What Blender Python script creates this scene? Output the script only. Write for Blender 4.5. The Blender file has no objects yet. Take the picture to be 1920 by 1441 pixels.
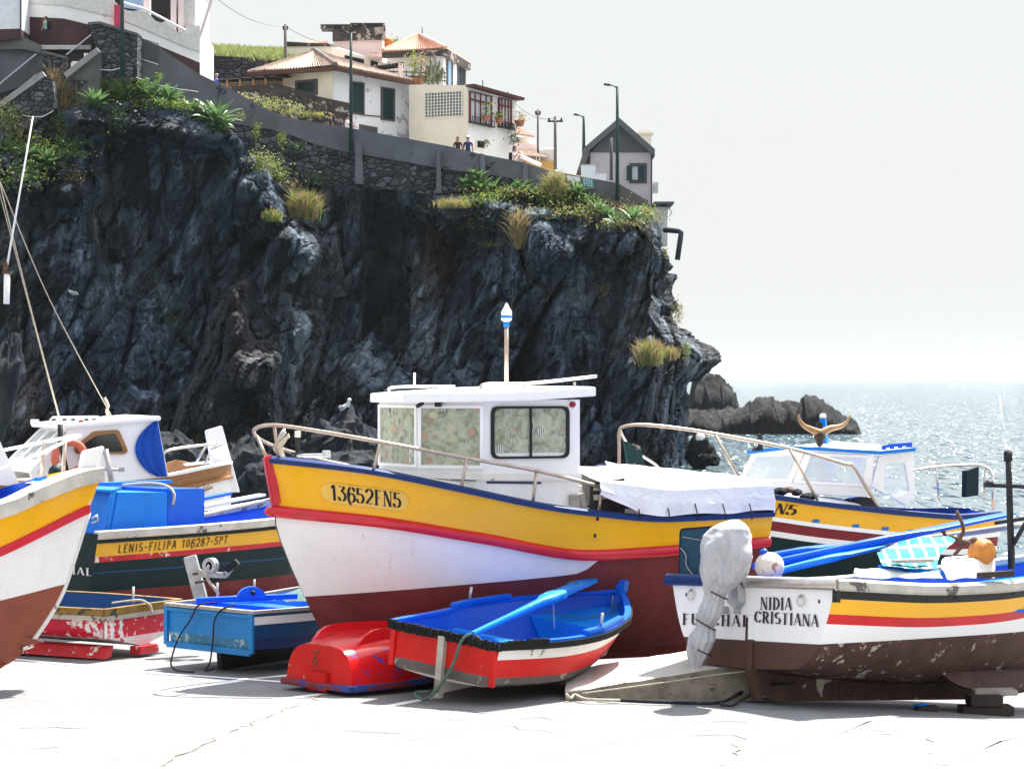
SUN_E, SKY_E, SKY_AIR, SKY_DUST, SKY_OZ, EXPO, SKY_SAT, SEA_AMP = 3.9, .15, 1.0, 1.2, 1.0, 1.75, .35, 1.2
SEA_GLINT = 4.6
HAZE_COL = (1.68,1.72,1.705)
HAZE_D = .00005
import bpy, bmesh, math, random
from mathutils import Vector, Matrix, noise
random.seed(7)
C = bpy.context.scene.collection
R = math.radians
FPX, CAMH, HORIZ = 4200.0, 2.8, 712.0      # focal length in photo pixels, eye height, sea-horizon row
def P(px, py, D):                            # photo pixel at distance D -> point in metres
    return Vector(((px-960)/FPX*D, D, CAMH+(HORIZ-py)/FPX*D))
def G(px, py, z=0.0):                        # photo pixel of a point known to be at height z
    D = FPX*(CAMH-z)/(py-HORIZ)
    return Vector(((px-960)/FPX*D, D, z))
def ground_z(X, Y=None):
    if Y is None: X, Y = 0, X
    z = -0.02*(Y-19) if Y > 19 else 0.0
    return z-.095*max(0, min(6, (X-2.0)*.74+(Y-19.4)*.67)) if X > 0 else z
def GG(px, py):                               # photo pixel -> point on the ground
    z = 0
    for _ in range(12): p = G(px, py, z); z = ground_z(p.x, p.y)
    return G(px, py, z)
OFF = {}
def tag(o, label=None, cat=None, group=None, kind=None):
    if label: o['label'] = label
    if cat: o['category'] = cat
    if group: o['group'] = group
    if kind: o['kind'] = kind
    return o
def thing(name, label, cat, loc=(0,0,0), rot=(0,0,0), group=None):
    o = bpy.data.objects.new(name, None); C.objects.link(o)
    o.empty_display_size = 0.2
    o.location = loc; o.rotation_euler = rot
    OFF[o.name] = Vector((0,0,0))
    return tag(o, label, cat, group)
def wthing(name, label, cat, loc, group=None):   # parts given in world coordinates
    o = thing(name, label, cat, loc, group=group); OFF[o.name] = Vector(loc); return o
def copy_tree(o, parent=None):
    c = o.copy(); C.objects.link(c); c.parent = parent
    for ch in list(o.children): copy_tree(ch, c)
    return c
def interp(tab):                              # smooth 1-D table
    xs = [a for a, _ in tab]; ys = [b for _, b in tab]; n = len(xs)
    m = []
    for i in range(n):
        if i == 0: m.append((ys[1]-ys[0])/(xs[1]-xs[0]))
        elif i == n-1: m.append((ys[-1]-ys[-2])/(xs[-1]-xs[-2]))
        else:
            a = (ys[i]-ys[i-1])/(xs[i]-xs[i-1]); b = (ys[i+1]-ys[i])/(xs[i+1]-xs[i])
            m.append(0 if a*b <= 0 else 2*a*b/(a+b))
    def f(x):
        if x <= xs[0]: return ys[0]
        if x >= xs[-1]: return ys[-1]
        i = 0
        while xs[i+1] < x: i += 1
        h = xs[i+1]-xs[i]; s = (x-xs[i])/h
        return ((2*s**3-3*s*s+1)*ys[i]+(s**3-2*s*s+s)*h*m[i]+(-2*s**3+3*s*s)*ys[i+1]+(s**3-s*s)*h*m[i+1])
    return f
def lin(tab):
    def f(x):
        if x <= tab[0][0]: return tab[0][1]
        for (a, b), (c, d) in zip(tab, tab[1:]):
            if x <= c: return b+(d-b)*(x-a)/(c-a)
        return tab[-1][1]
    return f
# ---------------------------------------------------------------- mesh builder
class MB:
    def __init__(s): s.v = []; s.f = []; s.m = []
    def add(s, vs, fs, m=0):
        b = len(s.v); s.v += [Vector(v) for v in vs]
        for f in fs: s.f.append([b+i for i in f]); s.m.append(m)
        return s
    def quad(s, a, b, c, d, m=0): return s.add([a,b,c,d], [(0,1,2,3)], m)
    def grid(s, rows, m=0, close=False, mf=None):
        n = len(rows[0]); vs = [p for r in rows for p in r]; b = len(s.v); s.v += [Vector(v) for v in vs]
        for i in range(len(rows)-1):
            for j in range(n if close else n-1):
                k = (j+1) % n
                s.f.append([b+i*n+j, b+i*n+k, b+(i+1)*n+k, b+(i+1)*n+j]); s.m.append(mf(i, j) if mf else m)
        return s
    def slab(s, pts, vec, m=0):               # polygon pushed along vec
        pts = [Vector(p) for p in pts]; n = len(pts); vec = Vector(vec)
        vs = pts+[p+vec for p in pts]
        return s.add(vs, [tuple(range(n)), tuple(range(2*n-1, n-1, -1))]+[(i, i+n, (i+1)%n+n, (i+1)%n) for i in range(n)], m)
    def box(s, c, d, rz=0, m=0, rx=0, ry=0):
        M = Matrix.Rotation(rz,3,'Z') @ Matrix.Rotation(ry,3,'Y') @ Matrix.Rotation(rx,3,'X')
        c = Vector(c); h = [x/2 for x in d]
        vs = [c+M@Vector((x*h[0],y*h[1],z*h[2])) for z in (-1,1) for x,y in ((-1,-1),(1,-1),(1,1),(-1,1))]
        return s.add(vs, [(3,2,1,0),(4,5,6,7),(0,1,5,4),(1,2,6,5),(2,3,7,6),(3,0,4,7)], m)
    def beam(s, a, b, w, h, up=(0,0,1), m=0):
        a = Vector(a); b = Vector(b); d = (b-a).normalized(); up = Vector(up)
        n = d.cross(up)
        if n.length < 1e-4: n = d.cross(Vector((1,0,0)))
        n.normalize(); u = n.cross(d).normalized()
        q = [n*w/2+u*h/2, -n*w/2+u*h/2, -n*w/2-u*h/2, n*w/2-u*h/2]
        return s.add([a+x for x in q]+[b+x for x in q], [(3,2,1,0),(4,5,6,7),(0,1,5,4),(1,2,6,5),(2,3,7,6),(3,0,4,7)], m)
    def tube(s, path, r, n=8, m=0, cap=True):
        path = [Vector(p) for p in path]; k = len(path)
        rr = r if isinstance(r, (list,tuple)) else [r]*k
        ref = None; rows = []
        for i, p in enumerate(path):
            d = (path[min(i+1,k-1)]-path[max(i-1,0)])
            d = d.normalized() if d.length > 1e-9 else Vector((0,0,1))
            if ref is None:
                ref = d.cross(Vector((0,0,1)))
                if ref.length < 1e-3: ref = d.cross(Vector((1,0,0)))
            ref = (ref-d*ref.dot(d)).normalized(); w = d.cross(ref)
            rows.append([p+(ref*math.cos(2*math.pi*j/n)+w*math.sin(2*math.pi*j/n))*rr[i] for j in range(n)])
        b = len(s.v); s.grid(rows, m, close=True)
        if cap:
            s.f.append([b+j for j in range(n)][::-1]); s.m.append(m)
            s.f.append([b+(k-1)*n+j for j in range(n)]); s.m.append(m)
        return s
    def sweep(s, path, prof, m=0, cap=True, side=None):   # profile (outward, up) along a path in plan
        path = [Vector(p) for p in path]; k = len(path); rows = []
        for i, p in enumerate(path):
            d = path[min(i+1,k-1)]-path[max(i-1,0)]
            n = Vector((d.y,-d.x,0))
            n = n.normalized() if n.length > 1e-6 else Vector((0,1,0))
            if side: n = n*side
            rows.append([p+n*a+Vector((0,0,b)) for a, b in prof])
        b = len(s.v); n = len(prof); s.grid(rows, m, close=True)
        if cap:
            s.f.append([b+j for j in range(n)]); s.m.append(m)
            s.f.append([b+(k-1)*n+j for j in range(n)]); s.m.append(m)
        return s
    def lathe(s, prof, c=(0,0,0), n=14, m=0, M=None):      # (r,z) profile about z
        c = Vector(c); M = M or Matrix.Identity(3)
        rows = [[c+M@Vector((r*math.cos(2*math.pi*j/n), r*math.sin(2*math.pi*j/n), z)) for j in range(n)] for r, z in prof]
        return s.grid(rows, m, close=True)
    def ball(s, c, r, n=12, m=0, M=None):
        r = r if isinstance(r, (tuple,list)) else (r,r,r); c = Vector(c); M = M or Matrix.Identity(3)
        rows = []
        for i in range(n//2+1):
            a = math.pi*i/(n//2)
            rows.append([c+M@Vector((r[0]*math.sin(a)*math.cos(2*math.pi*j/n), r[1]*math.sin(a)*math.sin(2*math.pi*j/n), r[2]*math.cos(a))) for j in range(n)])
        return s.grid(rows, m, close=True)
    def build(s, name, mats, parent=None, smooth=False, bevel=0, loc=None, recalc=True):
        if not isinstance(mats, (list,tuple)): mats = [mats]
        off = Vector((0,0,0))
        if parent is not None:
            off = OFF.get(parent.name, Vector((0,0,0)))
        elif loc is not None: off = Vector(loc)
        me = bpy.data.meshes.new(name)
        me.from_pydata([v-off for v in s.v], [], s.f)
        for m in mats: me.materials.append(m)
        me.polygons.foreach_set('material_index', s.m)
        bm = bmesh.new(); bm.from_mesh(me)
        bmesh.ops.remove_doubles(bm, verts=bm.verts, dist=1e-5)
        if recalc: bmesh.ops.recalc_face_normals(bm, faces=bm.faces)
        if bevel: bmesh.ops.bevel(bm, geom=[e for e in bm.edges if len(e.link_faces) == 2 and e.calc_face_angle() > 0.6], offset=bevel, segments=2, affect='EDGES', clamp_overlap=True)
        bm.to_mesh(me); bm.free()
        if smooth:
            me.polygons.foreach_set('use_smooth', [True]*len(me.polygons))
            if smooth is not True: me.set_sharp_from_angle(angle=R(smooth))
        o = bpy.data.objects.new(name, me); C.objects.link(o)
        if parent is not None:
            o.parent = parent; OFF[o.name] = off
        else:
            o.location = off; OFF[o.name] = off
        return o
# ---------------------------------------------------------------- materials
def new_mat(name):
    m = bpy.data.materials.new(name); m.use_nodes = True
    nt = m.node_tree; b = nt.nodes['Principled BSDF']; return m, nt, b
def nd(nt, t, **k):
    n = nt.nodes.new(t)
    for a, v in k.items():
        if a.startswith('i_'): n.inputs[a[2:].replace('_',' ')].default_value = v
        else: setattr(n, a, v)
    return n
def tex(nt, kind='noise', scale=5, detail=4, rough=.6, stretch=None, rot=None, coord='Object', dist=0):
    tc = nd(nt, 'ShaderNodeTexCoord'); out = tc.outputs[coord]
    if stretch or rot:
        mp = nd(nt, 'ShaderNodeMapping'); mp.inputs['Scale'].default_value = stretch or (1,1,1)
        mp.inputs['Rotation'].default_value = rot or (0,0,0)
        nt.links.new(out, mp.inputs[0]); out = mp.outputs[0]
    if kind == 'noise':
        n = nd(nt, 'ShaderNodeTexNoise', i_Scale=scale, i_Detail=detail, i_Roughness=rough, i_Distortion=dist)
        o = n.outputs['Fac']
    else:
        n = nd(nt, 'ShaderNodeTexVoronoi', i_Scale=scale, feature='DISTANCE_TO_EDGE' if kind == 'edge' else 'F1')
        o = n.outputs['Distance']
    nt.links.new(out, n.inputs['Vector']); return o, n
def ramp(nt, src, stops):
    r = nd(nt, 'ShaderNodeValToRGB'); e = r.color_ramp.elements
    while len(e) < len(stops): e.new(0.5)
    for i, (p, c) in enumerate(stops):
        e[i].position = p; e[i].color = (c,c,c,1) if isinstance(c,(int,float)) else (*c[:3],1)
    nt.links.new(src, r.inputs[0]); return r.outputs['Color']
def mix(nt, fac, a, b, mode='MIX'):
    n = nd(nt, 'ShaderNodeMix', data_type='RGBA', blend_type=mode)
    for s, k in ((fac,0),(a,6),(b,7)):
        if hasattr(s, 'links'): nt.links.new(s, n.inputs[k])
        else: n.inputs[k].default_value = s if k == 0 else ((*s,1) if len(s) == 3 else s)
    return n.outputs[2]
def bumped(nt, b, src, strength=.2, dist=.02):
    n = nd(nt, 'ShaderNodeBump', i_Strength=strength, i_Distance=dist)
    nt.links.new(src, n.inputs['Height'])
    if b.inputs['Normal'].links: nt.links.new(b.inputs['Normal'].links[0].from_socket, n.inputs['Normal'])
    nt.links.new(n.outputs[0], b.inputs['Normal'])
def paint(name, col, rough=.4, var=.12, scale=4, chip=None, streak=.0, drip=None, seam=0, bump=.15, metal=0, bscale=30, coat=0, stretch=None):
    m, nt, b = new_mat(name)
    o, _ = tex(nt, scale=scale, detail=5, stretch=stretch)
    lo = tuple(c*(1-var) for c in col); hi = tuple(min(1, c*(1+var)) for c in col)
    c = ramp(nt, o, [(.3, lo), (.7, hi)])
    if streak:
        s, _ = tex(nt, scale=3, detail=6, rough=.7, stretch=(6,6,.5))
        f = ramp(nt, s, [(.5, 0), (.75, streak)])
        c = mix(nt, f, c, tuple(x*.55+.06 for x in col))
    if drip:
        s, _ = tex(nt, scale=2.2, detail=5, rough=.75, stretch=(5,5,.22)); s2, _ = tex(nt, scale=.9, detail=2)
        mm = nd(nt, 'ShaderNodeMath', operation='MULTIPLY'); nt.links.new(ramp(nt, s, [(.60,0),(.70,1)]), mm.inputs[0]); nt.links.new(ramp(nt, s2, [(.48,0),(.62,.75)]), mm.inputs[1])
        c = mix(nt, mm.outputs[0], c, drip)
    if seam:
        tc_ = nd(nt, 'ShaderNodeTexCoord'); sx = nd(nt, 'ShaderNodeSeparateXYZ'); nt.links.new(tc_.outputs['Object'], sx.inputs[0])
        ma = nd(nt, 'ShaderNodeMath', operation='MULTIPLY_ADD'); nt.links.new(sx.outputs[2], ma.inputs[0]); ma.inputs[1].default_value = 8.5; ma.inputs[2].default_value = 5.3
        fr = nd(nt, 'ShaderNodeMath', operation='FRACT'); nt.links.new(ma.outputs[0], fr.inputs[0])
        sm = ramp(nt, fr.outputs[0], [(0,seam),(.045,0)]); c = mix(nt, sm, c, tuple(x*.45 for x in col))
        s9, _ = tex(nt, scale=1.6, detail=4, stretch=(.5,1,2.5)); c = mix(nt, ramp(nt, s9, [(.5,0),(.72,.22)]), c, tuple(min(1,x*.75+.09) for x in col))
    if chip:
        cc, th, sc = chip[:3]
        s, _ = tex(nt, scale=sc, detail=8, rough=.65)
        s2, _ = tex(nt, scale=sc*.18, detail=2)
        mm = nd(nt, 'ShaderNodeMath', operation='MULTIPLY_ADD'); nt.links.new(s2, mm.inputs[0]); mm.inputs[1].default_value = .55; nt.links.new(s, mm.inputs[2])
        f = ramp(nt, mm.outputs[0], [(th, 0), (th+.015, 1)])
        c = mix(nt, f, c, cc)
    nt.links.new(c, b.inputs['Base Color'])
    b.inputs['Roughness'].default_value = rough; b.inputs['Metallic'].default_value = metal; b.inputs['Specular IOR Level'].default_value = .28
    if coat: b.inputs['Coat Weight'].default_value = coat; b.inputs['Coat Roughness'].default_value = .15
    if bump:
        s, _ = tex(nt, scale=bscale, detail=4)
        bumped(nt, b, s, bump, .01)
    return m
M = {}
M['white'] = paint('white paint', (.83,.82,.81), .45, .04, 3, streak=.25)
M['hull_white'] = paint('white hull paint', (.85,.83,.825), .4, .04, 2, streak=.12, drip=(.50,.33,.20), seam=.10)
M['clean_white'] = paint('gloss white paint', (.86,.86,.86), .35, .03, 2, streak=.10)
M['old_white'] = paint('chalky white paint', (.72,.70,.66), .6, .08, 5, chip=((.3,.26,.22),.93,9))
M['yellow'] = paint('yellow gloss paint', (.90,.46,.008), .32, .05, 2, streak=.12, coat=.2, seam=.22, chip=((.55,.33,.08),1.02,11))
M['ochre'] = paint('faded ochre paint', (.74,.40,.035), .5, .10, 3, streak=.2, chip=((.25,.17,.07),.98,10))
M['red'] = paint('signal red paint', (.60,.010,.014), .35, .12, 4, chip=((.28,.05,.05),.97,14))
M['old_red'] = paint('scuffed red paint', (.50,.022,.03), .45, .2, 5, chip=((.72,.66,.62),.90,12))
M['rail_red'] = paint('red gloss rail', (.58,.016,.03), .25, .12, 3, coat=.4)
M['dinghy_red'] = paint('glossy red gelcoat', (.66,.012,.016), .22, .12, 3, chip=((.03,.06,.30),.93,9), coat=.5, bump=.05)
M['row_red'] = paint('sun-bleached red planking', (.55,.007,.004), .55, .16, 3, streak=.16, seam=.3, chip=((.42,.22,.16),.985,22))
M['antifoul'] = paint('oxblood antifouling', (.165,.030,.030), .75, .22, 3, streak=.35, chip=((.5,.42,.38),1.03,6), bump=.3)
M['brown_red'] = paint('red-brown antifouling', (.25,.068,.04), .65, .18, 3, streak=.3, chip=((.6,.52,.46),.965,7), bump=.3)
M['brown'] = paint('flaking brown antifouling', (.075,.038,.030), .8, .3, 4, streak=.3, chip=((.42,.36,.30),.925,9), bump=.4)  # brown set darker to carry the shadow under the hull; chips are flaking paint
M['brown_clean'] = paint('brown antifouling', (.085,.042,.033), .7, .15, 3, chip=((.5,.44,.38),1.02,7), bump=.2)
M['blue'] = paint('bright blue paint', (.002,.115,.62), .35, .10, 3, chip=((.35,.4,.55),1.0,14))
M['deep_blue'] = paint('royal blue paint', (.002,.080,.50), .4, .12, 3)
M['sky_blue'] = paint('azure paint', (.004,.19,.66), .45, .12, 3, chip=((.4,.5,.6),.99,12))
M['turq'] = paint('turquoise paint', (.006,.175,.46), .45, .08, 3, streak=.12)
M['turq_worn'] = paint('worn teal paint', (.03,.15,.25), .6, .3, 6, chip=((.25,.36,.42),.86,14))
M['teal_blue'] = paint('dark blue hull paint', (.004,.055,.17), .5, .15, 3)
M['navy'] = paint('navy paint', (.007,.028,.125), .5, .25, 8)
M['green'] = paint('dark bottle green paint', (.001,.016,.019), .6, .2, 3, streak=.1)
M['green_old'] = paint('peeling green paint', (.014,.055,.055), .55, .2, 5, chip=((.42,.32,.26),.78,5))
M['teal_board'] = paint('dark teal board', (.008,.055,.095), .4, .15, 3)
M['black'] = paint('black paint', (.018,.018,.020), .55, .2, 6)
M['tar'] = paint('frayed black rope edging', (.012,.013,.014), .9, .3, 30, bump=1.0, bscale=60)
M['grey_wood'] = paint('weathered grey wood', (.34,.31,.27), .8, .25, 4, chip=((.14,.12,.10),.95,9), stretch=(1,8,8), bump=.4)
M['wood'] = paint('varnished wood', (.30,.145,.055), .45, .2, 4, stretch=(1,6,6), bump=.15)
M['dark_wood'] = paint('dark wood', (.045,.035,.03), .8, .25, 5, bump=.4)
M['gunwale_grey'] = paint('worn grey gunwale', (.50,.47,.42), .7, .2, 4, chip=((.12,.11,.10),.90,7), bump=.3)
M['row_band'] = paint('bare dark band', (.115,.095,.085), .8, .25, 5, chip=((.34,.29,.25),.93,8), bump=.3)
M['bare'] = paint('bare grey timber', (.42,.38,.33), .8, .2, 5, chip=((.12,.10,.09),.93,10), bump=.4)
M['steel'] = paint('stainless tube', (.62,.58,.53), .28, .12, 12, metal=1, bump=0)
M['bronze'] = paint('weathered rail tube', (.50,.40,.32), .38, .2, 10, metal=.8, bump=0)
M['galv'] = paint('galvanised steel', (.45,.46,.47), .45, .2, 8, metal=.7, bump=.1)
M['dark_metal'] = paint('dark metal', (.03,.032,.035), .5, .2, 8, metal=.4)
M['rust'] = paint('rusty iron', (.10,.055,.035), .8, .4, 10, bump=.4)
M['rubber'] = paint('black rubber', (.014,.015,.016), .6, .2, 8)
def canvas_mat():
    m, nt, b = new_mat('white canvas')
    o, _ = tex(nt, scale=3, detail=5); c = ramp(nt, o, [(.3,(.74,.74,.75)),(.7,(.84,.84,.84))]); o2, _ = tex(nt, scale=1.4, detail=7, rough=.7); c = mix(nt, ramp(nt, o2, [(.55,0),(.72,.5)]), c, (.58,.54,.48))
    nt.links.new(c, b.inputs['Base Color']); b.inputs['Roughness'].default_value = .8; b.inputs['Specular IOR Level'].default_value = .2
    o3, _ = tex(nt, scale=3.2, detail=4, rough=.5, dist=1.5, stretch=(1,1.6,1)); bumped(nt, b, o3, .8, .06); o4, _ = tex(nt, scale=11, detail=3, dist=1); bumped(nt, b, o4, .4, .015); return m
M['canvas'] = canvas_mat()
def bag_mat():
    m, nt, b = new_mat('grubby cover with fold shade')
    o, _ = tex(nt, scale=5, detail=6, rough=.65, stretch=(2.2,2.2,.5)); o2, _ = tex(nt, scale=30, detail=5, rough=.75)
    c = ramp(nt, o, [(.30,(.31,.31,.34)),(.5,(.45,.45,.47)),(.7,(.56,.55,.54))]); c = mix(nt, ramp(nt, o2, [(.52,0),(.68,.5)]), c, (.30,.30,.34))  # stretched streaks paint fold shade into the colour, over soft grime
    nt.links.new(c, b.inputs['Base Color']); b.inputs['Roughness'].default_value = .9
    o3, _ = tex(nt, scale=7, detail=3, rough=.5, stretch=(2,2,.35), dist=.5); bumped(nt, b, o3, .5, .02); return m
M['bag'] = bag_mat()
M['cloth_white'] = paint('white sailcloth', (.76,.75,.72), .9, .08, 5, bump=.4)
M['blue_canvas'] = paint('blue canvas', (.006,.07,.40), .8, .1, 4, bump=.2)
M['orange'] = paint('orange buoy plastic', (.52,.20,.04), .55, .25, 7, chip=((.6,.45,.3),.97,8))
M['lifebuoy'] = paint('faded life ring', (.60,.15,.09), .6, .15, 5)
M['buoy_white'] = paint('stained white buoy', (.66,.58,.53), .6, .15, 5, chip=((.36,.19,.10),.92,4))
M['rope'] = paint('pale rope', (.50,.45,.36), .9, .25, 40, bump=.8, bscale=120)
M['rope_green'] = paint('green rope', (.08,.14,.11), .9, .3, 40, bump=.8, bscale=120)
M['rope_dark'] = paint('dark rope', (.022,.022,.026), .9, .3, 40, bump=.8, bscale=120)
M['ink'] = paint('black lettering', (.014,.014,.016), .6, .2, 20)
M['ink_white'] = paint('white lettering', (.75,.76,.74), .6, .1, 20)
M['plate'] = paint('yellow name plate', (.80,.50,.10), .45, .06, 6)
M['red_lamp'] = paint('red lamp glass', (.30,.01,.015), .2, .1, 5)
M['amber'] = paint('clear lamp glass', (.75,.70,.60), .2, .1, 5)
M['teal_lamp'] = paint('green lamp glass', (.01,.12,.11), .2, .1, 5)
M['horn'] = paint('bull horn', (.32,.19,.09), .5, .35, 9)
M['stripe'] = None
M['hide'] = paint('dark skull', (.05,.04,.025), .6, .3, 8)
def glass(name, tint=(.75,.85,.88), alpha=.35, rough=.05):
    m, nt, b = new_mat(name)
    b.inputs['Base Color'].default_value = (*tint,1); b.inputs['Roughness'].default_value = rough
    b.inputs['Alpha'].default_value = alpha; b.inputs['Specular IOR Level'].default_value = .6
    return m
M['glass'] = glass('window glass', alpha=.10)
M['dark_glass'] = paint('dark glass', (.012,.014,.016), .08, .2, 2, bump=0)
M['grey_glass'] = paint('reflecting grey glass', (.30,.33,.33), .12, .35, 1.5, bump=0)
def fish_mat():
    m, nt, b = new_mat('reef print curtain')
    o, _ = tex(nt, scale=9, detail=6, rough=.65, dist=1.2)
    c = ramp(nt, o, [(.30,(.085,.11,.04)), (.42,(.21,.22,.10)), (.53,(.34,.37,.26)), (.70,(.50,.47,.28))])
    tc = nd(nt, 'ShaderNodeTexCoord'); vo = nd(nt, 'ShaderNodeTexVoronoi', i_Scale=7.5, i_Randomness=.9)
    mp = nd(nt, 'ShaderNodeMapping'); mp.inputs['Scale'].default_value = (1,1,1.25)
    nt.links.new(tc.outputs['Object'], mp.inputs[0]); nt.links.new(mp.outputs[0], vo.inputs['Vector'])
    sep = nd(nt, 'ShaderNodeSeparateColor'); nt.links.new(vo.outputs['Color'], sep.inputs[0])
    fc = ramp(nt, sep.outputs[0], [(0,(.50,.24,.12)), (.3,(.12,.14,.10)), (.5,(.55,.30,.16)), (.68,(.20,.13,.09)), (.85,(.50,.46,.26))])
    wv = nd(nt, 'ShaderNodeTexWave', i_Scale=14.0); nt.links.new(tc.outputs['Object'], wv.inputs['Vector'])
    g = nd(nt, 'ShaderNodeMath', operation='GREATER_THAN'); nt.links.new(sep.outputs[1], g.inputs[0]); g.inputs[1].default_value = .74
    st = mix(nt, ramp(nt, wv.outputs['Fac'], [(.45,0),(.55,1)]), (.05,.05,.04), (.7,.72,.62))
    fc = mix(nt, g.outputs[0], fc, st)
    g2 = nd(nt, 'ShaderNodeMath', operation='LESS_THAN'); nt.links.new(sep.outputs[2], g2.inputs[0]); g2.inputs[1].default_value = .7
    f = ramp(nt, vo.outputs['Distance'], [(.26,1),(.40,0)])
    mm = nd(nt, 'ShaderNodeMath', operation='MULTIPLY'); nt.links.new(f, mm.inputs[0]); nt.links.new(g2.outputs[0], mm.inputs[1])
    c = mix(nt, mm.outputs[0], c, fc)
    nt.links.new(c, b.inputs['Base Color']); b.inputs['Roughness'].default_value = .35
    return m
M['fish'] = fish_mat()
def cloth_stripe():
    m, nt, b = new_mat('teal striped cloth')
    tc = nd(nt, 'ShaderNodeTexCoord')
    def wave(sc, d, lo):
        w = nd(nt, 'ShaderNodeTexWave', i_Scale=sc, i_Distortion=.6, bands_direction=d); nt.links.new(tc.outputs['Object'], w.inputs['Vector'])
        return ramp(nt, w.outputs['Fac'], [(lo,0),(lo+.08,1)])
    c = mix(nt, wave(2.4,'X',.84), (.02,.27,.33), (.68,.74,.74))
    c = mix(nt, wave(3.1,'Z',.88), c, (.60,.72,.74))
    nt.links.new(c, b.inputs['Base Color']); b.inputs['Roughness'].default_value = .85
    return m
M['stripe'] = cloth_stripe()
# setting materials
def concrete():
    m, nt, b = new_mat('bleached concrete')
    o, _ = tex(nt, scale=1.1, detail=8, rough=.7); c = ramp(nt, o, [(.3,(.165,.168,.172)),(.7,(.235,.238,.242))])
    o2, _ = tex(nt, scale=16, detail=8, rough=.75, stretch=(.5,2.2,1)); c = mix(nt, ramp(nt, o2, [(.48,0),(.72,.8)]), c, (.085,.083,.082))
    o4, _ = tex(nt, scale=60, detail=4, rough=.8); c = mix(nt, ramp(nt, o4, [(.54,0),(.74,.55)]), c, (.11,.10,.095))
    o3, _ = tex(nt, scale=.35, detail=3); c = mix(nt, ramp(nt, o3, [(.5,0),(.7,.25)]), c, (.27,.25,.23))
    nt.links.new(c, b.inputs['Base Color']); b.inputs['Roughness'].default_value = .9
    bumped(nt, b, o2, .35, .02); return m
M['concrete'] = concrete()
M['line'] = paint('worn white road paint', (.80,.80,.80), .8, .06, 8, chip=((.5,.48,.46),1.03,14))
M['crack'] = paint('dirt filled crack', (.26,.215,.18), .95, .4, 10)
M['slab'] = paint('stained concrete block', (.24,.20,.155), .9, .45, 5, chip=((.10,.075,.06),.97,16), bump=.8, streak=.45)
M['slab_top'] = paint('paler concrete top', (.50,.48,.44), .9, .15, 4, bump=.4)  # top face paler than the stained side
def rock_mat(name, tint=1.0, cells=False):
    m, nt, b = new_mat(name)
    rot = (0, R(20), 0); k = tint; T = lambda r, g, bl: (r*k*.98, g*k*1.0, bl*k*1.05)
    o, _ = tex(nt, scale=.55, detail=9, rough=.68, stretch=(1.3,1.3,.20), rot=rot, dist=.8)
    c = ramp(nt, o, [(.32,T(.0035,.0065,.010)),(.47,T(.009,.014,.020)),(.58,T(.024,.031,.040)),(.70,T(.075,.088,.102))])
    o2, _ = tex(nt, scale=.13, detail=5, rough=.6, stretch=(1.2,1.2,.35), rot=rot)
    c = mix(nt, ramp(nt, o2, [(.50,0),(.64,.75)]), c, T(.032,.025,.019))
    o6, _ = tex(nt, scale=.11, detail=6, rough=.6, stretch=(1.3,1.3,.45), rot=(0,R(26),R(20)))
    c = mix(nt, ramp(nt, o6, [(.53,0),(.68,.65)]), c, T(.070,.080,.080))
    o3, _ = tex(nt, scale=2.4, detail=9, rough=.78, stretch=(1.9,1.9,.09), rot=(0,R(24),0))
    c = mix(nt, ramp(nt, o3, [(.55,0),(.72,.6)]), c, T(.11,.125,.14))
    o7, _ = tex(nt, scale=.9, detail=7, rough=.7)
    c = mix(nt, ramp(nt, o7, [(.50,0),(.66,.65)]), c, T(.006,.009,.013))
    if cells:
        tcv = nd(nt, 'ShaderNodeTexCoord')
        for sc_, lo, hi, rt in ((.30,.40,2.3,24),(.85,.55,1.8,30)):
            mv = nd(nt, 'ShaderNodeMapping'); mv.inputs['Scale'].default_value = (1.25,1.25,.36); mv.inputs['Rotation'].default_value = (0,R(rt),R(12)); nt.links.new(tcv.outputs['Object'], mv.inputs[0])
            nz = nd(nt, 'ShaderNodeTexNoise', i_Scale=.9, i_Detail=5); nt.links.new(mv.outputs[0], nz.inputs['Vector'])
            ad = nd(nt, 'ShaderNodeVectorMath', operation='MULTIPLY_ADD'); nt.links.new(nz.outputs['Color'], ad.inputs[0]); ad.inputs[1].default_value = (.9,.9,.9); nt.links.new(mv.outputs[0], ad.inputs[2])
            vv = nd(nt, 'ShaderNodeTexVoronoi', i_Scale=sc_); nt.links.new(ad.outputs[0], vv.inputs['Vector']); se = nd(nt, 'ShaderNodeSeparateColor'); nt.links.new(vv.outputs['Color'], se.inputs[0])
            ml = nd(nt, 'ShaderNodeMapRange'); nt.links.new(se.outputs[0], ml.inputs[0]); ml.inputs[3].default_value = lo; ml.inputs[4].default_value = hi
            vs = nd(nt, 'ShaderNodeVectorMath', operation='SCALE'); nt.links.new(c, vs.inputs[0]); nt.links.new(ml.outputs[0], vs.inputs['Scale']); c = vs.outputs[0]
            ve = nd(nt, 'ShaderNodeTexVoronoi', i_Scale=sc_, feature='DISTANCE_TO_EDGE'); nt.links.new(ad.outputs[0], ve.inputs['Vector'])
            c = mix(nt, ramp(nt, ve.outputs['Distance'], [(.0,.85),(.035,0)]), c, T(.004,.005,.007))
    o5, _ = tex(nt, scale=.35, detail=6, rough=.7)
    c = mix(nt, ramp(nt, o5, [(.60,0),(.72,.5)]), c, (.012,.022,.012))
    nt.links.new(c, b.inputs['Base Color']); b.inputs['Roughness'].default_value = .75; b.inputs['Specular IOR Level'].default_value = .2
    o4, _ = tex(nt, scale=1.8, detail=10, rough=.72, stretch=(1.6,1.6,.22), rot=rot)
    bumped(nt, b, o4, 1.0, .35)
    return m
M['cliff'] = rock_mat('basalt cliff', 2.4, True)
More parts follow.
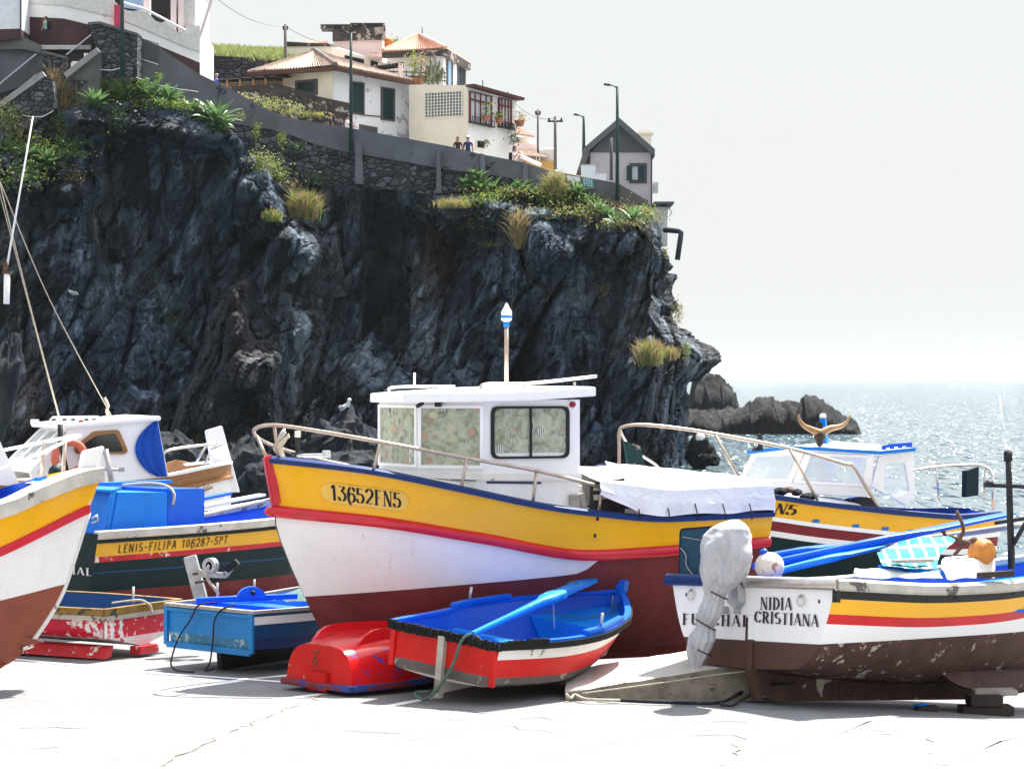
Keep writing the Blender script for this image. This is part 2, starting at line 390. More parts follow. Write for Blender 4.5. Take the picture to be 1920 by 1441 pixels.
M['rock'] = rock_mat('shore rock', 1.7)
M['reef'] = rock_mat('reef rock', .4)
def masonry(name, dark, light, scale, mortar):
    m, nt, b = new_mat(name)
    tc = nd(nt, 'ShaderNodeTexCoord'); mp = nd(nt, 'ShaderNodeMapping'); mp.inputs['Scale'].default_value = (1,1,1.5)
    nt.links.new(tc.outputs['Object'], mp.inputs[0])
    v = nd(nt, 'ShaderNodeTexVoronoi', i_Scale=scale); nt.links.new(mp.outputs[0], v.inputs['Vector'])
    e = nd(nt, 'ShaderNodeTexVoronoi', i_Scale=scale, feature='DISTANCE_TO_EDGE'); nt.links.new(mp.outputs[0], e.inputs['Vector'])
    s = nd(nt, 'ShaderNodeSeparateColor'); nt.links.new(v.outputs['Color'], s.inputs[0])
    c = ramp(nt, s.outputs[0], [(0,dark),(.75,light),(1,tuple(x*1.7 for x in light))])
    o, _ = tex(nt, scale=6, detail=6); c = mix(nt, ramp(nt, o, [(.35,.5),(.65,0)]), c, dark)
    c = mix(nt, ramp(nt, e.outputs['Distance'], [(.03,1),(.10,0)]), c, mortar)
    nt.links.new(c, b.inputs['Base Color']); b.inputs['Roughness'].default_value = .9
    bumped(nt, b, ramp(nt, e.outputs['Distance'], [(0,0),(.2,1)]), .8, .12)
    return m
M['stone'] = masonry('lava stone masonry', (.020,.024,.030), (.105,.108,.115), 2.6, (.014,.016,.02))
M['stone_small'] = masonry('dark rubble masonry', (.016,.020,.026), (.085,.090,.100), 2.2, (.012,.014,.018))
M['parapet'] = paint('grey cement render', (.115,.12,.132), .9, .25, .6, chip=((.04,.042,.05),.93,1.5), streak=.4, bump=.3)
M['stair'] = paint('grey stair concrete', (.12,.115,.11), .9, .2, 1.5, bump=.3)
M['kerb_pale'] = paint('pale concrete coping', (.30,.28,.27), .9, .15, 2)
M['asphalt'] = paint('path concrete', (.46,.45,.43), .9, .2, 1)
M['cream'] = paint('cream render', (.80,.73,.58), .85, .06, .7, streak=.12)
M['cream_bright'] = paint('pale cream render', (.82,.77,.66), .85, .06, .7, streak=.12)
M['render_white'] = paint('weathered whitewash', (.86,.86,.87), .9, .05, .8, chip=((.46,.48,.51),.84,1.6), streak=.3)
M['render_bay'] = paint('stained render in lit tone', (.84,.83,.79), .85, .08, .8, chip=((.48,.45,.40),.96,1.2), streak=.15)
M['terrace_white'] = paint('streaked white render', (.82,.79,.76), .85, .06, .8, streak=.18, chip=((.45,.42,.40),.98,1.0))
M['roughcast'] = paint('grey roughcast', (.62,.60,.56), .95, .15, 6, bump=.8, bscale=14)
M['pink'] = paint('pale pink render', (.78,.62,.60), .85, .05, .8)
M['maroon'] = paint('maroon plinth', (.070,.035,.035), .85, .2, 1, streak=.2)
M['red_panel'] = paint('red panel', (.50,.05,.10), .7, .1, 2)
M['tile_old'] = paint('old clay tiles', (.43,.335,.27), .85, .32, 3.2, chip=((.12,.09,.07),.93,2.5), bump=.3)
M['tile_red'] = paint('red clay tiles', (.48,.285,.21), .8, .28, 3, bump=.3)
M['tile_edge'] = paint('dark roof edge', (.10,.045,.035), .85, .2, 2)
M['ridge'] = paint('cement ridge', (.13,.105,.095), .9, .25, 2)
M['mould'] = paint('mouldy concrete', (.050,.043,.040), .95, .5, 1.3, chip=((.34,.30,.27),.86,2.2), bump=.5)
M['shutter'] = paint('dark green shutter', (.010,.034,.038), .6, .2, 2, stretch=(1,1,14))
M['stone_frame'] = paint('grey stone window surround', (.085,.082,.085), .9, .15, 2)
M['frame_red'] = paint('oxblood window frame', (.16,.025,.03), .5, .15, 2)
M['curtain'] = paint('pale curtain behind glass', (.55,.57,.60), .25, .1, 2, stretch=(5,5,.6))
M['block_glass'] = None
M['slate'] = paint('dark slate cladding', (.075,.085,.090), .8, .12, 2, stretch=(1,1,8))
M['gable_grey'] = paint('mauve grey render', (.44,.405,.42), .9, .07, 1, bump=.3)
M['roof_dark'] = paint('dark grey roofing', (.10,.105,.11), .7, .12, 2)
M['pole_green'] = paint('green lamp post', (.018,.052,.048), .5, .15, 2)
M['pole_wood'] = paint('grey utility pole', (.12,.11,.105), .8, .2, 2)
M['pipe'] = paint('grey plastic pipe', (.045,.048,.055), .6, .15, 3)
M['tank'] = paint('white tank', (.74,.76,.78), .6, .04, 2)
M['fence_panel'] = paint('brown grey fence boards', (.12,.105,.10), .85, .2, 3, stretch=(8,8,.5))
M['pot'] = paint('terracotta pot', (.36,.15,.08), .8, .15, 3)
M['soil'] = paint('earth', (.16,.13,.09), .95, .3, 2, bump=.6)
def leafy(name, a, b_, rough=.55, trans=.25):
    m, nt, b = new_mat(name)
    oi = nd(nt, 'ShaderNodeObjectInfo'); o, _ = tex(nt, scale=2.2, detail=5)
    c = ramp(nt, o, [(.3,a),(.7,b_)]); nt.links.new(c, b.inputs['Base Color']); b.inputs['Roughness'].default_value = rough
    t = nd(nt, 'ShaderNodeBsdfTranslucent'); nt.links.new(c, t.inputs[0])
    mx = nd(nt, 'ShaderNodeMixShader', i_Fac=trans); nt.links.new(b.outputs[0], mx.inputs[1]); nt.links.new(t.outputs[0], mx.inputs[2])
    nt.links.new(mx.outputs[0], nt.nodes['Material Output'].inputs[0]); return m
M['agave'] = leafy('agave leaf', (.04,.11,.045), (.20,.30,.10), .45, .35)
M['leaf'] = leafy('shrub leaf', (.10,.16,.025), (.27,.34,.06), .6, .45)
M['leaf_dark'] = leafy('dark leaf', (.02,.05,.018), (.06,.10,.03), .6, .25)
M['straw'] = leafy('dry grass', (.26,.19,.085), (.44,.33,.17), .8, .3)
M['grass'] = leafy('hill grass', (.15,.20,.05), (.36,.40,.15), .7, .4)
M['flower'] = leafy('dry flower heads', (.26,.24,.13), (.42,.38,.24), .8, .3)
M['cactus'] = leafy('grey green cactus', (.08,.10,.05), (.17,.17,.10), .8, .1)
# people
M['skin'] = paint('skin', (.42,.22,.15), .6, .05, 5, bump=0)
M['hair_dark'] = paint('dark hair', (.02,.016,.014), .6, .2, 20, bump=0)
M['hair_grey'] = paint('grey hair', (.35,.34,.33), .7, .2, 20, bump=0)
M['hair_fair'] = paint('fair hair', (.32,.20,.10), .7, .2, 20, bump=0)
for k, c in dict(teal=(.30,.52,.46), black=(.018,.018,.022), navy=(.012,.016,.03), white=(.75,.75,.76), pink=(.60,.05,.14), blue=(.30,.42,.60), trousers=(.03,.034,.045), tan=(.36,.28,.20)).items():
    M['c_'+k] = paint(k+' fabric', c, .9, .1, 6, bump=0)
def glassblock():
    m, nt, b = new_mat('glass blocks')
    o, _ = tex(nt, scale=4, detail=3); c = ramp(nt, o, [(.35,(.045,.06,.07)),(.7,(.16,.19,.21))])
    nt.links.new(c, b.inputs['Base Color']); b.inputs['Roughness'].default_value = .15; return m
M['block_glass'] = glassblock()
def sea_mat():
    m, nt, b = new_mat('sea water')
    b.inputs['Base Color'].default_value = (.045,.09,.11,1); b.inputs['Roughness'].default_value = .13
    b.inputs['IOR'].default_value = 1.33
    tc = nd(nt, 'ShaderNodeTexCoord'); acc = None
    for sc_, st, amp, det in ((.20,(1,.22,1),.25,4),(1.1,(1,.14,1),.7,4),(2.6,(1,.11,1),SEA_GLINT,2)):
        mp = nd(nt, 'ShaderNodeMapping'); mp.inputs['Scale'].default_value = st; nt.links.new(tc.outputs['Object'], mp.inputs[0])
        n = nd(nt, 'ShaderNodeTexNoise', i_Scale=sc_, i_Detail=det, i_Roughness=.65); nt.links.new(mp.outputs[0], n.inputs['Vector'])
        s1 = nd(nt, 'ShaderNodeVectorMath', operation='SUBTRACT'); nt.links.new(n.outputs['Color'], s1.inputs[0]); s1.inputs[1].default_value = (.5,.5,.5)
        s2 = nd(nt, 'ShaderNodeVectorMath', operation='MULTIPLY'); nt.links.new(s1.outputs[0], s2.inputs[0]); s2.inputs[1].default_value = (amp*SEA_AMP,amp*SEA_AMP,0)
        if acc is None: acc = s2.outputs[0]
        else:
            a = nd(nt, 'ShaderNodeVectorMath', operation='ADD'); nt.links.new(acc, a.inputs[0]); nt.links.new(s2.outputs[0], a.inputs[1]); acc = a.outputs[0]
    a = nd(nt, 'ShaderNodeVectorMath', operation='ADD'); nt.links.new(acc, a.inputs[0]); a.inputs[1].default_value = (0,0,1)
    z = nd(nt, 'ShaderNodeVectorMath', operation='NORMALIZE'); nt.links.new(a.outputs[0], z.inputs[0]); nt.links.new(z.outputs[0], b.inputs['Normal'])
    return m
M['sea'] = sea_mat()
# ================================================================ camera, light, sky
sc = bpy.context.scene
cam = bpy.data.cameras.new('camera'); co = bpy.data.objects.new('camera', cam); C.objects.link(co)
co.location = (0,0,CAMH); co.rotation_euler = (R(90),0,0)
cam.sensor_width = 36; cam.lens = 36*FPX/1920; cam.shift_y = (HORIZ-720.5)/1920; cam.clip_start = .5; cam.clip_end = 60000
sc.camera = co
SUN_EL, SUN_AZ = R(60), R(35)
sdir = Vector((math.sin(SUN_AZ)*math.cos(SUN_EL), math.cos(SUN_AZ)*math.cos(SUN_EL), math.sin(SUN_EL)))
sl = bpy.data.lights.new('sun', 'SUN'); sl.energy = SUN_E; sl.angle = R(.53); sl.color = (1,.955,.89)
so = bpy.data.objects.new('sun', sl); C.objects.link(so); so.location = sdir*300; so.rotation_euler = (-sdir).to_track_quat('-Z','Y').to_euler()
w = bpy.data.worlds.new('World'); sc.world = w; w.use_nodes = True
sky = w.node_tree.nodes.new('ShaderNodeTexSky'); sky.sky_type = 'NISHITA'; sky.sun_disc = False
sky.sun_elevation = SUN_EL; sky.sun_rotation = SUN_AZ; sky.air_density = SKY_AIR; sky.dust_density = SKY_DUST; sky.ozone_density = SKY_OZ; sky.altitude = 0
hs_ = w.node_tree.nodes.new('ShaderNodeHueSaturation'); hs_.inputs['Saturation'].default_value = SKY_SAT; w.node_tree.links.new(sky.outputs[0], hs_.inputs['Color']); tc_ = nd(w.node_tree, 'ShaderNodeTexCoord'); sp_ = nd(w.node_tree, 'ShaderNodeSeparateXYZ'); w.node_tree.links.new(tc_.outputs['Generated'], sp_.inputs[0]); hf_ = ramp(w.node_tree, sp_.outputs[2], [(.0,1.0),(.25,.98),(.55,.25),(1,.1)]); hz_ = mix(w.node_tree, hf_, (0,0,0), HAZE_COL); [w.node_tree.links.remove(l) for l in list(hz_.node.inputs[6].links)]; w.node_tree.links.new(hs_.outputs[0], hz_.node.inputs[6]); w.node_tree.links.new(hz_, w.node_tree.nodes['Background'].inputs[0]); w.node_tree.nodes['Background'].inputs[1].default_value = SKY_E
sc.view_settings.view_transform = 'Standard'; sc.view_settings.look = 'None'; sc.view_settings.exposure = EXPO; sc.view_settings.gamma = 1
# ================================================================ ground, quay, sea
QY = 38.0
mb = MB(); xs = [-90+6*i for i in range(15)]+[-2+.5*i for i in range(29)]+[15+5*i for i in range(16)]; ys = [-70,-40,-20,0,6,10,13]+[15+.5*i for i in range(46)]+[QY]
mb.grid([[(x, y, ground_z(x,y)) for x in xs] for y in ys]+[[(x, QY, -4) for x in xs]])
tag(mb.build('ground', M['concrete']), kind='structure')
def strip(mb, pts, w, jit=0, z=.004):
    pts = [GG(px, py) for px, py in pts]
    q = []
    for a, b in zip(pts, pts[1:]):
        n = max(1, int((b-a).length/.12)) if jit else max(3,int((b-a).length/.4))
        q += [a.lerp(b, i/n) for i in range(n)]
    q.append(pts[-1]); rows = []
    for i, p in enumerate(q):
        d = q[min(i+1,len(q)-1)]-q[max(i-1,0)]; d.z = 0; n = Vector((-d.y,d.x,0)).normalized()
        ww = w*(random.uniform(.15,1.3) if jit else 1); s = n*random.gauss(0,jit)
        a = p+s+n*ww/2; b = p+s-n*ww/2
        a.z = ground_z(a.x,a.y)+z; b.z = ground_z(b.x,b.y)+z; rows.append([a, b])
    mb.grid(rows)
LZ = [0]; CZ_ = [0]
def CZ(): CZ_[0] += 1; return .0072+.00012*CZ_[0]
def line(mb, q, w): LZ[0] += 1; strip(mb, q, w, z=.0012+.0004*LZ[0])
mb = MB()
line(mb, [(-60,1332),(1140,1443)], .105)
for q in ([(0,1292),(300,1256)],[(0,1336),(283,1299),(455,1275)],[(167,1358),(617,1299)],[(400,1383),(640,1341),(815,1307)],[(666,1404),(1074,1321)],
          [(960,1432),(1240,1365),(1350,1340)],[(1346,1433),(1580,1366),(1680,1342)],[(1764,1433),(1920,1377)]): line(mb, q, .105)
line(mb, [(-40,1230),(183,1250),(300,1262),(540,1279)], .10)
tag(mb.build('painted_lines', M['line'], recalc=False), kind='structure')
mb = MB()
strip(mb, [(280,1440),(395,1393),(430,1371),(500,1346),(560,1322),(616,1297)], .026, .03, CZ())
strip(mb, [(765,1323),(829,1327),(896,1333),(942,1342)], .022, .03, CZ()); strip(mb, [(985,1343),(1070,1349)], .02, .03, CZ())
strip(mb, [(1261,1376),(1330,1379),(1403,1383)], .022, .04, CZ()); strip(mb, [(1580,1371),(1672,1375)], .02, .02, CZ())
strip(mb, [(40,1363),(160,1364)], .02, .03, CZ()); strip(mb, [(640,1371),(780,1374)], .02, .03, CZ()); strip(mb, [(50,1404),(110,1401)], .02, .02, CZ())
strip(mb, [(1370,1394),(1385,1400),(1388,1416)], .02, .02, CZ()); strip(mb, [(1735,1385),(1756,1391)], .02, .02, CZ()); strip(mb, [(1740,1412),(1752,1412)], .03, .02, CZ())
strip(mb, [(1340,1353),(1400,1352)], .02, .02, CZ()); strip(mb, [(840,1344),(1060,1378)], .012, .05, CZ()); strip(mb, [(1480,1360),(1700,1371)], .008, .03, CZ())
tag(mb.build('ground_cracks', M['crack'], recalc=False), kind='structure')
SEA = -2.0
mb = MB(); mb.quad((-9000,QY-6,SEA),(9000,QY-6,SEA),(9000,9000,SEA),(-9000,9000,SEA))
# near water as a real wavy sheet, the far sea flat with rippled shading
tag(mb.build('sea', M['sea']), kind='structure')
# ================================================================ cliff
ctop = lin([(-400,250),(0,232),(90,222),(130,205),(170,195),(300,187),(380,214),(440,250),(475,292),(540,336),(600,346),(700,352),(820,366),(880,368),(1000,388),(1100,394),(1180,404),(1215,394),(1245,420)])
right_edge = lin([(380,1232),(415,1246),(432,1254),(445,1259),(462,1260),(480,1280),(520,1287),(545,1284),(572,1296),(590,1288),(612,1298),(628,1312),(645,1336),(662,1350),(676,1356),(690,1345),(704,1336),(720,1326),(760,1324),(800,1322),(840,1318),(900,1330)])
Dbase = lin([(-400,117),(0,119),(200,121),(450,123),(600,126),(1000,125),(1220,124),(1360,127)])
def seg_d(px, py, a, b):
    vx, vy = b[0]-a[0], b[1]-a[1]; t = max(0, min(1, ((px-a[0])*vx+(py-a[1])*vy)/(vx*vx+vy*vy)))
    return math.hypot(px-a[0]-t*vx, py-a[1]-t*vy)
def bump1(d, w): return math.exp(-(d/w)**2)
def cliff_D(px, py, v):
    D = Dbase(px)-4.5*v
    D -= 2.6*bump1(seg_d(px,py,(150,225),(430,262)), 26)*(1 if py > 0 else 1)
    D -= 3.2*bump1(seg_d(px,py,(470,350),(560,470)), 48)
    D -= 2.8*bump1(seg_d(px,py,(425,560),(455,700)), 36)+2.6*bump1(seg_d(px,py,(500,690),(505,800)), 30)
    D -= 3.0*bump1(seg_d(px,py,(-100,345),(150,352)), 40)
    D -= 2.2*bump1(seg_d(px,py,(850,385),(1010,425)), 34)
    D -= 3.4*bump1(seg_d(px,py,(1010,480),(1240,440)), 50)+2.2*bump1(seg_d(px,py,(1060,590),(1090,660)), 34)
    D += 3.0*bump1(seg_d(px,py,(800,480),(760,640)), 90)+2.2*bump1(seg_d(px,py,(250,420),(320,640)), 70)
    D -= 2.5*bump1(seg_d(px,py,(560,620),(400,760)), 40)
    return D
def facets(x, z, y, s, amp):
    q = Vector(((x-.42*z)/s, y/s, z/(s*2.9)))
    d, pts = noise.voronoi(q)
    p = pts[0]; h = noise.cell_vector(p*7.31+Vector((3.1,1.7,9.2)))
    r = q-p
    return amp*(h.x*.6+ (h.y-.5)*1.5*r.x+(h.z-.5)*1.3*r.z) + amp*.55*max(0, .16-(d[1]-d[0]))/.16
NU, NV = 470, 280
rows = []
for i in range(NV+1):
    v = i/NV; row = []
    for j in range(NU+1):
        u = j/NU
        py_l = ctop(-400)+(905-ctop(-400))*v
        px = -400; 
        py = ctop(1245)+(905-ctop(1245))*v
        xr = right_edge(py)-3+24*math.exp(-((py-665)/45)**2)+8*math.exp(-((py-500)/40)**2)
        px = -400+(xr+400)*(1-(1-u)**1.0)
        t = ctop(min(px,1245)); py = t+(905-t)*v
        D = cliff_D(px, py, v)
        e = max(0, (px-(xr-95))/95); D += 7*e**2.2
        p = P(px, py, D)
        fade = min(1, .25+v*8)
        k = facets(p.x, p.z, D*.3, 4.6, 2.3)+facets(p.x+40, p.z, D*.3, 1.7, 1.0)+facets(p.x+90, p.z, D*.4, .75, .5)+facets(p.x+150, p.z, D*.5, .34, .26)
        k += .7*noise.fractal(Vector((p.x*.2-.07*p.z, D*.2, p.z*.11)), 1, 2, 5)+.35*noise.ridged_multi_fractal(Vector((p.x*.8-.3*p.z, D*.5, p.z*.32)), 1, 2.1, 4, 1, 2)
        k *= fade
        p = P(px, py, D+k*(1-.55*min(1,e))-.6*fade); p.x -= .42*k*min(1,e)**2; row.append(p)
    b = row[-1]
    for q in range(1, 9):                      # round the headland and run back
        yq = b.y+1.4*q; kq = facets(yq*.9, b.z, 3, 4.6, 2.0)+facets(yq+40, b.z, 5, 1.7, .8)+.5*noise.fractal(Vector((yq*.5,b.z*.4,7)),1,2,4); row.append(Vector((b.x-.05*q*q-.12*q-.42*kq*min(1,q/2.5)*fade, yq, b.z)))
    rows.append(row)
top = [[Vector((p.x, p.y+dy, p.z+dz)) for p in rows[0]] for dy, dz in ((40,-.6),(6,-.3),(2.0,-.1))]
mb = MB(); mb.grid(top+rows)
cl = mb.build('cliff', M['cliff'], smooth=14); tag(cl, kind='structure')
from mathutils.bvhtree import BVHTree
bvh = BVHTree.FromPolygons([v.co.copy() for v in cl.data.vertices], [tuple(p.vertices) for p in cl.data.polygons])
EYE = Vector((0,0,CAMH))
def on_cliff(px, py, back=0.0):
    d = (P(px,py,100)-EYE).normalized(); h = bvh.ray_cast(EYE, d)
    if h[0] is None: return P(px, py, Dbase(px)+1)
    return h[0]-d*back
# sea rocks and boulders
def mound(name, label, outline, D0, D1, mat, amp, nx=150, nd=36, base=SEA-.8):
    f = lin(outline); x0, x1 = outline[0][0], outline[-1][0]; rows = []
    Dm = (D0+D1)/2
    for i in range(nd+1):
        t = i/nd; row = []
        for j in range(nx+1):
            px = x0+(x1-x0)*j/nx; D = D0+(D1-D0)*t
            zt = P(px, f(px), Dm).z; X = (px-960)/FPX*Dm
            s = math.sin(math.pi*min(1, max(0, t)))**.3
            n = noise.fractal(Vector((X*.35, D*.35, 2)), 1, 2, 6)*amp+facets(X, t*3, D*.5, 1.6, amp*.8)
            z = base+(zt-base)*s+(n-.2*amp)*min(1, s*1.5)*(.25 if abs(t-.5) < .04 else 1)
            row.append((X+.5*amp*noise.noise(Vector((D*.6, X*.5, 0))), D, z))
        rows.append(row)
    mb = MB(); mb.grid(rows); o = mb.build(name, mat, smooth=35)
    return tag(o, label, 'rock')
mound('sea_rock', 'tall dark sea rock just beyond the foot of the cliff headland', [(1285,790),(1300,715),(1330,705),(1348,710),(1362,722),(1374,730),(1379,752),(1385,790)], 222, 230, M['reef'], .7, 60)
mound('reef', 'long low black reef jutting into the sea beyond the cliff', [(1270,778),(1340,772),(1400,764),(1415,755),(1425,750),(1445,749),(1462,756),(1472,749),(1480,750),(1500,757),(1503,745),(1512,743),(1530,750),(1553,759),(1560,772),(1575,783),(1590,787),(1600,793),(1605,802),(1609,812)], 198, 206, M['reef'], .5, 190)
def boulder(label, px, py, D, size, seed, mat, squash=(1,1,1), tilt=0):
    c = P(px, py, D); mb = MB(); n = 44; rows = []
    for i in range(n//2+1):
        a = math.pi*i/(n//2); row = []
        for j in range(n):
            q = Vector((math.sin(a)*math.cos(2*math.pi*j/n), math.sin(a)*math.sin(2*math.pi*j/n), math.cos(a)))
            k = 1+.35*noise.fractal(q*1.3+Vector((seed,0,0)), 1, 2, 5)+.35*facets(q.x*2+seed*3, q.z*2, q.y*2, .9, .6)
            p = Vector((q.x*squash[0], q.y*squash[1], q.z*squash[2]))*k*size
            p.rotate(Matrix.Rotation(tilt,3,'Y')); row.append(c+p)
        rows.append(row)
    mb.grid(rows, close=True); return tag(mb.build('boulder', mat, smooth=35, loc=c), label, 'rock', 'boulders at the foot of the cliff')
boulder('big sunlit boulder behind the cabin boat, left of its windscreen', 645, 842, 62, .86, 1.0, M['rock'], (1,1,1.05), .2)
boulder('pale slanted boulder seen under the bow rail of the large cabin boat', 598, 838, 56, .55, 2.2, M['rock'], (1.25,1,.6), -.5)
boulder('low dark boulder behind the foredeck of the large cabin boat', 650, 880, 54, .75, 3.7, M['rock'], (1.4,1,.5))
boulder('dark rounded boulder right of the tall white stempost', 455, 890, 52, .70, 4.4, M['rock'], (.9,1,1.0), .3)
boulder('small dark boulder beside the bow of the large cabin boat', 490, 905, 50, .48, 5.1, M['rock'], (1,1,.9))
boulder('grey boulder under the bow rail of the white wooden-railed boat', 340, 858, 50, .55, 6.3, M['rock'], (1.1,1,.7), .6)
boulder('tall craggy rock cut off by the left edge below the hanging boom', -10, 742, 75, 1.05, 7.9, M['rock'], (.60,.9,1.7), .25)
boulder('square black rock standing in the water at the cliff foot', 1312, 848, 122, .85, 8.8, M['reef'], (.8,.9,1.0))
boulder('low black rock at the waterline right of the cliff foot', 1328, 862, 121, .55, 9.4, M['reef'], (1.1,.9,.6))
# ================================================================ promenade wall, path, stairs
wtop = lin([(250,62),(297,87),(370,137),(432,167),(475,191),(500,205),(545,222),(657,240),(770,261),(845,275),(902,289),(980,304),(1027,319),(1095,331),(1155,343),(1190,364),(1222,388)])
wmid = lin([(250,150),(420,230),(500,241),(540,251),(600,275),(657,286),(700,293),(845,319),(950,332),(1030,352),(1160,386),(1222,400)])
wbot = lin([(250,200),(420,282),(480,306),(560,346),(660,362),(800,370),(900,372),(1000,385),(1160,405),(1222,410)])
Dp = lin([(-100,118),(250,123.5),(600,127.3),(1000,126.6),(1222,125.6)])
pxs = [258,280,297,320,345,370,400,432,455,475,500,522,545,580,620,657,700,740,770,810,845,875,902,940,980,1005,1027,1060,1095,1125,1155,1175,1190,1222]
root = wthing('promenade_wall', 'long grey cement parapet on dark rubble wall winding along the cliff top', 'wall', P(700,300,Dp(700)))
mb = MB(); mb.grid([[P(p,f(p),Dp(p)+dd) for p in pxs] for f, dd in ((lambda p: wtop(p)-3*0,.0),(wmid,0),(wmid,.45),(wtop,.40),(wtop,0))]); mb.build('parapet', M['parapet'], root)
mb = MB(); mb.grid([[P(p,f(p),Dp(p)+dd) for p in pxs] for f, dd in ((lambda p: wmid(p)-1,.06),(wbot,-.05),(wbot,.9),(lambda p: wmid(p)-1,.9))]); mb.build('rubble_base', M['stone_small'], root)
for px, t, b, w in ((672,268,345,13),(822,282,362,8),(905,287,342,9),(985,305,348,9),(418,190,260,4)):
    mb = MB(); D = Dp(px)
    mb.slab([P(px-w*.45,t,D-.25),P(px+w*.45,t+3,D-.25),P(px+w*.7,b,D-.6),P(px-w*.5,b,D-.6)], (0,.8,0)); mb.build('pilaster', M['parapet'], root)
# the path behind it
mb = MB(); rowsA = []
for dd in (.42, 3.5, 9):
    rowsA.append([P(p,wtop(p),Dp(p))+Vector((0,dd,-1.08)) for p in pxs])
mb.grid(rowsA); tag(mb.build('path', M['asphalt'], recalc=False), kind='structure')
# earth and rock terraces under the houses
mb = MB(); tp = [(-200,60),(40,95),(250,95),(375,137),(430,170),(520,195),(600,210),(660,245),(770,268),(880,292),(1000,330),(1100,350),(1222,395)]
mb.grid([[P(a,b,Dp(min(max(a,-100),1222))+dd)+Vector((0,0,-1.6-drop)) for a, b in tp] for dd, drop in ((2,0),(25,0),(25,18))])
tag(mb.build('terrain', M['soil'], recalc=False), kind='structure')
class Wall:
    def __init__(s, a, b):                     # (px, D) at the two ends
        s.a = Vector(((a[0]-960)/FPX*a[1], a[1])); s.b = Vector(((b[0]-960)/FPX*b[1], b[1]))
        d = (s.b-s.a).normalized(); s.n = Vector((d.y,-d.x,0))
        if s.n.y > 0: s.n = -s.n
    def D(s, px):
        k = (px-960)/FPX; d = s.b-s.a; t = (k*s.a.y-s.a.x)/(d.x-k*d.y); return s.a.y+t*d.y
    def at(s, px, py, off=0): return P(px, py, s.D(px))+s.n*off
    def poly(s, mb, pts, off=0, th=.1, m=0):
        mb.slab([s.at(px,py,off) for px,py in pts], -s.n*th, m)
def quadpts(x0, x1, yl, yr):                   # left/right columns with own (top,bottom)
    return [(x0,yl[0]),(x1,yr[0]),(x1,yr[1]),(x0,yl[1])]
def window(parent, W, x0, x1, yl, yr, fm, pm, fw=2.0, nx=1, ny=1, proud=.10, name='window', glassname='pane', bar=None):
    mb = MB(); X = lambda t: x0+(x1-x0)*t
    T = lambda px: yl[0]+(yr[0]-yl[0])*(px-x0)/(x1-x0); B = lambda px: yl[1]+(yr[1]-yl[1])*(px-x0)/(x1-x0)
    def q(a, b, ta, tb, off, th):
        W.poly(mb, [(a, T(a)+(B(a)-T(a))*ta),(b, T(b)+(B(b)-T(b))*ta),(b, T(b)+(B(b)-T(b))*tb),(a, T(a)+(B(a)-T(a))*tb)], off, th)
    h = abs(yl[1]-yl[0]); fy = fw/h
    q(x0, x1, 0, fy, proud, proud+.05); q(x0, x1, 1-fy, 1, proud, proud+.05); q(x0, x0+fw, fy, 1-fy, proud-.003, proud+.05); q(x1-fw, x1, fy, 1-fy, proud-.003, proud+.05)
    bw = bar or fw*.6
    for k in range(1, nx):
        c = X(k/nx); q(c-bw/2, c+bw/2, fy, 1-fy, proud-.02, proud)
    for k in range(1, ny):
        c = k/ny; q(x0+fw, x1-fw, c-bw/2/h, c+bw/2/h, proud-.025, proud)
    o = mb.build(name, fm, parent)
    mb = MB(); q(x0+fw*.8, x1-fw*.8, fy*.8, 1-fy*.8, proud*.35, proud*.35+.04); mb.build(glassname, pm, o)
    return o
def body(parent, name, mat, plan, tops, bots, roof=True):
    mb = MB(); n = len(plan)
    t = [P(px,y,D) for (px,D),y in zip(plan,tops)]; b = [P(px,y,D) for (px,D),y in zip(plan,bots)]
    mb.add(t+b, [(i,(i+1)%n,(i+1)%n+n,i+n) for i in range(n)]+([tuple(range(n))] if roof else []))
    return mb.build(name, mat, parent)
def tiled(mb, a, b, c, d, n, rows=7, h=.15, m=0):     # a-b upper edge, d-c lower edge
    a,b,c,d = (Vector(x) for x in (a,b,c,d)); nn = (c-d).cross(a-d if (a-d).length > .1 else b-d).normalized()
    if nn.z < 0: nn = -nn
    g = []
    for i in range(rows*2+1):
        k = (i+1)//2/rows if False else i/(rows*2); row = []
        lift = .035*(i % 2)
        for j in range(n*4+1):
            u = j/(n*4); p = a.lerp(b,u).lerp(d.lerp(c,u), k)
            row.append(p+nn*(h*abs(math.sin(math.pi*j/4))+lift))
        g.append(row)
    mb.grid(g, m)
# ---- houses
# whitewashed house with the old tile roof
H = wthing('house', 'weathered whitewashed house with brown hip roof and dark green shutters', 'house', P(650,240,133))
body(H, 'wall', M['render_white'], [(623,131.5),(768,136),(752,146),(540,144),(532,136)], [127,150,150,139,139], [250,275,280,240,240])
W = Wall((532,136),(623,131.5)); mb = MB(); W.poly(mb, [(531,140),(623,128),(623,236),(531,220)], .02, .1); mb.build('side_wall', M['cream'], H)  # cream here paints warm reflected light onto a whitewashed face
W2 = Wall((623,131.5),(768,136))
window(H, W2, 655.5, 682, (152,213), (156,217), M['stone_frame'], M['shutter'], 3.2, name='window', glassname='shutter')
window(H, W2, 713.5, 739, (163,225), (167,228), M['stone_frame'], M['shutter'], 3.2, name='window', glassname='shutter')
mb = MB(); W2.poly(mb, [(673,233),(707,239),(707,256),(673,250)], .05, .08); W2.poly(mb, [(682,215),(714,218),(714,220),(682,217)], .06, .08); mb.build('stone_trim', M['stone_frame'], H)
window(H, W, 555.5, 596.5, (152,178), (148,178), M['stone_frame'], M['shutter'], 5, name='window', glassname='shutter')
ap = P(590,98,137); cn = P(629,125,130.6); rt = P(775,153,135.4); lf = P(462,137,136.5); bk = P(600,110,150)
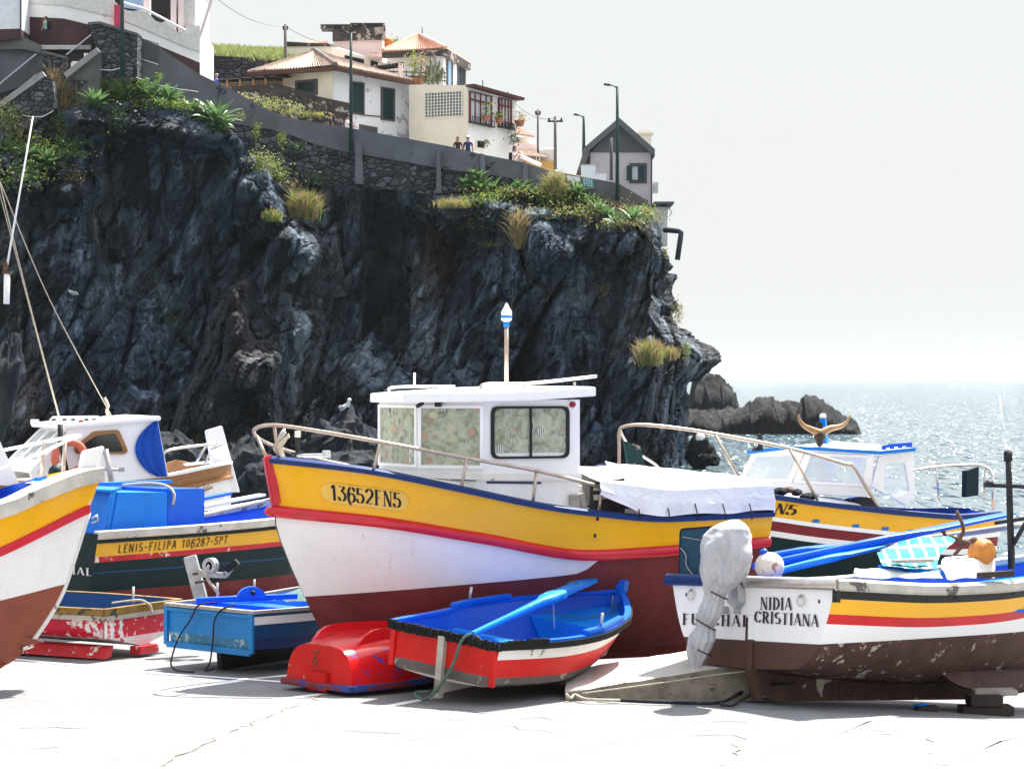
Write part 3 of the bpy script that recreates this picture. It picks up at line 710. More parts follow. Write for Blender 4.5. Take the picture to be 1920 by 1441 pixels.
mb = MB(); tiled(mb, ap, ap+Vector((.01,.01,0)), rt, cn, 34, 9); tiled(mb, ap, ap+Vector((.01,0,0)), cn, lf, 32, 9)
mb.add([ap,rt,bk,lf],[(0,1,2),(0,2,3)]); rf = mb.build('roof', M['tile_old'], H)
mb = MB(); mb.tube([ap+Vector((0,0,.12)), cn+Vector((0,0,.12))], .17, 6); mb.tube([ap+Vector((-.2,.1,.12)), ap.lerp(rt,.03)], .15, 6); mb.build('ridge', M['ridge'], rf)
mb = MB(); mb.beam(cn+Vector((0,0,-.12)), rt+Vector((0,0,-.12)), .25, .22); mb.beam(cn+Vector((0,0,-.125)), lf+Vector((0,0,-.12)), .25, .21); mb.build('eave', M['tile_edge'], rf)
# cream flat-roofed block behind, with the mouldy tank house
H = wthing('house', 'cream flat roofed house behind the brown tile roof', 'house', P(640,120,142))
body(H, 'wall', M['cream_bright'], [(537,142),(622,140.5),(724,143),(724,152),(537,152)], [86,87,118,110,80], [170,170,170,170,170])
W = Wall((622,140.5),(724,143))
window(H, W, 646, 681, (104,118), (112,123), M['dark_metal'], M['dark_glass'], 1.2, 3)
window(H, W, 695, 707, (114,126), (117,128), M['dark_metal'], M['dark_glass'], 1.2)
mb = MB(); W0 = Wall((537,141.9),(622,140.4)); W0.poly(mb, [(536,78),(566,80),(616,82),(622,87),(536,87)], .05, .8); mb.build('roof_parapet', M['mould'], H)
mb = MB(); a = P(690,100,142.0); mb_ = P(723,112,142.6); tiled(mb, P(690,100,142.6), P(722,107,143), P(724,113,142), P(688,104,141.4), 9, 2); mb.build('roof', M['tile_red'], H); mb = MB(); tiled(mb, P(575,80,143), P(614,80,143), P(618,84,141.5), P(570,84,141.5), 10, 2); mb.build('roof', M['tile_red'], H)
H = wthing('tank_house', 'pink rooftop block with black mouldy top above the cream house', 'building', P(670,90,144))
body(H, 'wall', M['pink'], [(625,144),(717,143),(722,148),(630,150)], [75,73,72,74], [120,120,120,120])
body(H, 'mouldy_top', M['mould'], [(623.5,143.8),(718,142.8),(723,148.2),(629,150.2)], [55,51,54,57], [78,75,75,78])
mb = MB(); mb.box(P(640,53,146),(2.6,1.6,.25)); mb.box(P(690,51,145),(2.2,1.5,.3)); mb.box(P(660,54,144),(1.2,.6,.15)); mb.build('roof_slab', M['mould'], H)
# square house with the pyramid tile roof
H = wthing('house', 'small white house with a bright red pyramid tile roof', 'house', P(790,130,140))
body(H, 'wall', M['render_white'], [(724,141),(831,138),(873,142),(790,152)], [101,96,119,110], [175,175,180,180])
ap = P(785,68,144); cn = P(835,93,137.2); lf = P(719,98,140.6); rt = P(878,120,141.8); bk = P(800,100,153)
mb = MB(); tiled(mb, ap, ap+Vector((.01,0,0)), cn, lf, 26, 8); tiled(mb, ap, ap+Vector((.01,.01,0)), rt, cn, 14, 8); mb.add([ap,rt,bk,lf],[(0,1,2),(0,2,3)]); rf = mb.build('roof', M['tile_red'], H)
mb = MB(); mb.tube([ap+Vector((0,0,.1)), cn+Vector((0,0,.1))], .15, 6); mb.tube([ap+Vector((0,0,.1)), lf+Vector((0,0,.1))], .15, 6); mb.build('ridge', M['tile_red'], rf)
mb = MB(); mb.beam(cn+Vector((0,0,-.2)), lf+Vector((0,0,-.2)), .3, .35); mb.beam(cn+Vector((0,0,-.2)), rt+Vector((0,0,-.2)), .3, .45); mb.build('eave', M['mould'], rf)
W = Wall((831,138),(873,142))
window(H, W, 836.5, 847, (111,163), (116,163), M['stone_frame'], M['c_blue'], 1.6, glassname='shutter'); window(H, W, 857, 871, (122,163), (130,163), M['stone_frame'], M['shutter'], 1.6, 2, glassname='shutter')
# bay-window house
H = wthing('house', 'cream house with a glass block panel and two oxblood bay windows', 'house', P(870,280,131))
body(H, 'wall', M['render_bay'], [(768,134),(877,129.5),(967,133),(960,142),(790,144)], [160,161,186,180,160], [285,300,312,310,285])
W = Wall((768,134),(877,129.5)); mb = MB(); W.poly(mb, [(767.5,159),(877,160),(877,300),(767.5,285)], .02, .1); mb.build('side_wall', M['cream'], H)  # cream on this face, whiter on the other: face shading put into colour
mb = MB(); W.poly(mb, quadpts(799,868,(175,221),(171,217)), .06, .05); gbp = mb.build('glass_block_panel', M['block_glass'], H)
mb = MB()
for k in range(13):
    x = 799+69*k/12; W.poly(mb, [(x-.55,175-4*k/12),(x+.55,175-4*k/12),(x+.55,221-4*k/12),(x-.55,221-4*k/12)], .10, .06)
for k in range(9):
    y = 175+46*k/8; W.poly(mb, [(799,y-.5),(868,y-4.5),(868,y-3.5),(799,y+.5)], .095, .06)
mb.build('mortar_grid', M['cream_bright'], gbp)
W = Wall((877,129.5),(967,133))
def bay(x0, x1, yl, yr, n):
    o = window(H, W, x0, x1, yl, yr, M['frame_red'], M['curtain'], 1.5, n, 1, .14)
    mb = MB(); f = lambda x, k: yl[0]+(yr[0]-yl[0])*(x-x0)/(x1-x0)+k*(yl[1]-yl[0]); W.poly(mb, [(x0,f(x0,.23)),(x1,f(x1,.23)),(x1,f(x1,.275)),(x0,f(x0,.275))], .17, .1); mb.build('transom_bar', M['frame_red'], o)
    mb = MB()
    for k in range(9):
        x = x0+(x1-x0)*k/8; W.poly(mb, [(x-.3,f(x,.82)),(x+.3,f(x,.82)),(x+.3,f(x,1.0)),(x-.3,f(x,1.0))], .30, .03)
    W.poly(mb, [(x0,f(x0,.81)),(x1,f(x1,.81)),(x1,f(x1,.83)),(x0,f(x0,.83))], .305, .04); W.poly(mb, [(x0-1,f(x0,.985)),(x1+1,f(x1,.985)),(x1+1,f(x1,1.02)),(x0-1,f(x0,1.02))], .32, .4)
    mb.build('window_railing', M['dark_metal'], o)
bay(878.5, 920, (171,229), (181,236), 4); bay(933, 957, (183,238), (188,243), 4)
window(H, W, 891, 908, (262,278), (264,280), M['cream'], M['dark_glass'], 1.5, 1)
mb = MB(); mb.beam(W.at(875,161,.25), W.at(970,187,.25), .6, .16); mb.build('roof', M['tile_edge'], H); mb = MB(); W.poly(mb, [(876,164),(967,189),(967,193),(876,168)], .06, .06); mb.build('cornice', M['clean_white'], H)
def potplant(label, c, r, h, mat, trail=0, pot=True, n=120):
    o = wthing('potted_plant', label, 'plant', c, 'potted plants on the cliff-top houses')
    if pot: MB().lathe([(0,0),(r*.55,0),(r*.8,r*.9),(r*.7,r*.9),(0,r*.85)], c, 10).build('pot', M['pot'], o)
    mb = MB()
    for k in range(n):
        q = Vector((random.gauss(0,r*.6), random.gauss(0,r*.4), random.uniform(r*.8,r*.9+h)))
        if trail: q.z = random.uniform(-trail, h)
        leaf(mb, Vector(c)+q, .14)
    mb.build('foliage', mat, o)
def leaf(mb, p, s, up=.3):
    d = Vector((random.gauss(0,1),random.gauss(0,1),random.gauss(0,1)+up)).normalized(); e = d.orthogonal().normalized(); e.rotate(Matrix.Rotation(random.uniform(0,6.28),3,d))
    s *= random.uniform(.6,1.4)
    mb.quad(p, p+d*s*.5+e*s*.22, p+d*s, p+d*s*.5-e*s*.22)
potplant('bushy plant on the sill of the wider bay window', W.at(898,228,.55), .35, .7, M['leaf'])
potplant('terracotta pot hung between the two bay windows', W.at(926,232,.4), .32, .3, M['leaf'])
potplant('grey trailing plant hanging below the narrow bay window', W.at(950,238,.5), .32, .2, M['leaf_dark'], 1.1, False, 260)
potplant('yellow flowering pot at the right corner of the narrow bay window', W.at(962,238,.5), .38, .5, M['straw'])
potplant('small plant on the sill of the tiny lower window', W.at(905,279,.3), .2, .3, M['leaf'], 0, False, 60)
# balcony plants and pergola between the houses
for k, (px, y, lab) in enumerate(((777,158,'young green tree in a pot left of the cactus group'),(789,158,'slim yellowish shrub between the balcony tree and the cacti'))):
    c = P(px, y, 136); o = wthing('potted_plant', lab, 'plant', c, 'potted plants on the cliff-top houses')
    MB().lathe([(0,0),(.2,0),(.3,.4),(0,.38)], c, 10).build('pot', M['pot'], o)
    mb = MB(); mb.tube([c+Vector((0,0,.3)), c+Vector((.05,0,1.5))], .03, 5); mb.build('stem', M['dark_wood'], o)
    mb = MB()
    for q in range(150): leaf(mb, c+Vector((random.gauss(0,.3),random.gauss(0,.25),random.gauss(1.2,.35))), .2)
    mb.build('foliage', M['leaf'] if k == 0 else M['straw'], o)
for k, px in enumerate((804,812,821)):
    c = P(px, 158, 135.5+k*.4); mb = MB()
    for q in range(9):
        a = c+Vector((random.gauss(0,.12),random.gauss(0,.1),random.uniform(0,.8))); b = a+Vector((random.gauss(0,.3),random.gauss(0,.2),random.uniform(.5,.9)))
        mb.tube([a, a.lerp(b,.5)+Vector((.05,0,.05)), b], [.07,.08,.04], 6)
    mb.tube([c, c+Vector((0,0,1.0))], .1, 6)
    tag(mb.build('cactus', M['cactus'], loc=c, smooth=True), ('branching cactus nearest the young tree on the balcony','middle branching cactus of the balcony group','branching cactus nearest the corner of the pyramid roof house')[k], 'cactus', 'cacti on the balcony')
o = wthing('pergola', 'dark timber pergola frame on the terrace beside the pyramid roof house', 'pergola', P(730,140,137))
mb = MB()
for y in (121,124,127): mb.beam(P(697,y+6,137), P(757,y-3,137.5), .1, .12)
for k in range(9): mb.beam(P(700+6.5*k,125-k*.5,136.6), P(704+6.5*k,123-k*.5,139), .07, .09)
mb.build('roof_beams', M['dark_wood'], o)
mb = MB(); mb.tube([P(751,154,136.8),P(751,119,136.8)], .16, 8); mb.build('post', M['pink'], o)
mb = MB()
for y in (134,142,149): mb.beam(P(700,y,136.7), P(836,y+3,136.9), .06, .07)
for k in range(12): mb.beam(P(702+12*k,132,136.72), P(702+12*k,157,136.72), .05, .06)
tag(mb.build('balcony_railing', M['dark_metal'], loc=P(760,150,136.7)), 'thin dark balcony railing in front of the cacti', 'railing')
c = P(728,80,147); tag(MB().ball(c, .36).build('float_buoy', M['orange'], smooth=True, loc=c), 'round orange float hung above the rooftops', 'buoy')
# small houses lower right
H = wthing('house', 'small cream house with curled red eaves right of the bay-window house', 'house', P(985,270,137))
body(H, 'wall', M['cream_bright'], [(962,137),(992,136),(1004,138),(975,146)], [256,258,262,256], [320,320,320,320]); mb = MB()
tiled(mb, P(955,244,142), P(972,244,142), P(1002,259,135.6), P(958,252,136.4), 10, 4); mb.build('roof', M['tile_red'], H)
body(H, 'extension', M['pink'], [(966,135),(1005,135.5),(1005,142),(966,142)], [268,270,270,268], [320,320,320,320])
H = wthing('house', 'low ochre and white house with a slanting tile roof below the pink wall', 'house', P(1010,300,132))
body(H, 'wall', M['c_white'], [(1012,133),(1041,132.5),(1043,140),(1014,140)], [280,278,277,279], [335,335,335,335])
W = Wall((985,131.5),(1041,131.9)); mb = MB(); W.poly(mb, [(985,300),(1041,302),(1041,330),(985,318)], .02, .5); mb.build('ochre_wall', paint('ochre render',(.62,.36,.12),.85,.08,1), H)
mb = MB(); tiled(mb, P(978,281,138), P(1006,283,138), P(1028,299,131), P(972,293,131), 13, 6); mb.build('roof', M['tile_old'], H)
mb = MB(); mb.beam(P(972,291,130.6), P(1012,309,130), .5, .18); mb.build('eave', M['clean_white'], H)
# grey gabled house
H = wthing('house', 'tall mauve grey house with slate clad gable at the cliff end', 'house', P(1165,340,130))
body(H, 'wall', M['gable_grey'], [(1107,130.5),(1223,130),(1222,141),(1112,141)], [286,286,286,286], [430,430,430,430])
W = Wall((1107,130.5),(1223,130)); mb = MB(); W.poly(mb, [(1107,286),(1162,228),(1223,286)], .06, .3); mb.build('gable_cladding', M['slate'], H)
mb = MB(); wc = W.n
for a, b in (((1162,222),(1098,277)),((1162,222),(1229,281))):
    A, B = W.at(*a,.45), W.at(*b,.45); mb.slab([A,B,B+Vector((0,12,0)),A+Vector((0,12,0))], (0,0,-.42))
A, B = W.at(1099,277,.4), W.at(1089,305,.4); mb.slab([A,B,B+Vector((0,12,0)),A+Vector((0,12,0))], (.3,0,-.15))
rf = mb.build('roof', M['roof_dark'], H)
body(rf, 'chimney', M['cream'], [(1199,136),(1219,136),(1219,139),(1199,139)], [253,253,253,253], [285,285,285,285]) if False else None
mb = MB(); mb.box(P(1209,264,136),(.75,.8,1.2)); mb.box(P(1209,251.5,136),(1.0,1.0,.14)); mb.build('chimney', M['cream'], rf)
mb = MB(); W.poly(mb, [(1180,306),(1213,306),(1213,344),(1180,344)], .04, .06); mb.build('window_surround', M['slate'], H)
o = window(H, W, 1184, 1198, (311,339), (311,339), M['stone_frame'], M['curtain'], 1.4, 1, proud=.18)
for x0, x1 in ((1175.5,1185.5),(1196.5,1207.5)):
    mb = MB(); W.poly(mb, [(x0,311),(x1,311),(x1,339),(x0,339)], .2, .05); mb.build('shutter', M['shutter'], o)
mb = MB()
for x in (1119,1151): W.poly(mb, [(x-2.3,306),(x+2.3,306),(x+2.3,312),(x-2.3,312)], .12, .1)
mb.build('vent_box', M['gable_grey'], H)
mb = MB(); mb.tube([W.at(1222,286,.15), W.at(1222,428,.15)], .05, 6); mb.tube([W.at(1106,286,.12), W.at(1106,340,.12)], .04, 6); mb.build('drainpipe', M['pipe'], H)
o = wthing('air_conditioner', 'white air conditioner unit on the right side of the grey gabled house', 'air conditioner', P(1229,352,131))
mb = MB(); mb.box(P(1229,352,131),(.28,.8,.62)); mb.build('casing', M['tank'], o)
mb = MB()
for k in range(5): mb.box(P(1229,343.5+4.2*k,130.57),(.30,.03,.05))
mb.build('grille', M['galv'], o)
H = wthing('hut', 'little weathered white hut on the cliff edge under the grey gabled house', 'hut', P(1240,410,130))
body(H, 'wall', M['old_white'], [(1226,130),(1252,130),(1254,135),(1228,135)], [388,388,388,388], [462,462,462,462])
mb = MB(); mb.box(P(1240,386,131.5),(1.15,5,.12)); mb.build('roof', M['roof_dark'], H)
W = Wall((1226,130),(1252,130)); window(H, W, 1229, 1245, (398,418), (398,418), M['old_white'], M['cream'], 1.2, 4, 1, .07)
mb = MB(); mb.beam(P(1253,388,129.9), P(1260,399,129.9), .05, .05); mb.beam(P(1260,399,129.9), P(1253,407,129.9), .05, .05); mb.build('bracket', M['galv'], H)
mb = MB(); mb.tube([P(1246,431,127),P(1262,432,126.6),P(1274,433,126.4),P(1277,436,126.4),P(1276,446,126.4),P(1270,487,126.4)], .16, 8); tag(mb.build('drain_pipe', M['pipe'], smooth=True, loc=P(1265,440,126.5)), 'bent dark drain pipe sticking out of the cliff edge', 'pipe')
for px0, px1, t, b, lab in ((1090,1116,311,331,'larger white water tank left of the grey gabled house'),(1116,1136,326,337,'smaller white water tank beside the grey gabled house')):
    c = P((px0+px1)/2,(t+b)/2,127.9); w_ = (px1-px0)/FPX*127.9; h_ = (b-t)/FPX*127.9+.5
    mb = MB(); mb.box(c-Vector((0,0,.25)), (w_,.9,h_)); mb.box(c+Vector((0,0,h_/2-.24)), (w_+.06,.95,.05)); tag(mb.build('water_tank', M['tank'], loc=c, bevel=.03), lab, 'water tank')
mb = MB()
for k in range(16):
    px = 1158+3.6*k; mb.slab([P(px,343+k*2.1,125.3),P(px+3.3,344+k*2.1,125.3),P(px+3.3,384,125.3),P(px,376+k*.5,125.3)], (0,.06,0))
tag(mb.build('board_fence', M['fence_panel'], loc=P(1185,365,125.3)), 'grey brown board fence at the end of the promenade wall', 'fence')
# laundry
mb = MB(); mb.tube([P(1024,318,126.0),P(1060,325,126.0),P(1118,336,126.0)], .02, 5); tag(mb.build('washing_line', M['rope'], loc=P(1070,326,126)), 'washing line strung along the promenade wall', 'line')
for px, y0, w_, h_, mt, lab in ((1034,321,11,14,'pink','faded pink towel hanging first on the washing line'),(1051,324,15,12,'pink','pale pink sheet second on the washing line'),(1075,329,24,10,'canvas','white cloth hung over the washing line'),(1102,333,19,16,'stripe','checked cloth hanging last on the washing line')):
    mb = MB(); rows = []
    for i in range(6):
        rows.append([P(px-w_/2+w_*j/9+i*.3, y0+h_*i/5+j*.35, 125.9)+Vector((0,-.06+.05*math.sin(j*1.9+i*.5),0)) for j in range(10)])
    mb.grid(rows); o = mb.build('laundry', M[mt], loc=P(px,y0,125.9), recalc=False); tag(o, lab, 'laundry', 'laundry on the washing line')
# lamp posts, poles, wires
def lamp(label, px, ytop, ybot, D, arm, r=.09):
    b = P(px,ybot,D); t = P(px,ytop,D); o = wthing('street_lamp', label, 'street lamp', b, 'street lamps on the promenade')
    MB().tube([b, b.lerp(t,.6), t], [r*1.25,r,r*.8], 8).build('pole', M['pole_green'], o, True)
    e = t+Vector((arm,0,.16)); mb = MB(); mb.tube([t-Vector((0,0,.12)), t+Vector((arm*.25,0,.02)), e.lerp(t,.35)], .04, 6); mb.build('arm', M['pole_green'], o, True)
    mb = MB(); mb.slab([e+Vector((0,-.13,0)), e+Vector((0,.13,0)), e.lerp(t,.45)+Vector((0,.15,.02)), e.lerp(t,.45)+Vector((0,-.15,.02))], (0,0,-.09)); mb.build('lamp_head', M['dark_metal'], o)
lamp('green lamp post in front of the whitewashed house', 658, 62, 285, 127.0, -.75)
lamp('tallest green lamp post in front of the grey gabled house', 1157.5, 162, 376, 124.8, -.75)
lamp('short lamp post between the tile roofs and the grey gabled house', 1094.5, 218, 300, 137, -.62)
lamp('dark green lamp post against the terrace building at top left', 229, -60, 145, 120, -.8, .1)
def pole(label, px, yt, yb, D, r, mat='pole_wood', cross=False, name='utility_pole', lean=0):
    if name == 'aerial' or mat == 'slate':
        b = P(px,yb,D); t = P(px,yt,D); return tag(MB().tube([b,t], [r,r*.8], 7).build(name, M[mat], smooth=True, loc=b), label, 'aerial' if name == 'aerial' else 'pole')
    b = P(px,yb,D); t = P(px+lean,yt,D); o = wthing(name, label, 'pole', b); MB().tube([b,t], [r,r*.8], 7).build('pole', M[mat], o, True)
    mb = MB(); mb.box(t-Vector((0,0,.3)), (.9 if cross else .3,.08,.1)); 
    for s in (-.12,.12): mb.lathe([(0,0),(.06,0),(.05,.15),(0,.16)], t+Vector((s*(3 if cross else 1),0,-.25)), 6)
    mb.build('insulators', M['dark_metal'], o)
pole('grey utility pole beside the grassy bank', 535, 46, 140, 139, .11)
pole('thin wooden pole behind the low tile roof', 1008.5, 205, 300, 134, .07)
pole('utility pole with a bent crossarm left of the water tanks', 1041, 218, 318, 131, .10, cross=True)
pole('short grey pole in front of the grey gabled house wall', 1146, 258, 338, 127.5, .10, 'slate')
pole('thin aerial mast above the pyramid roof', 791.5, 51, 72, 144, .035, 'dark_metal', name='aerial'); pole('thin aerial mast above the bay-window house', 905, 150, 168, 138, .035, 'dark_metal', name='aerial'); pole('short aerial mast at the right end of the bay-window house roof', 952, 171, 182, 138, .035, 'dark_metal', name='aerial')
mb = MB(); mb.tube([P(374,70,124),P(398,-6,124)], .085, 7); tag(mb.build('leaning_pole', M['pink'], loc=P(375,70,124)), 'pale pole leaning out from the terrace building corner', 'pole')
def wire(label, pts, r=.018, mat='dark_metal'):
    q = []
    for (a, b, s) in pts:
        for i in range(13): t = i/12; q.append(a.lerp(b,t)-Vector((0,0,s*4*t*(1-t))))
    tag(MB().tube(q, r, 4).build('overhead_wire', M[mat], loc=pts[0][0]), label, 'wire', 'overhead wires')
wire('overhead wire sagging left from the utility pole by the grassy bank', [(P(400,-8,135),P(535,49,139),.5)]); wire('overhead wire running right from the utility pole to the rooftops', [(P(535,49,139),P(640,84,143),.3)])
wire('overhead wire between the two poles left of the water tanks', [(P(962,190,135),P(1041,222,131),.4)], .014)
# grassy bank behind
mb = MB(); mb.grid([[P(px,y,D) for px, y, D in ((340,yy,DD),(375,yy-1,DD),(430,yy+2,DD),(480,yy+6,DD),(540,yy+10,DD),(600,yy+14,DD))] for yy, DD in ((170,139),(106,140.5),(90,150),(84,170),(100,230))]); tag(mb.build('hill', M['soil'], recalc=False), kind='structure')
mb = MB()
for k in range(9000):
    px = random.uniform(345,560); D = random.uniform(139.5,152); t = (D-139.5)/12.5
    y = 107-15*t+(px-375)*.055+random.uniform(-2,2); b = P(px,y,D); h = random.uniform(.15,.55); d = Vector((random.gauss(0,.5),random.gauss(0,.3),1))*h; s = Vector((random.uniform(.02,.06),random.uniform(-.05,.05),0))
    mb.add([b-s, b+s, b+d*.6+s*.8, b+d, b+d*.6-s*.8], [(0,1,2,3,4)])
tag(mb.build('grass', M['grass'], recalc=False), kind='stuff', label='tall green grass on the bank behind the houses')
mb = MB(); mb.slab([P(374,104,139.2),P(430,106,139.4),P(533,114,139.8),P(533,165,139.8),P(374,150,139.2)], (0,.4,0)); tag(mb.build('bank_wall', M['stone_small'], loc=P(450,130,139.4)), 'dark retaining wall under the grassy bank', 'wall')
o = wthing('lean_to', 'dark corrugated lean-to roof on thin posts beside the whitewashed house', 'shed', P(470,150,135))
mb = MB(); rows = [[P(px,150-(px-405)*.07,133.5)+Vector((0,dy,dz+.05*math.sin(px*1.7))) for px in range(405,540,2)] for dy, dz in ((0,0),(3.5,.35))]; mb.grid(rows); mb.grid([[p-Vector((0,0,.06)) for p in r] for r in rows]); mb.build('roof', M['dark_metal'], o, recalc=False)
mb = MB()
for px in (426,450,475,498): mb.beam(P(px,175,133.6), P(px,148,133.6), .1, .1)
mb.build('posts', M['wood'], o)
mb = MB(); mb.slab([P(405,158,136.4),P(535,152,136.4),P(535,180,136.4),P(405,180,136.4)], (0,.2,0)); mb.build('back_wall', M['c_tan'], o)
o = wthing('garden_wall', 'mossy dark garden wall stepping down in front of the whitewashed house', 'wall', P(560,200,130.5))
mb = MB(); gw = [(428,163),(470,160),(522,158),(560,168),(597,181),(640,190),(654,193),(657,200)]; mb.grid([[P(a,b,130.4)+Vector((0,0,.06*noise.noise(Vector((a*.1,0,0))))) for a,b in gw],[P(a,250,130.4) for a,b in gw],[P(a,250,131) for a,b in gw],[P(a,b,131) for a,b in gw],[P(a,b,130.4) for a,b in gw]]); mb.build('stonework', M['mould'], o)
# ---- terrace building top left
H = wthing('terrace_building', 'large white terrace building with scalloped parapet and maroon plinth at top left', 'building', P(200,60,126))
pl = [(38,123.5),(80,123),(120,122.8),(165,123),(215,123.6),(260,124.2),(300,124.8),(347,125.6),(375,126)]
def band(name, mat, top, bot, off, th=.4):
    ft, fb = lin(top), lin(bot); xs = sorted(set([a for a,_ in pl]+[a for a,_ in top]+[a for a,_ in bot])); fD = lin(pl)
    xs = [x for x in xs if 38 <= x <= 375]
    mb = MB(); mb.grid([[P(x,ft(x),fD(x)-off) for x in xs],[P(x,fb(x),fD(x)-off) for x in xs],[P(x,fb(x),fD(x)-off+th) for x in xs],[P(x,ft(x),fD(x)-off+th) for x in xs],[P(x,ft(x),fD(x)-off) for x in xs]]); return mb.build(name, mat, H)
wb_t = [(38,5),(118,10),(215,32),(260,50),(347,88),(375,97)]; mr_t = [(38,31),(120,35),(165,46),(258,68),(300,87),(375,118)]
band('plinth', M['maroon'], mr_t, [(38,95),(165,100),(260,120),(375,160)], 0)
band('white_band', M['terrace_white'], wb_t, mr_t, .04)
sc_ = [(38,-12),(118,-12),(170,-4),(200,-3),(212,0),(218,6),(228,15),(240,20),(252,21),(262,18),(272,16),(277,18),(283,30),(291,39),(302,43),(310,40),(315,37),(319,42),(326,56),(336,62),(343,61),(348,56),(349,48),(375,48)]
band('parapet', M['roughcast'], sc_, wb_t, .12)
mb = MB(); fD = lin(pl)
for x0, x1 in ((269,281),(320,330),(334,344)): mb.slab([P(x0,-20,fD(x0)+.3),P(x1,-20,fD(x1)+.3),P(x1,60,fD(x1)+.3),P(x0,60,fD(x0)+.3)], (0,.4,0))
mb.build('pillars', M['pink'], H)
mb = MB(); mb.slab([P(345,-20,126.2),P(366,-20,126.2),P(366,60,126.2),P(345,60,126.2)], (0,6,0)); mb.build('end_wall', M['roughcast'], H)
mb = MB(); mb.slab([P(215,-20,127),P(346,-20,128),P(346,70,128),P(215,40,127)], (0,.1,0)); mb.build('window_wall', M['dark_glass'], H)
mb = MB(); mb.slab([P(230,-10,126.7),P(268,-10,127),P(268,20,127),P(230,14,126.7)], (0,.1,0)); mb.build('curtain', M['c_blue'], H)
mb = MB(); mb.slab([P(366,48,126.1),P(374,60,126.1),P(374,150,126.1),P(340,150,126.1)], (0,6,0)); mb.build('side_wall', M['terrace_white'], H)
mb = MB(); mb.tube([P(228,4,123.4),P(270,16,124),P(310,37,124.6),P(347,57,125.2)], .07, 6); mb.build('handrail', M['clean_white'], H)
mb = MB(); mb.slab([P(214,8,123.2),P(227,11,123.2),P(227,54,123.2),P(214,50,123.2)], (0,.08,0)); tag(mb.build('red_panel', M['red_panel'], loc=P(220,30,123.2)), 'upright crimson panel fixed to the terrace building beside the lamp post', 'panel')
H = wthing('building', 'plain white wall corner cut off by the left edge above the stairs', 'building', P(10,50,121))
mb = MB(); mb.slab([P(-120,-30,120.5),P(38.5,-30,121),P(38.5,54,121),P(-120,58,120.5)], (0,5,0)); mb.build('wall', M['c_white'], H); mb = MB(); mb.slab([P(-120,58,120.5),P(38.5,54,121),P(38.5,72,121),P(-120,90,120.5)], (0,5,0)); mb.build('plinth', M['maroon'], H)
mb = MB(); mb.tube([P(39,-20,120.8),P(39,70,120.8)], .05, 6); mb.build('drainpipe', M['pipe'], H)
# ---- stairs
def masonry_wall(label, pts, D, th, mat='stone', cop=None):
    c = P(*pts[0], D); o = wthing('stone_wall', label, 'wall', c); mb = MB(); mb.slab([P(a,b,D) for a,b in pts], (0,th,0)); mb.build('stonework', M[mat], o)
    if cop:
        mb = MB(); A = [P(a,b,D) for a,b in cop]
        for a, b in zip(A, A[1:]): mb.beam(a+Vector((0,th/2,.03)), b+Vector((0,th/2,.03)), th+.15, .14)
        mb.build('coping', M['stair'], o)
masonry_wall('tall lava stone wall block beside the upper stairs and lamp post', [(165,47),(187,45),(257,66),(257,150),(225,160),(125,160),(125,148),(185,100)], 121.8, 2.2, cop=[(165,46),(187,44),(258,66)])
masonry_wall('stone pier between the two stair flights', [(80,99),(125,110),(125,148),(165,152),(98,205),(80,150)], 120.9, 1.2, cop=[(80,98),(126,110)])
masonry_wall('lava stone wall under the lower stair flight', [(-60,260),(83,143),(98,150),(105,205),(60,215),(-60,262)], 119.2, 1.0)
masonry_wall('grey wall at the left edge behind the lower stairs', [(-80,80),(44,88),(80,98),(80,150),(-80,200)], 121.6, .5, 'parapet', [(-80,79),(44,87)])
masonry_wall('low grey wall under the plain white corner building', [(-80,70),(44,70),(75,84),(75,100),(44,92),(-80,95)], 121.2, .4, 'stair')
def flight(label, a, b, D, w_, n):
    A, B = P(*a,D), P(*b,D); o = wthing('staircase', label, 'stairs', A); mb = MB()
    for k in range(n):
        p = A.lerp(B,(k+.5)/n); dx = (B.x-A.x)/n; hz = (B.z-A.z)/n
        mb.box(p+Vector((0,w_/2,-1.0)), (abs(dx)*1.02, w_, 2.0+hz))
    mb.build('steps', M['stair'], o)
    mb = MB(); mb.beam(A+Vector((0,-.1,.1)), B+Vector((0,-.1,.1)), .45, .3); mb.build('kerb', M['kerb_pale'], o)
flight('lower concrete stair flight climbing from the left edge', (-40,232), (84,143), 119.4, 2.0, 16)
flight('upper concrete stair flight rising to the stone block', (124,147), (186,98), 121.0, 1.8, 9)
mb = MB(); 
for k, y in enumerate((106,101,96,91,86)): mb.slab([P(68,y,122.4+k*.35),P(155,y,122.4+k*.35),P(155,y+7,122.4+k*.35),P(68,y+7,122.4+k*.35)], (0,.4,0))
tag(mb.build('landing_steps', M['stair'], loc=P(110,95,123)), 'broad landing steps under the standing man', 'stairs')
mb = MB(); mb.slab([P(40,86,121.7),P(170,86,121.7),P(170,83.5,124),P(40,83.5,124)], (0,0,-.2)); tag(mb.build('landing', M['asphalt']), kind='structure')
def railing(label, a, b, D, h, n):
    A, B = P(*a,D), P(*b,D); o = wthing('stair_railing', label, 'railing', A); up = Vector((0,0,h)); mb = MB()
    mb.tube([A+up, B+up], .045, 6); mb.tube([A+up*.06, B+up*.06], .025, 5); mb.build('handrail', M['galv'], o)
    mb = MB()
    for k in range(n+1): p = A.lerp(B,k/n); mb.tube([p, p+up], .016, 4, cap=False)
    mb.build('balusters', M['dark_metal'], o)
railing('grey railing along the lower stair flight', (-30,222), (68,142), 119.2, 1.15, 34)
railing('grey railing along the upper stair flight', (124,138), (171,100), 120.9, 1.0, 17)
railing('short dark railing between stone block and sloping parapet', (259,112), (297,124), 123.3, 1.25, 12)
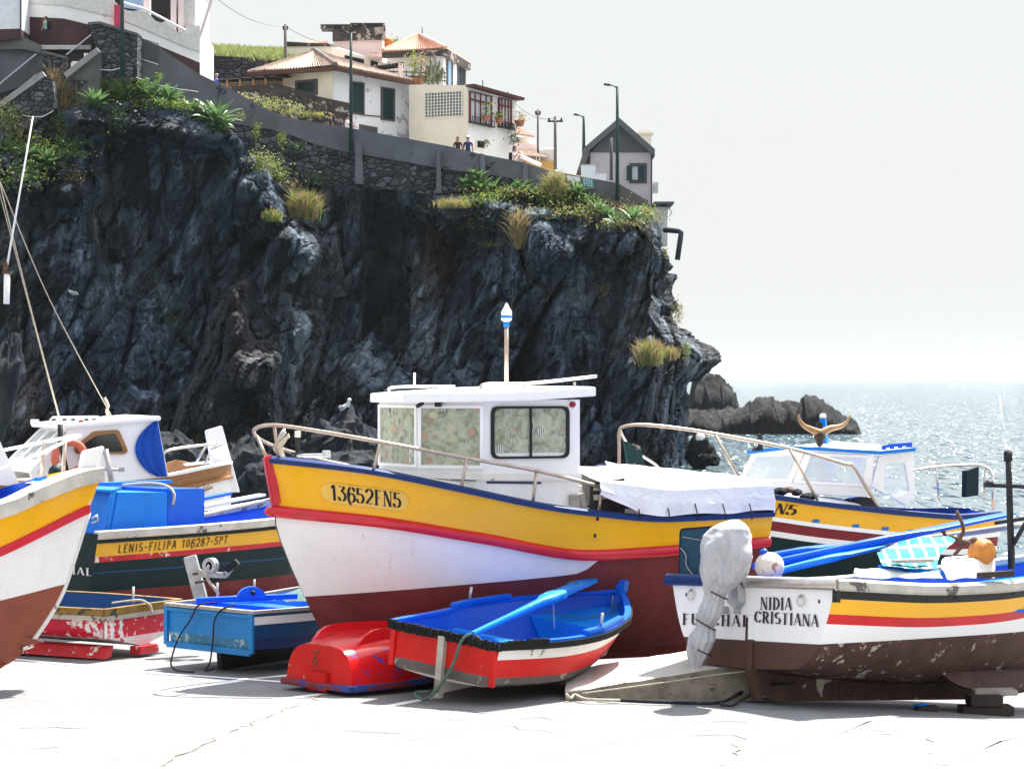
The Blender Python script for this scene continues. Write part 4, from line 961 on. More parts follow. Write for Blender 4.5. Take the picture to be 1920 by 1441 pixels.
mb = MB(); q = [on_cliff(35,220,.4),P(45,217,119),P(60,219,119),P(80,219,119),P(100,208,119)]; mb.tube(q, .025, 6)
tag(mb.build('hose', M['ink_white'], loc=q[0]), 'white hose looping over the rock below the lower stairs', 'hose')
mb = MB(); q = [P(163,148,121.3),P(170,137,121.3),P(180,130,121.3),P(210,132,121.3),P(225,128,121.3),P(229,119,121.3)]; mb.tube(q, .025, 6); tag(mb.build('hose', M['ink_white'], loc=q[0]), 'white hose draped from the lamp post down the stone block', 'hose')
mb = MB(); q = [P(255,145,121.4),P(290,158,122.5),P(340,168,123),P(372,172,123.5)]; mb.tube(q, .013, 6); tag(mb.build('cable', M['ink_white'], loc=q[0]), 'pale cable hung along the sloping parapet above the agaves', 'cable')

def haze():
    m = bpy.data.materials.new('sea haze'); m.use_nodes = True; nt = m.node_tree
    nt.nodes.remove(nt.nodes['Principled BSDF']); v = nd(nt, 'ShaderNodeVolumePrincipled', i_Density=HAZE_D, i_Anisotropy=.35); v.inputs['Color'].default_value = (.90,.955,1,1)
    nt.links.new(v.outputs[0], nt.nodes['Material Output'].inputs['Volume'])
    mb = MB(); mb.box((0,4400,19.5), (19000,9600,47)); tag(mb.build('haze', m), kind='stuff')
if HAZE_D: haze()
# ================================================================ plants
def agave_mesh(seed, n=30):
    rnd = random.Random(seed); mb = MB()
    for k in range(n):
        t = k/n; az = k*2.399+rnd.uniform(-.2,.2); el = R(82-92*t**.8+rnd.uniform(-8,8)); L = 1.0*(.65+.4*math.sin(math.pi*min(1,t+.15)))*rnd.uniform(.85,1.1); w = L*.115
        d = Vector((math.cos(az),math.sin(az),0)); sd = Vector((-d.y,d.x,0)); p = Vector((0,0,.05)); rows = []
        for i in range(8):
            s = i/7; wd = w*(.45+1.1*s if s < .5 else 2.0*(1-s)**.8) if s < 1 else 0
            e = el-R(38)*s*s*(1.2-math.sin(el)*.6)
            up = Vector((0,0,1))*math.cos(e)-d*math.sin(e)
            rows.append([p-sd*wd+up*wd*.45, p, p+sd*wd+up*wd*.45])
            p = p+(d*math.cos(e)+Vector((0,0,1))*math.sin(e))*L/7
        mb.grid(rows)
    me_o = mb.build('agave', M['agave'], smooth=60, recalc=False); return me_o
AG = [agave_mesh(s) for s in (1,2,3)]
def place_agaves(items, grp, where, start=0):
    items = sorted(items); n = len(items)
    for i, (px, py, s) in enumerate(items):
        src = AG[(i+start) % 3]
        if not src.get('used'): o = src; src['used'] = 1
        else: o = src.copy(); C.objects.link(o)
        c = on_cliff(px, py+s*.35, .25)
        if abs(c.y-Dbase(px)) > 7: c = P(px, py+s*.35, Dbase(px)-1)
        o.location = c; sz = s/FPX*c.y; o.scale = (sz*1.3,)*3
        o.rotation_euler = (R(18+random.uniform(-10,12)), random.uniform(-.15,.15), random.uniform(0,6.28))
        ordn = ['leftmost','second from the left','third from the left','fourth from the left','fifth from the left','sixth from the left','seventh from the left','eighth from the left','ninth from the left','tenth from the left','eleventh from the left','twelfth from the left','thirteenth from the left','fourteenth from the left','fifteenth from the left','sixteenth from the left','seventeenth from the left','eighteenth from the left']
        tag(o, f"{'large ' if s > 27 else 'small ' if s < 19 else ''}agave rosette, {ordn[i]} of {where}", 'agave', grp)
place_agaves([(176,190,34),(200,160,18),(238,172,46),(226,150,20),(262,160,24),(287,172,36),(317,180,30),(300,195,20),(366,206,26),(404,218,44),(418,235,26),(385,212,22)], 'agaves on the ledge under the stone block', 'the row under the stone block')
place_agaves([(18,275,22),(50,288,32),(70,268,24),(92,300,38),(112,268,26),(136,280,36),(58,318,24),(8,385,16)], 'agaves on the lower left ledge', 'the lower left ledge', 1)
place_agaves([(879,345,24),(902,350,32),(896,328,20),(928,352,24),(958,356,20),(980,352,24),(1002,362,20),(1035,382,22),(1060,372,22),(1080,357,26),(1086,378,18),(1103,380,24),(1119,390,22),(1137,400,22),(1157,414,22),(1186,408,30),(1212,398,22)], 'agaves along the cliff top on the right', 'the cliff top row', 2)
for a in AG:
    if 'used' in a: del a['used']
def tuft(label, px, py, w_, h_, mat, mat2=None, n=260, blades=False, size=.16, back=.35, cat='shrub', name='shrub'):
    c = on_cliff(px, py+h_*.3, back); s = c.y/FPX
    if abs(c.y-Dbase(min(px,1240))) > 9: c = P(px,py+h_*.3,Dbase(min(px,1240))-.5)
    mbs = [MB(), MB()]
    n = int(n*TUFT*(2.2 if blades else 1))
    for k in range(n):
        q = c+Vector((random.gauss(0,.42)*w_*s, random.gauss(0,.3)*w_*s*.8, random.gauss(.3,.34)*h_*s)); mb = mbs[1 if mat2 and random.random() < .35 else 0]
        if blades:
            b = c+Vector((random.gauss(0,.3)*w_*s, random.gauss(0,.25)*w_*s, random.uniform(-.5,.1)*h_*s)); L = h_*s*random.uniform(.5,1.25); d = Vector((random.gauss(0,.42),random.gauss(-.15,.3),1)).normalized()
            sd = Vector((random.uniform(.010,.024),random.uniform(-.015,.015),0)); m_ = b+d*L*.6; t = b+d*L+Vector((d.x*.5,d.y*.5,-.25))*L*.5
            mb.add([b-sd,b+sd,m_+sd,t,m_-sd],[(0,1,2,4),(4,2,3)])
        else: leaf(mb, q, size)
    c0 = wthing(name, label, cat, c)
    mbs[0].build('foliage', M[mat], c0, recalc=False)
    if mat2 and mbs[1].f: mbs[1].build('dry_stems' if mat2 in ('straw','flower') else 'undergrowth', M[mat2], c0, recalc=False)
TUFT = 1.6
tuft('bushy green shrub behind the agaves under the stone block', 212, 163, 70, 26, 'leaf','leaf_dark', 520)
tuft('dark hanging greenery below the large agaves', 205, 222, 50, 46, 'leaf_dark', None, 520, back=.5)
tuft('yellow green low shrub right of the large agaves', 300, 196, 60, 16, 'leaf', None, 260)
tuft('yellow green shrub between the two right end agaves', 350, 200, 30, 16, 'leaf', None, 160)
tuft('pale ivy bush under the lower stair kerb at the left edge', 16, 222, 34, 40, 'leaf','flower', 420)
tuft('ochre and green shrub on the lower left ledge', 30, 258, 60, 26, 'leaf','straw', 420)
tuft('yellow green ground cover among the lower left agaves', 75, 285, 90, 34, 'leaf','leaf_dark', 700)
tuft('dark ferny growth hanging below the lower left agaves', 40, 330, 60, 40, 'leaf_dark','leaf', 420)
tuft('brown grass patch on the rock shoulder under the left agaves', 130, 330, 34, 26, 'straw','leaf_dark', 220, size=.12)
tuft('dry reddish reed clump beside the stone pier', 108, 180, 26, 56, 'straw','leaf_dark', 200, True, name='reed_clump', cat='reeds')
tuft('tall pale plume grass rising above the lower stairs', 102, 150, 8, 60, 'straw', None, 40, True, name='reed_clump', cat='reeds')
tuft('straw coloured grass right of the stone pier', 138, 180, 26, 40, 'straw','leaf_dark', 150, True, name='grass_tuft', cat='grass tuft')
tuft('dark creeper on the rock below the stone pier', 110, 232, 26, 34, 'leaf_dark','leaf', 240)
tuft('shrubby green clump on the cliff under the curved parapet', 492, 306, 40, 34, 'leaf','flower', 520)
tuft('smaller green clump right of the curved parapet shrub', 522, 325, 26, 26, 'leaf','leaf_dark', 260)
tuft('rusty weeds on the pale rock below the curved parapet', 545, 350, 24, 26, 'straw','leaf_dark', 160, size=.12)
tuft('spiky green and straw grass tuft on the rock buttress', 571, 384, 32, 46, 'straw','leaf', 340, True, name='grass_tuft', cat='grass tuft')
tuft('small yellow green weed on the buttress ledge', 509, 402, 20, 18, 'leaf','straw', 120, True, name='grass_tuft', cat='grass tuft')
tuft('little green weed growing out of the sloping parapet', 296, 146, 8, 14, 'leaf', None, 60, size=.12, back=4.5)
tuft('round green weed on the parapet face below the wall bend', 452, 218, 9, 12, 'leaf','flower', 70, size=.12)
tuft('hanging green weed on the masonry under the wall bend', 481, 246, 10, 32, 'leaf', None, 120, size=.12)
tuft('pair of round green weeds on the masonry', 528, 262, 11, 22, 'leaf', None, 110, size=.12)
tuft('dark bush at the foot of the parapet left of the tall pilaster', 557, 276, 22, 16, 'leaf_dark', None, 140)
tuft('dark hanging greenery under the rubble wall', 590, 338, 60, 26, 'leaf_dark', None, 260)
tuft('straw grass on the jutting rock under the long parapet', 850, 380, 46, 14, 'straw','leaf', 200, True, name='grass_tuft', cat='grass tuft')
tuft('green ground cover along the cliff top agaves', 965, 362, 110, 16, 'leaf','straw', 620)
tuft('tall dry fern clump under the washing line', 1042, 345, 22, 42, 'straw','leaf', 180, True, name='grass_tuft', cat='grass tuft')
tuft('green ground cover below the laundry', 1078, 378, 80, 22, 'leaf','leaf_dark', 520)
tuft('dry flowering bush near the board fence', 1160, 392, 60, 22, 'straw','flower', 420, size=.12)
tuft('green shrub at the right end of the cliff top', 1200, 400, 46, 22, 'leaf','straw', 300)
tuft('ginger dry bush left of the right end agaves', 1108, 402, 22, 26, 'straw','leaf', 160, size=.12)
tuft('small green patch on the shaded central cliff', 930, 458, 40, 10, 'leaf','straw', 130, size=.12)
tuft('dark hanging shrub on the cliff below the parapet pilasters', 905, 410, 70, 40, 'leaf_dark','straw', 320)
tuft('straw hanging grass on the dark cliff below the agave row', 972, 420, 10, 60, 'straw', None, 70, True, name='grass_tuft', cat='grass tuft')
tuft('red leaved weed on the pale cliff patch', 1132, 545, 16, 26, 'straw','leaf', 110, size=.1)
tuft('large tuft of tall brown grass leaning on the right cliff', 1218, 655, 34, 40, 'straw','leaf', 130, True, name='grass_tuft', cat='grass tuft')
tuft('dry tuft right of the tall brown grass', 1252, 660, 26, 22, 'straw','leaf', 90, True, name='grass_tuft', cat='grass tuft')
tuft('golden bush high on the right edge of the headland', 1271, 588, 14, 40, 'straw','leaf', 220, size=.12)
tuft('bright green bush low on the right edge of the headland', 1286, 655, 10, 26, 'leaf','straw', 120, size=.12)
tuft('small green weed near the drain pipe', 1247, 474, 8, 16, 'leaf','straw', 70, size=.12)
tuft('green fringe spilling over the cliff edge below the washing line', 1055, 398, 120, 20, 'leaf','straw', 520)
tuft('green fringe hanging over the edge left of the agave row', 905, 372, 60, 18, 'leaf','leaf_dark', 300)
tuft('dry yellow growth high on the cliff under the board fence', 1165, 420, 60, 16, 'straw','leaf', 260, size=.13)
tuft('dark ivy patch in the middle of the left cliff', 330, 600, 40, 60, 'leaf_dark', None, 300, size=.14, back=.1)
tuft('small dark ivy patch high on the left cliff', 285, 520, 18, 30, 'leaf_dark', None, 110, size=.14, back=.1)
def gtuft(label, px, py, w_, h_, D, mat, mat2, n):
    c = P(px,py+h_*.4,D); s = D/FPX; c0 = wthing('shrub', label, 'shrub', c); a, b = MB(), MB()
    for k in range(n):
        q = c+Vector((random.gauss(0,.38)*w_*s, random.gauss(0,.6), random.gauss(.35,.35)*h_*s)); leaf(b if random.random() < .5 else a, q, .15)
    a.build('foliage', M[mat], c0, recalc=False); b.build('flower_heads', M[mat2], c0, recalc=False)
gtuft('pale seeding shrub on the garden slope near the bent parapet', 462, 186, 30, 14, 129.6, 'leaf','flower', 300)
gtuft('pale flowering shrub in the middle of the garden slope', 505, 196, 50, 22, 129.5, 'leaf','flower', 560)
gtuft('pale green flowering shrub at the right of the garden slope', 550, 206, 44, 22, 129.4, 'leaf','flower', 460)
gtuft('low yellow weeds at the end of the garden slope', 592, 216, 40, 8, 129.3, 'straw','leaf', 220)
gtuft('greenery on the rooftop behind the tank house', 738, 78, 20, 12, 148, 'leaf','leaf_dark', 160)
# ================================================================ people
def skin_body(nodes, links, name):
    me = bpy.data.meshes.new(name); me.from_pydata([n[0] for n in nodes], links, [])
    o = bpy.data.objects.new(name, me); C.objects.link(o)
    sk = o.modifiers.new('skin','SKIN'); sub = o.modifiers.new('sub','SUBSURF'); sub.levels = 1; sub.render_levels = 1
    for i, n in enumerate(nodes): me.skin_vertices[0].data[i].radius = (n[1], n[2] if len(n) > 2 else n[1])
    me.skin_vertices[0].data[0].use_root = True
    dg = bpy.context.evaluated_depsgraph_get(); ev = o.evaluated_get(dg); m2 = bpy.data.meshes.new_from_object(ev)
    bpy.data.objects.remove(o); return m2
def person(label, px, py_head, D, H_, face, shirt, trousers, hair, pose='walk', hat=None, bag=None, longhair=False):
    """py_head: top of the head; face: heading in radians (0 = +X)."""
    top = P(px, py_head, D); base = Vector((top.x, top.y, top.z-H_)); k = H_/1.72
    v = lambda x, y, z: (x*k, y*k, z*k)
    arms = {'walk': ((.08,.22,1.12),(.18,.22,.90),(-.06,-.22,1.12),(-.02,-.23,.88)),
            'phone': ((.10,.20,1.12),(.20,.14,.92),(.16,-.20,1.18),(.20,-.06,1.52)),
            'lean': ((.22,.22,1.12),(.46,.16,1.06),(.22,-.22,1.12),(.46,-.16,1.08)),
            'camera': ((.16,.22,1.16),(.28,.06,1.38),(.16,-.22,1.16),(.28,-.06,1.38))}[pose]
    nodes = [(v(0,0,.95),.13*k,.11*k),(v(0,0,1.15),.125*k,.10*k),(v(0,0,1.34),.15*k,.10*k),(v(0,0,1.45),.06*k),(v(.015,0,1.54),.062*k),(v(.02,0,1.63),.085*k,.095*k),(v(.015,0,1.69),.055*k),
             (v(.01,.18,1.38),.058*k),(v(*arms[0]),.045*k),(v(*arms[1]),.034*k),(v(arms[1][0]+.05,arms[1][1],arms[1][2]-.04),.03*k),
             (v(.01,-.18,1.38),.058*k),(v(*arms[2]),.045*k),(v(*arms[3]),.034*k),(v(arms[3][0]+.03,arms[3][1],arms[3][2]+.05),.03*k),
             (v(0,.09,.86),.085*k),(v(.06,.09,.48),.06*k),(v(.03,.09,.08),.042*k),(v(.16,.10,.04),.036*k),
             (v(0,-.09,.86),.085*k),(v(-.02,-.09,.48),.06*k),(v(-.08,-.09,.08),.042*k),(v(.05,-.10,.04),.036*k),(v(.11,0,1.60),.018*k)]
    links = [(0,1),(1,2),(2,3),(3,4),(4,5),(5,6),(2,7),(7,8),(8,9),(9,10),(2,11),(11,12),(12,13),(13,14),(0,15),(15,16),(16,17),(17,18),(0,19),(19,20),(20,21),(21,22),(5,23)]
    me = skin_body(nodes, links, 'body')
    for m in ('skin', shirt, trousers, 'black'): me.materials.append(M[m if m in M else 'c_'+m])
    for p in me.polygons:
        z = p.center.z/k; r = math.hypot(p.center.x, p.center.y)/k
        p.material_index = 3 if z < .09 else 2 if z < .97 and abs(p.center.y/k) < .19 and p.center.x/k < .16 else 0 if z > 1.44 or (r > .19 and z < 1.24) or p.center.x/k > .17 else 1
        p.use_smooth = True
    o = thing('person', label, 'person', base, (0,0,face)); b = bpy.data.objects.new('body', me); C.objects.link(b); b.parent = o
    mb = MB(); hc = Vector(v(.012,0,1.635)); rows = []
    for i in range(7):
        a = R(8+i*13)
        rows.append([hc+Vector((-.012*k+(.098*math.sin(a)*math.cos(t)-(.02 if math.cos(t) < 0 else 0))*k, .094*k*math.sin(a)*math.sin(t), (.105*math.cos(a)+(.03 if math.cos(t) > .2 else 0)*(i/6))*k)) for t in [2*math.pi*q/14 for q in range(14)]])
    mb.grid(rows, close=True); mb.ball(hc+Vector((-.045*k,0,-.03*k)), (.055*k,.085*k,.075*k), 10)
    if longhair: mb.ball(hc+Vector((-.07*k,0,-.13*k)), (.05*k,.10*k,.16*k), 12)
    mb.build('hair', M['hair_'+hair], o, True)
    if hat:
        mb = MB(); mb.lathe([(0,.115*k),(.06*k,.105*k),(.095*k,.07*k),(.102*k,.015*k),(.09*k,.015*k)], hc+Vector((0,0,.0)), 14); mb.slab([hc+Vector((.07*k,-.07*k,.02*k)),hc+Vector((.19*k,-.05*k,.01*k)),hc+Vector((.19*k,.05*k,.01*k)),hc+Vector((.07*k,.07*k,.02*k))], (0,0,.015*k)); mb.build('cap', M[hat if hat in M else 'c_'+hat], o, True)
    if bag:
        mb = MB(); mb.box(Vector(v(-.19,0,1.20)), (.17*k,.28*k,.42*k)); mb.box(Vector(v(-.28,0,1.13)), (.06*k,.20*k,.22*k)); mb.build('backpack', M['c_'+bag], o, bevel=.03*k)
    return o
person('man in teal shirt with navy backpack shading his eyes on the landing', 86, 31.5, 122.4, 1.56, R(172), 'teal','trousers','dark','phone', None, 'navy')
def walker(label, px, py, *a, **k):
    D = Dp(min(max(px,250),1222))+1.0; H_ = P(px,py,D).z-(P(px,wtop(px),Dp(px)).z-1.08); return person(label, px, py, D, H_, *a, **k)
walker('grey haired man in light blue shirt behind the sloping parapet', 406, 138.5, R(200), 'blue','trousers','grey')
walker('dark capped walker with only head showing behind the sloping parapet', 469, 177, R(205), 'black','trousers','dark', hat='black')
walker('fair haired head just above the parapet below the garden slope', 507, 201, R(200), 'white','tan','fair')
walker('lowest fair haired head peeping over the curved parapet', 547, 217, R(200), 'pink','tan','fair')
walker('person in dark tank top and cap left of the lamp post', 619, 213, R(-10), 'black','trousers','dark', hat='tan')
walker('man in white shirt and dark cap leaning beside the lamp post', 651.5, 214.5, R(-20), 'white','trousers','dark','lean', hat='black')
walker('woman with long fair hair and dark top beside a capped man', 858.5, 256, R(-70), 'black','trousers','fair', longhair=True)
walker('man in navy shirt and white cap next to the fair haired woman', 877.5, 255, R(-80), 'navy','tan','dark', hat='white')
walker('dark haired woman in pink top with black backpack photographing the view', 965, 274, R(-35), 'pink','trousers','dark','camera', None, 'black', True)
# gulls
def gull(label, c, s=1.0, face=0):
    o = thing('seagull', label, 'gull', c, (0,0,face), 'gulls on the rocks'); mb = MB()
    rows = []
    for x, r, z in ((-.26,.01,.10),(-.16,.045,.12),(-.02,.085,.15),(.10,.075,.19),(.17,.045,.25),(.20,.043,.31),(.23,.048,.34),(.27,.02,.345),(.29,.004,.34)):
        rows.append([Vector((x*s, r*s*math.cos(a), z*s+r*s*math.sin(a))) for a in [2*math.pi*q/10 for q in range(10)]])
    mb.grid(rows, close=True); mb.build('body', M['clean_white'], o, True)
    mb = MB()
    for y in (-.075,.075): mb.ball((-.06*s,y*s,.17*s), (.16*s,.02*s,.05*s), 10)
    mb.build('wings', M['galv'], o, True)
    mb = MB(); mb.tube([(.28*s,0,.345*s),(.335*s,0,.33*s)], [.012*s,.004*s], 6)
    mb.build('beak', M['orange'], o)
    for y in (-.03,.03): MB().tube([(.02*s,y*s,.09*s),(.03*s,y*s,0)], .008*s, 5).build('leg', M['orange'], o)
gull('white gull perched on a ledge of the dark left cliff', on_cliff(136,556,.1), 1.3, R(200))
gull('white gull standing on top of the big sunlit boulder', P(647,777,62)+Vector((0,0,0)), 1.2, R(-60))
c = P(1313,820,121.5); tag(MB().ball(c,.26).build('float_buoy', M['clean_white'], smooth=True, loc=c), 'white round float on the square black rock by the water', 'buoy')
# ================================================================ boats: tools
class Boat:
    def __init__(s, name, label, X, Y, Z, heading, heel=0, pitch=0, cat='boat', grp=None):
        s.o = thing(name, label, cat, (X,Y,Z), (R(heel),R(pitch),R(heading)), grp)
        s.m = Matrix.Translation((X,Y,Z)) @ Matrix.Rotation(R(heading),4,'Z') @ Matrix.Rotation(R(pitch),4,'Y') @ Matrix.Rotation(R(heel),4,'X'); s.i = s.m.inverted()
    def loc(s, p): return s.i @ Vector(p)
    def at(s, px, py, val, ax=1):              # photo pixel -> point on the local plane axis=val
        a = s.i @ EYE; d = (s.i @ P(px,py,10))-a; t = (val-a[ax])/d[ax]; return a+d*t
    def pix(s, p):
        q = s.m @ Vector(p); return (round(960+q.x/q.y*FPX,1), round(HORIZ-(q.z-CAMH)/q.y*FPX,1))
class Hull:
    def __init__(s, L, b, zs, zk, p, stern=0.0, bow=None, sec=None):
        s.L = L; s.b = interp(b); s.zs = interp(zs); s.zk = interp(zk); s.p = interp(p); s.stern = stern
        s.bow = interp(bow) if bow else (lambda h: 0); s.sec = sec
    def pt(s, t, z, side=1, off=0.0):
        zs, zk = s.zs(t), s.zk(t); v = max(0, min(1, (z-zk)/max(1e-4, zs-zk)))
        S = s.sec(v, t) if s.sec else v**s.p(t)
        y = max(.0, s.b(t)*S+off)
        h = zs-z
        x = t*s.L+s.stern*h*(1-t)**3-s.bow(h)*max(0, t)**5
        return Vector((x, side*y, z))
    def normal(s, t, z, side):
        a = s.pt(t+.004,z,side)-s.pt(t-.004,z,side); b = s.pt(t,z+.01,side)-s.pt(t,z-.01,side); n = a.cross(b).normalized()
        return n if n.y*side > 0 else -n
    def rows(s, t, bands, sub):
        zs, zk = s.zs(t), s.zk(t); out = [zs]; prev = zs
        for f, n in zip(bands, sub):
            z = zk if f is None else max(zk+.002*0, min(prev, f(t))); z = max(z, zk)
            for i in range(1, n+1): out.append(prev+(z-prev)*i/n)
            prev = z
        return out
    def build(s, parent, mats, bands, sub, idx, name='hull', n=44, tr=None, t0=0, smooth=40):
        mb = MB(); ts = [t0+(1-t0)*(1-(1-i/n)**1.35) for i in range(n+1)]; R_ = [s.rows(t, bands, sub) for t in ts]
        own = [k for k, c in enumerate(sub) for _ in range(c)]
        for side in (1,-1):
            mb.grid([[s.pt(t,z,side) for t in ts] for z in [None]] if False else [[s.pt(ts[i],R_[i][j],side) for i in range(n+1)] for j in range(len(R_[0]))], mf=lambda i, j: idx[own[i]])
        if tr is not None:                     # transom with its own bands
            g = []
            for z in R_[0]: g.append([s.pt(t0,z,1).lerp(s.pt(t0,z,-1),k/6) for k in range(7)])
            mb.grid(g, mf=lambda i, j: tr[own[i]])
        return mb.build(name, mats, parent, smooth=smooth)
    def inside(s, parent, mat, zf, th=.035, t0=.012, t1=.975, name='interior', n=30, top=.0, floor=None):
        mb = MB(); ts = [t0+(t1-t0)*i/n for i in range(n+1)]; m = 6
        for side in (1,-1):
            mb.grid([[s.pt(t, (s.zs(t)-top)*(1-j/m)+max(zf(t), s.zk(t)+.03)*j/m, side, -th) for t in ts] for j in range(m+1)])
        fl = lambda t: max(zf(t), s.zk(t)+.03)
        mb.grid([[s.pt(t, fl(t), 1, -th).lerp(s.pt(t, fl(t), -1, -th), k/4) for t in ts] for k in range(5)], m=1 if floor else 0)
        mb.grid([[s.pt(t0, (s.zs(t0)-top)*(1-j/m)+fl(t0)*j/m, 1, -th).lerp(s.pt(t0, (s.zs(t0)-top)*(1-j/m)+fl(t0)*j/m, -1, -th), k/4) for j in range(m+1)] for k in range(5)])
        return mb.build(name, [mat, floor] if floor else mat, parent, smooth=40, recalc=False)
    def deck(s, parent, mat, dz=-.02, t0=.0, t1=.985, camber=.04, name='deck', n=26, inset=.01):
        mb = MB(); ts = [t0+(t1-t0)*i/n for i in range(n+1)]
        mb.grid([[s.pt(t, s.zs(t), 1, -inset).lerp(s.pt(t, s.zs(t), -1, -inset), k/8)+Vector((0,0,dz+camber*(1-(k/4-1)**2))) for t in ts] for k in range(9)]); return mb.build(name, mat, parent, smooth=40)
    def rail(s, parent, mat, prof, f=None, name='gunwale', t0=0, t1=.995, sides=(1,-1), transom=False, n=40, bevel=0, smooth=40):
        f = f or s.zs; path = []
        ts = [t0+(t1-t0)*(1-(1-i/n)**1.4) for i in range(n+1)]
        mb = MB()
        if 1 in sides: A = [s.pt(t,f(t),1) for t in ts]
        if -1 in sides: B = [s.pt(t,f(t),-1) for t in ts]
        if sides == (1,-1):
            path = A+B[::-1]; 
            if transom: path = [B[0].lerp(A[0],k/4) for k in range(1,4)]+path if False else path
            mb.sweep(path, prof, side=-1)
        elif sides == (1,): mb.sweep(A, prof, side=-1)
        else: mb.sweep(B, prof, side=1)
        if transom: a, b = s.pt(t0,f(t0),1), s.pt(t0,f(t0),-1); mb.sweep([b+Vector((0,-.004,0)), b.lerp(a,.5), a+Vector((0,.004,0))], [(p,q-.001) for p,q in prof], side=-1)
        return mb.build(name, mat, parent, smooth=smooth)
# ---------------------------------------------------------------- stencil lettering
def arc(cx, cy, rx, ry, a0, a1, n=9): return [(cx+rx*math.cos(R(a0+(a1-a0)*i/n)), cy+ry*math.sin(R(a0+(a1-a0)*i/n))) for i in range(n+1)]
GL = {'1':(.42,[[(.06,.80),(.24,.97),(.24,0)]]), '2':(.6,[arc(.3,.70,.25,.28,165,-35),[(.50,.54),(.06,.05)],[(.04,.05),(.56,.05)]]),
 '3':(.58,[[(.05,.95),(.53,.95)],[(.50,.93),(.26,.60)],arc(.26,.31,.27,.29,85,-75),arc(.24,.31,.23,.29,-105,-165,4)]), '5':(.58,[[(.12,.95),(.52,.95)],[(.11,.97),(.09,.55)],arc(.26,.31,.27,.29,110,-75),arc(.24,.31,.23,.29,-105,-165,4)]),
 '6':(.6,[arc(.33,.40,.27,.58,100,262),arc(.32,.29,.24,.28,160,-95,16),arc(.36,.62,.2,.36,70,20,3)]), '0':(.56,[arc(.28,.5,.23,.48,108,252),arc(.28,.5,.23,.48,72,-72)]),
 '7':(.56,[[(.04,.95),(.52,.95)],[(.50,.93),(.22,0)]]), '8':(.58,[arc(.29,.74,.20,.23,100,260,6),arc(.29,.74,.20,.23,80,-80,6),arc(.29,.27,.24,.25,100,260,6),arc(.29,.27,.24,.25,80,-80,6)]),
 'F':(.56,[[(.14,0),(.14,1)],[(.24,.96),(.52,.96)],[(.24,.52),(.42,.52)]]), 'N':(.7,[[(.10,0),(.10,1)],[(.14,.97),(.56,.03)],[(.60,0),(.60,1)]]), 'I':(.32,[[(.16,0),(.16,1)]]),
 'D':(.66,[[(.14,0),(.14,1)],arc(.24,.5,.34,.47,78,-78)]), 'A':(.68,[[(.06,0),(.32,1)],[(.34,1),(.60,0)],[(.16,.33),(.48,.33)]]), 'C':(.64,[arc(.36,.5,.28,.47,100,260),arc(.36,.5,.26,.47,75,35,3),arc(.36,.5,.26,.47,-75,-35,3)]),
 'R':(.66,[[(.14,0),(.14,1)],arc(.26,.74,.26,.23,85,-85,6),[(.34,.48),(.58,.0)]]), 'S':(.56,[arc(.28,.73,.20,.24,50,80,2),arc(.28,.73,.20,.24,100,255,6),arc(.28,.27,.22,.24,75,-80,6),arc(.28,.27,.22,.24,-100,-140,2)]),
 'T':(.62,[[(.31,0),(.31,.9)],[(.05,.95),(.57,.95)]]), 'U':(.66,[[(.13,1),(.13,.28)],arc(.33,.26,.20,.24,190,262,4),arc(.33,.26,.20,.24,278,350,4),[(.53,1),(.53,.28)]]), 'H':(.7,[[(.13,0),(.13,1)],[(.57,0),(.57,1)],[(.24,.5),(.46,.5)]]),
 'L':(.54,[[(.14,0),(.14,1)],[(.24,.04),(.50,.04)]]), 'E':(.56,[[(.14,0),(.14,1)],[(.24,.96),(.50,.96)],[(.24,.52),(.42,.52)],[(.24,.04),(.50,.04)]]), 'P':(.6,[[(.14,0),(.14,1)],arc(.26,.72,.26,.25,85,-85,6)]),
 '-':(.42,[[(.06,.45),(.36,.45)]]), 'M':(.8,[[(.12,0),(.12,1)],[(.16,.97),(.40,.15)],[(.42,.15),(.66,.97)],[(.70,0),(.70,1)]]), 'G':(.66,[arc(.36,.5,.28,.47,100,260),arc(.36,.5,.26,.47,75,35,3),arc(.36,.5,.26,.47,-75,-25,3),[(.40,.42),(.62,.42)]]), 'O':(.64,[arc(.32,.5,.26,.47,105,255),arc(.32,.5,.26,.47,75,-75)]), ' ':(.4,[])}
def lettering(parent, text, fn, height, mat='ink', serif=True, thick=.17, thin=.05, gap=.10, slant=0, wide=1.0, name='lettering'):
    """fn(u, v): metres along the text and up -> point just proud of the surface"""
    mb = MB(); u0 = 0
    def seg(a, b, w):
        d = Vector((b[0]-a[0], b[1]-a[1])); L = d.length
        if L < 1e-5: return
        n = Vector((-d.y,d.x))/L*w/2; e = d/L*w*.12; k = max(1, int(L/.3))
        for i in range(k):
            p = Vector(a)+d*i/k-(e if i == 0 else e*0); q = Vector(a)+d*(i+1)/k+(e if i == k-1 else e*0)
            c = [p+n,p-n,q-n,q+n]; mb.add([fn((u0+(x.x+slant*x.y)*wide)*height, x.y*height) for x in c], [(0,1,2,3)])
    for ch in text:
        w, st = GL[ch]
        for pl in st:
            for a, b in zip(pl, pl[1:]):
                d = math.atan2(b[1]-a[1], b[0]-a[0]); s = abs(math.sin(d))
                ww = thin+(thick-thin)*s if serif else thick
                if serif and ch in 'NM' and len(pl) == 2 and abs(a[0]-b[0]) < .01: ww = thin*1.5
                if serif and ch == 'A' and pl[0][0] < .1: ww = thin*1.4
                seg(a, b, ww)
            if serif and len(pl) == 2 and abs(pl[0][0]-pl[1][0]) < .01 and ch not in '3':
                for y in ((0,1) if ch not in 'TU' else (0,) if ch == 'T' else (1,)):
                    yy = min(max(y,.025),.975); seg((pl[0][0]-.13,yy), (pl[0][0]+.13,yy), .05)
        u0 += (w+gap)*wide
    return mb.build(name, M[mat], parent, recalc=False)
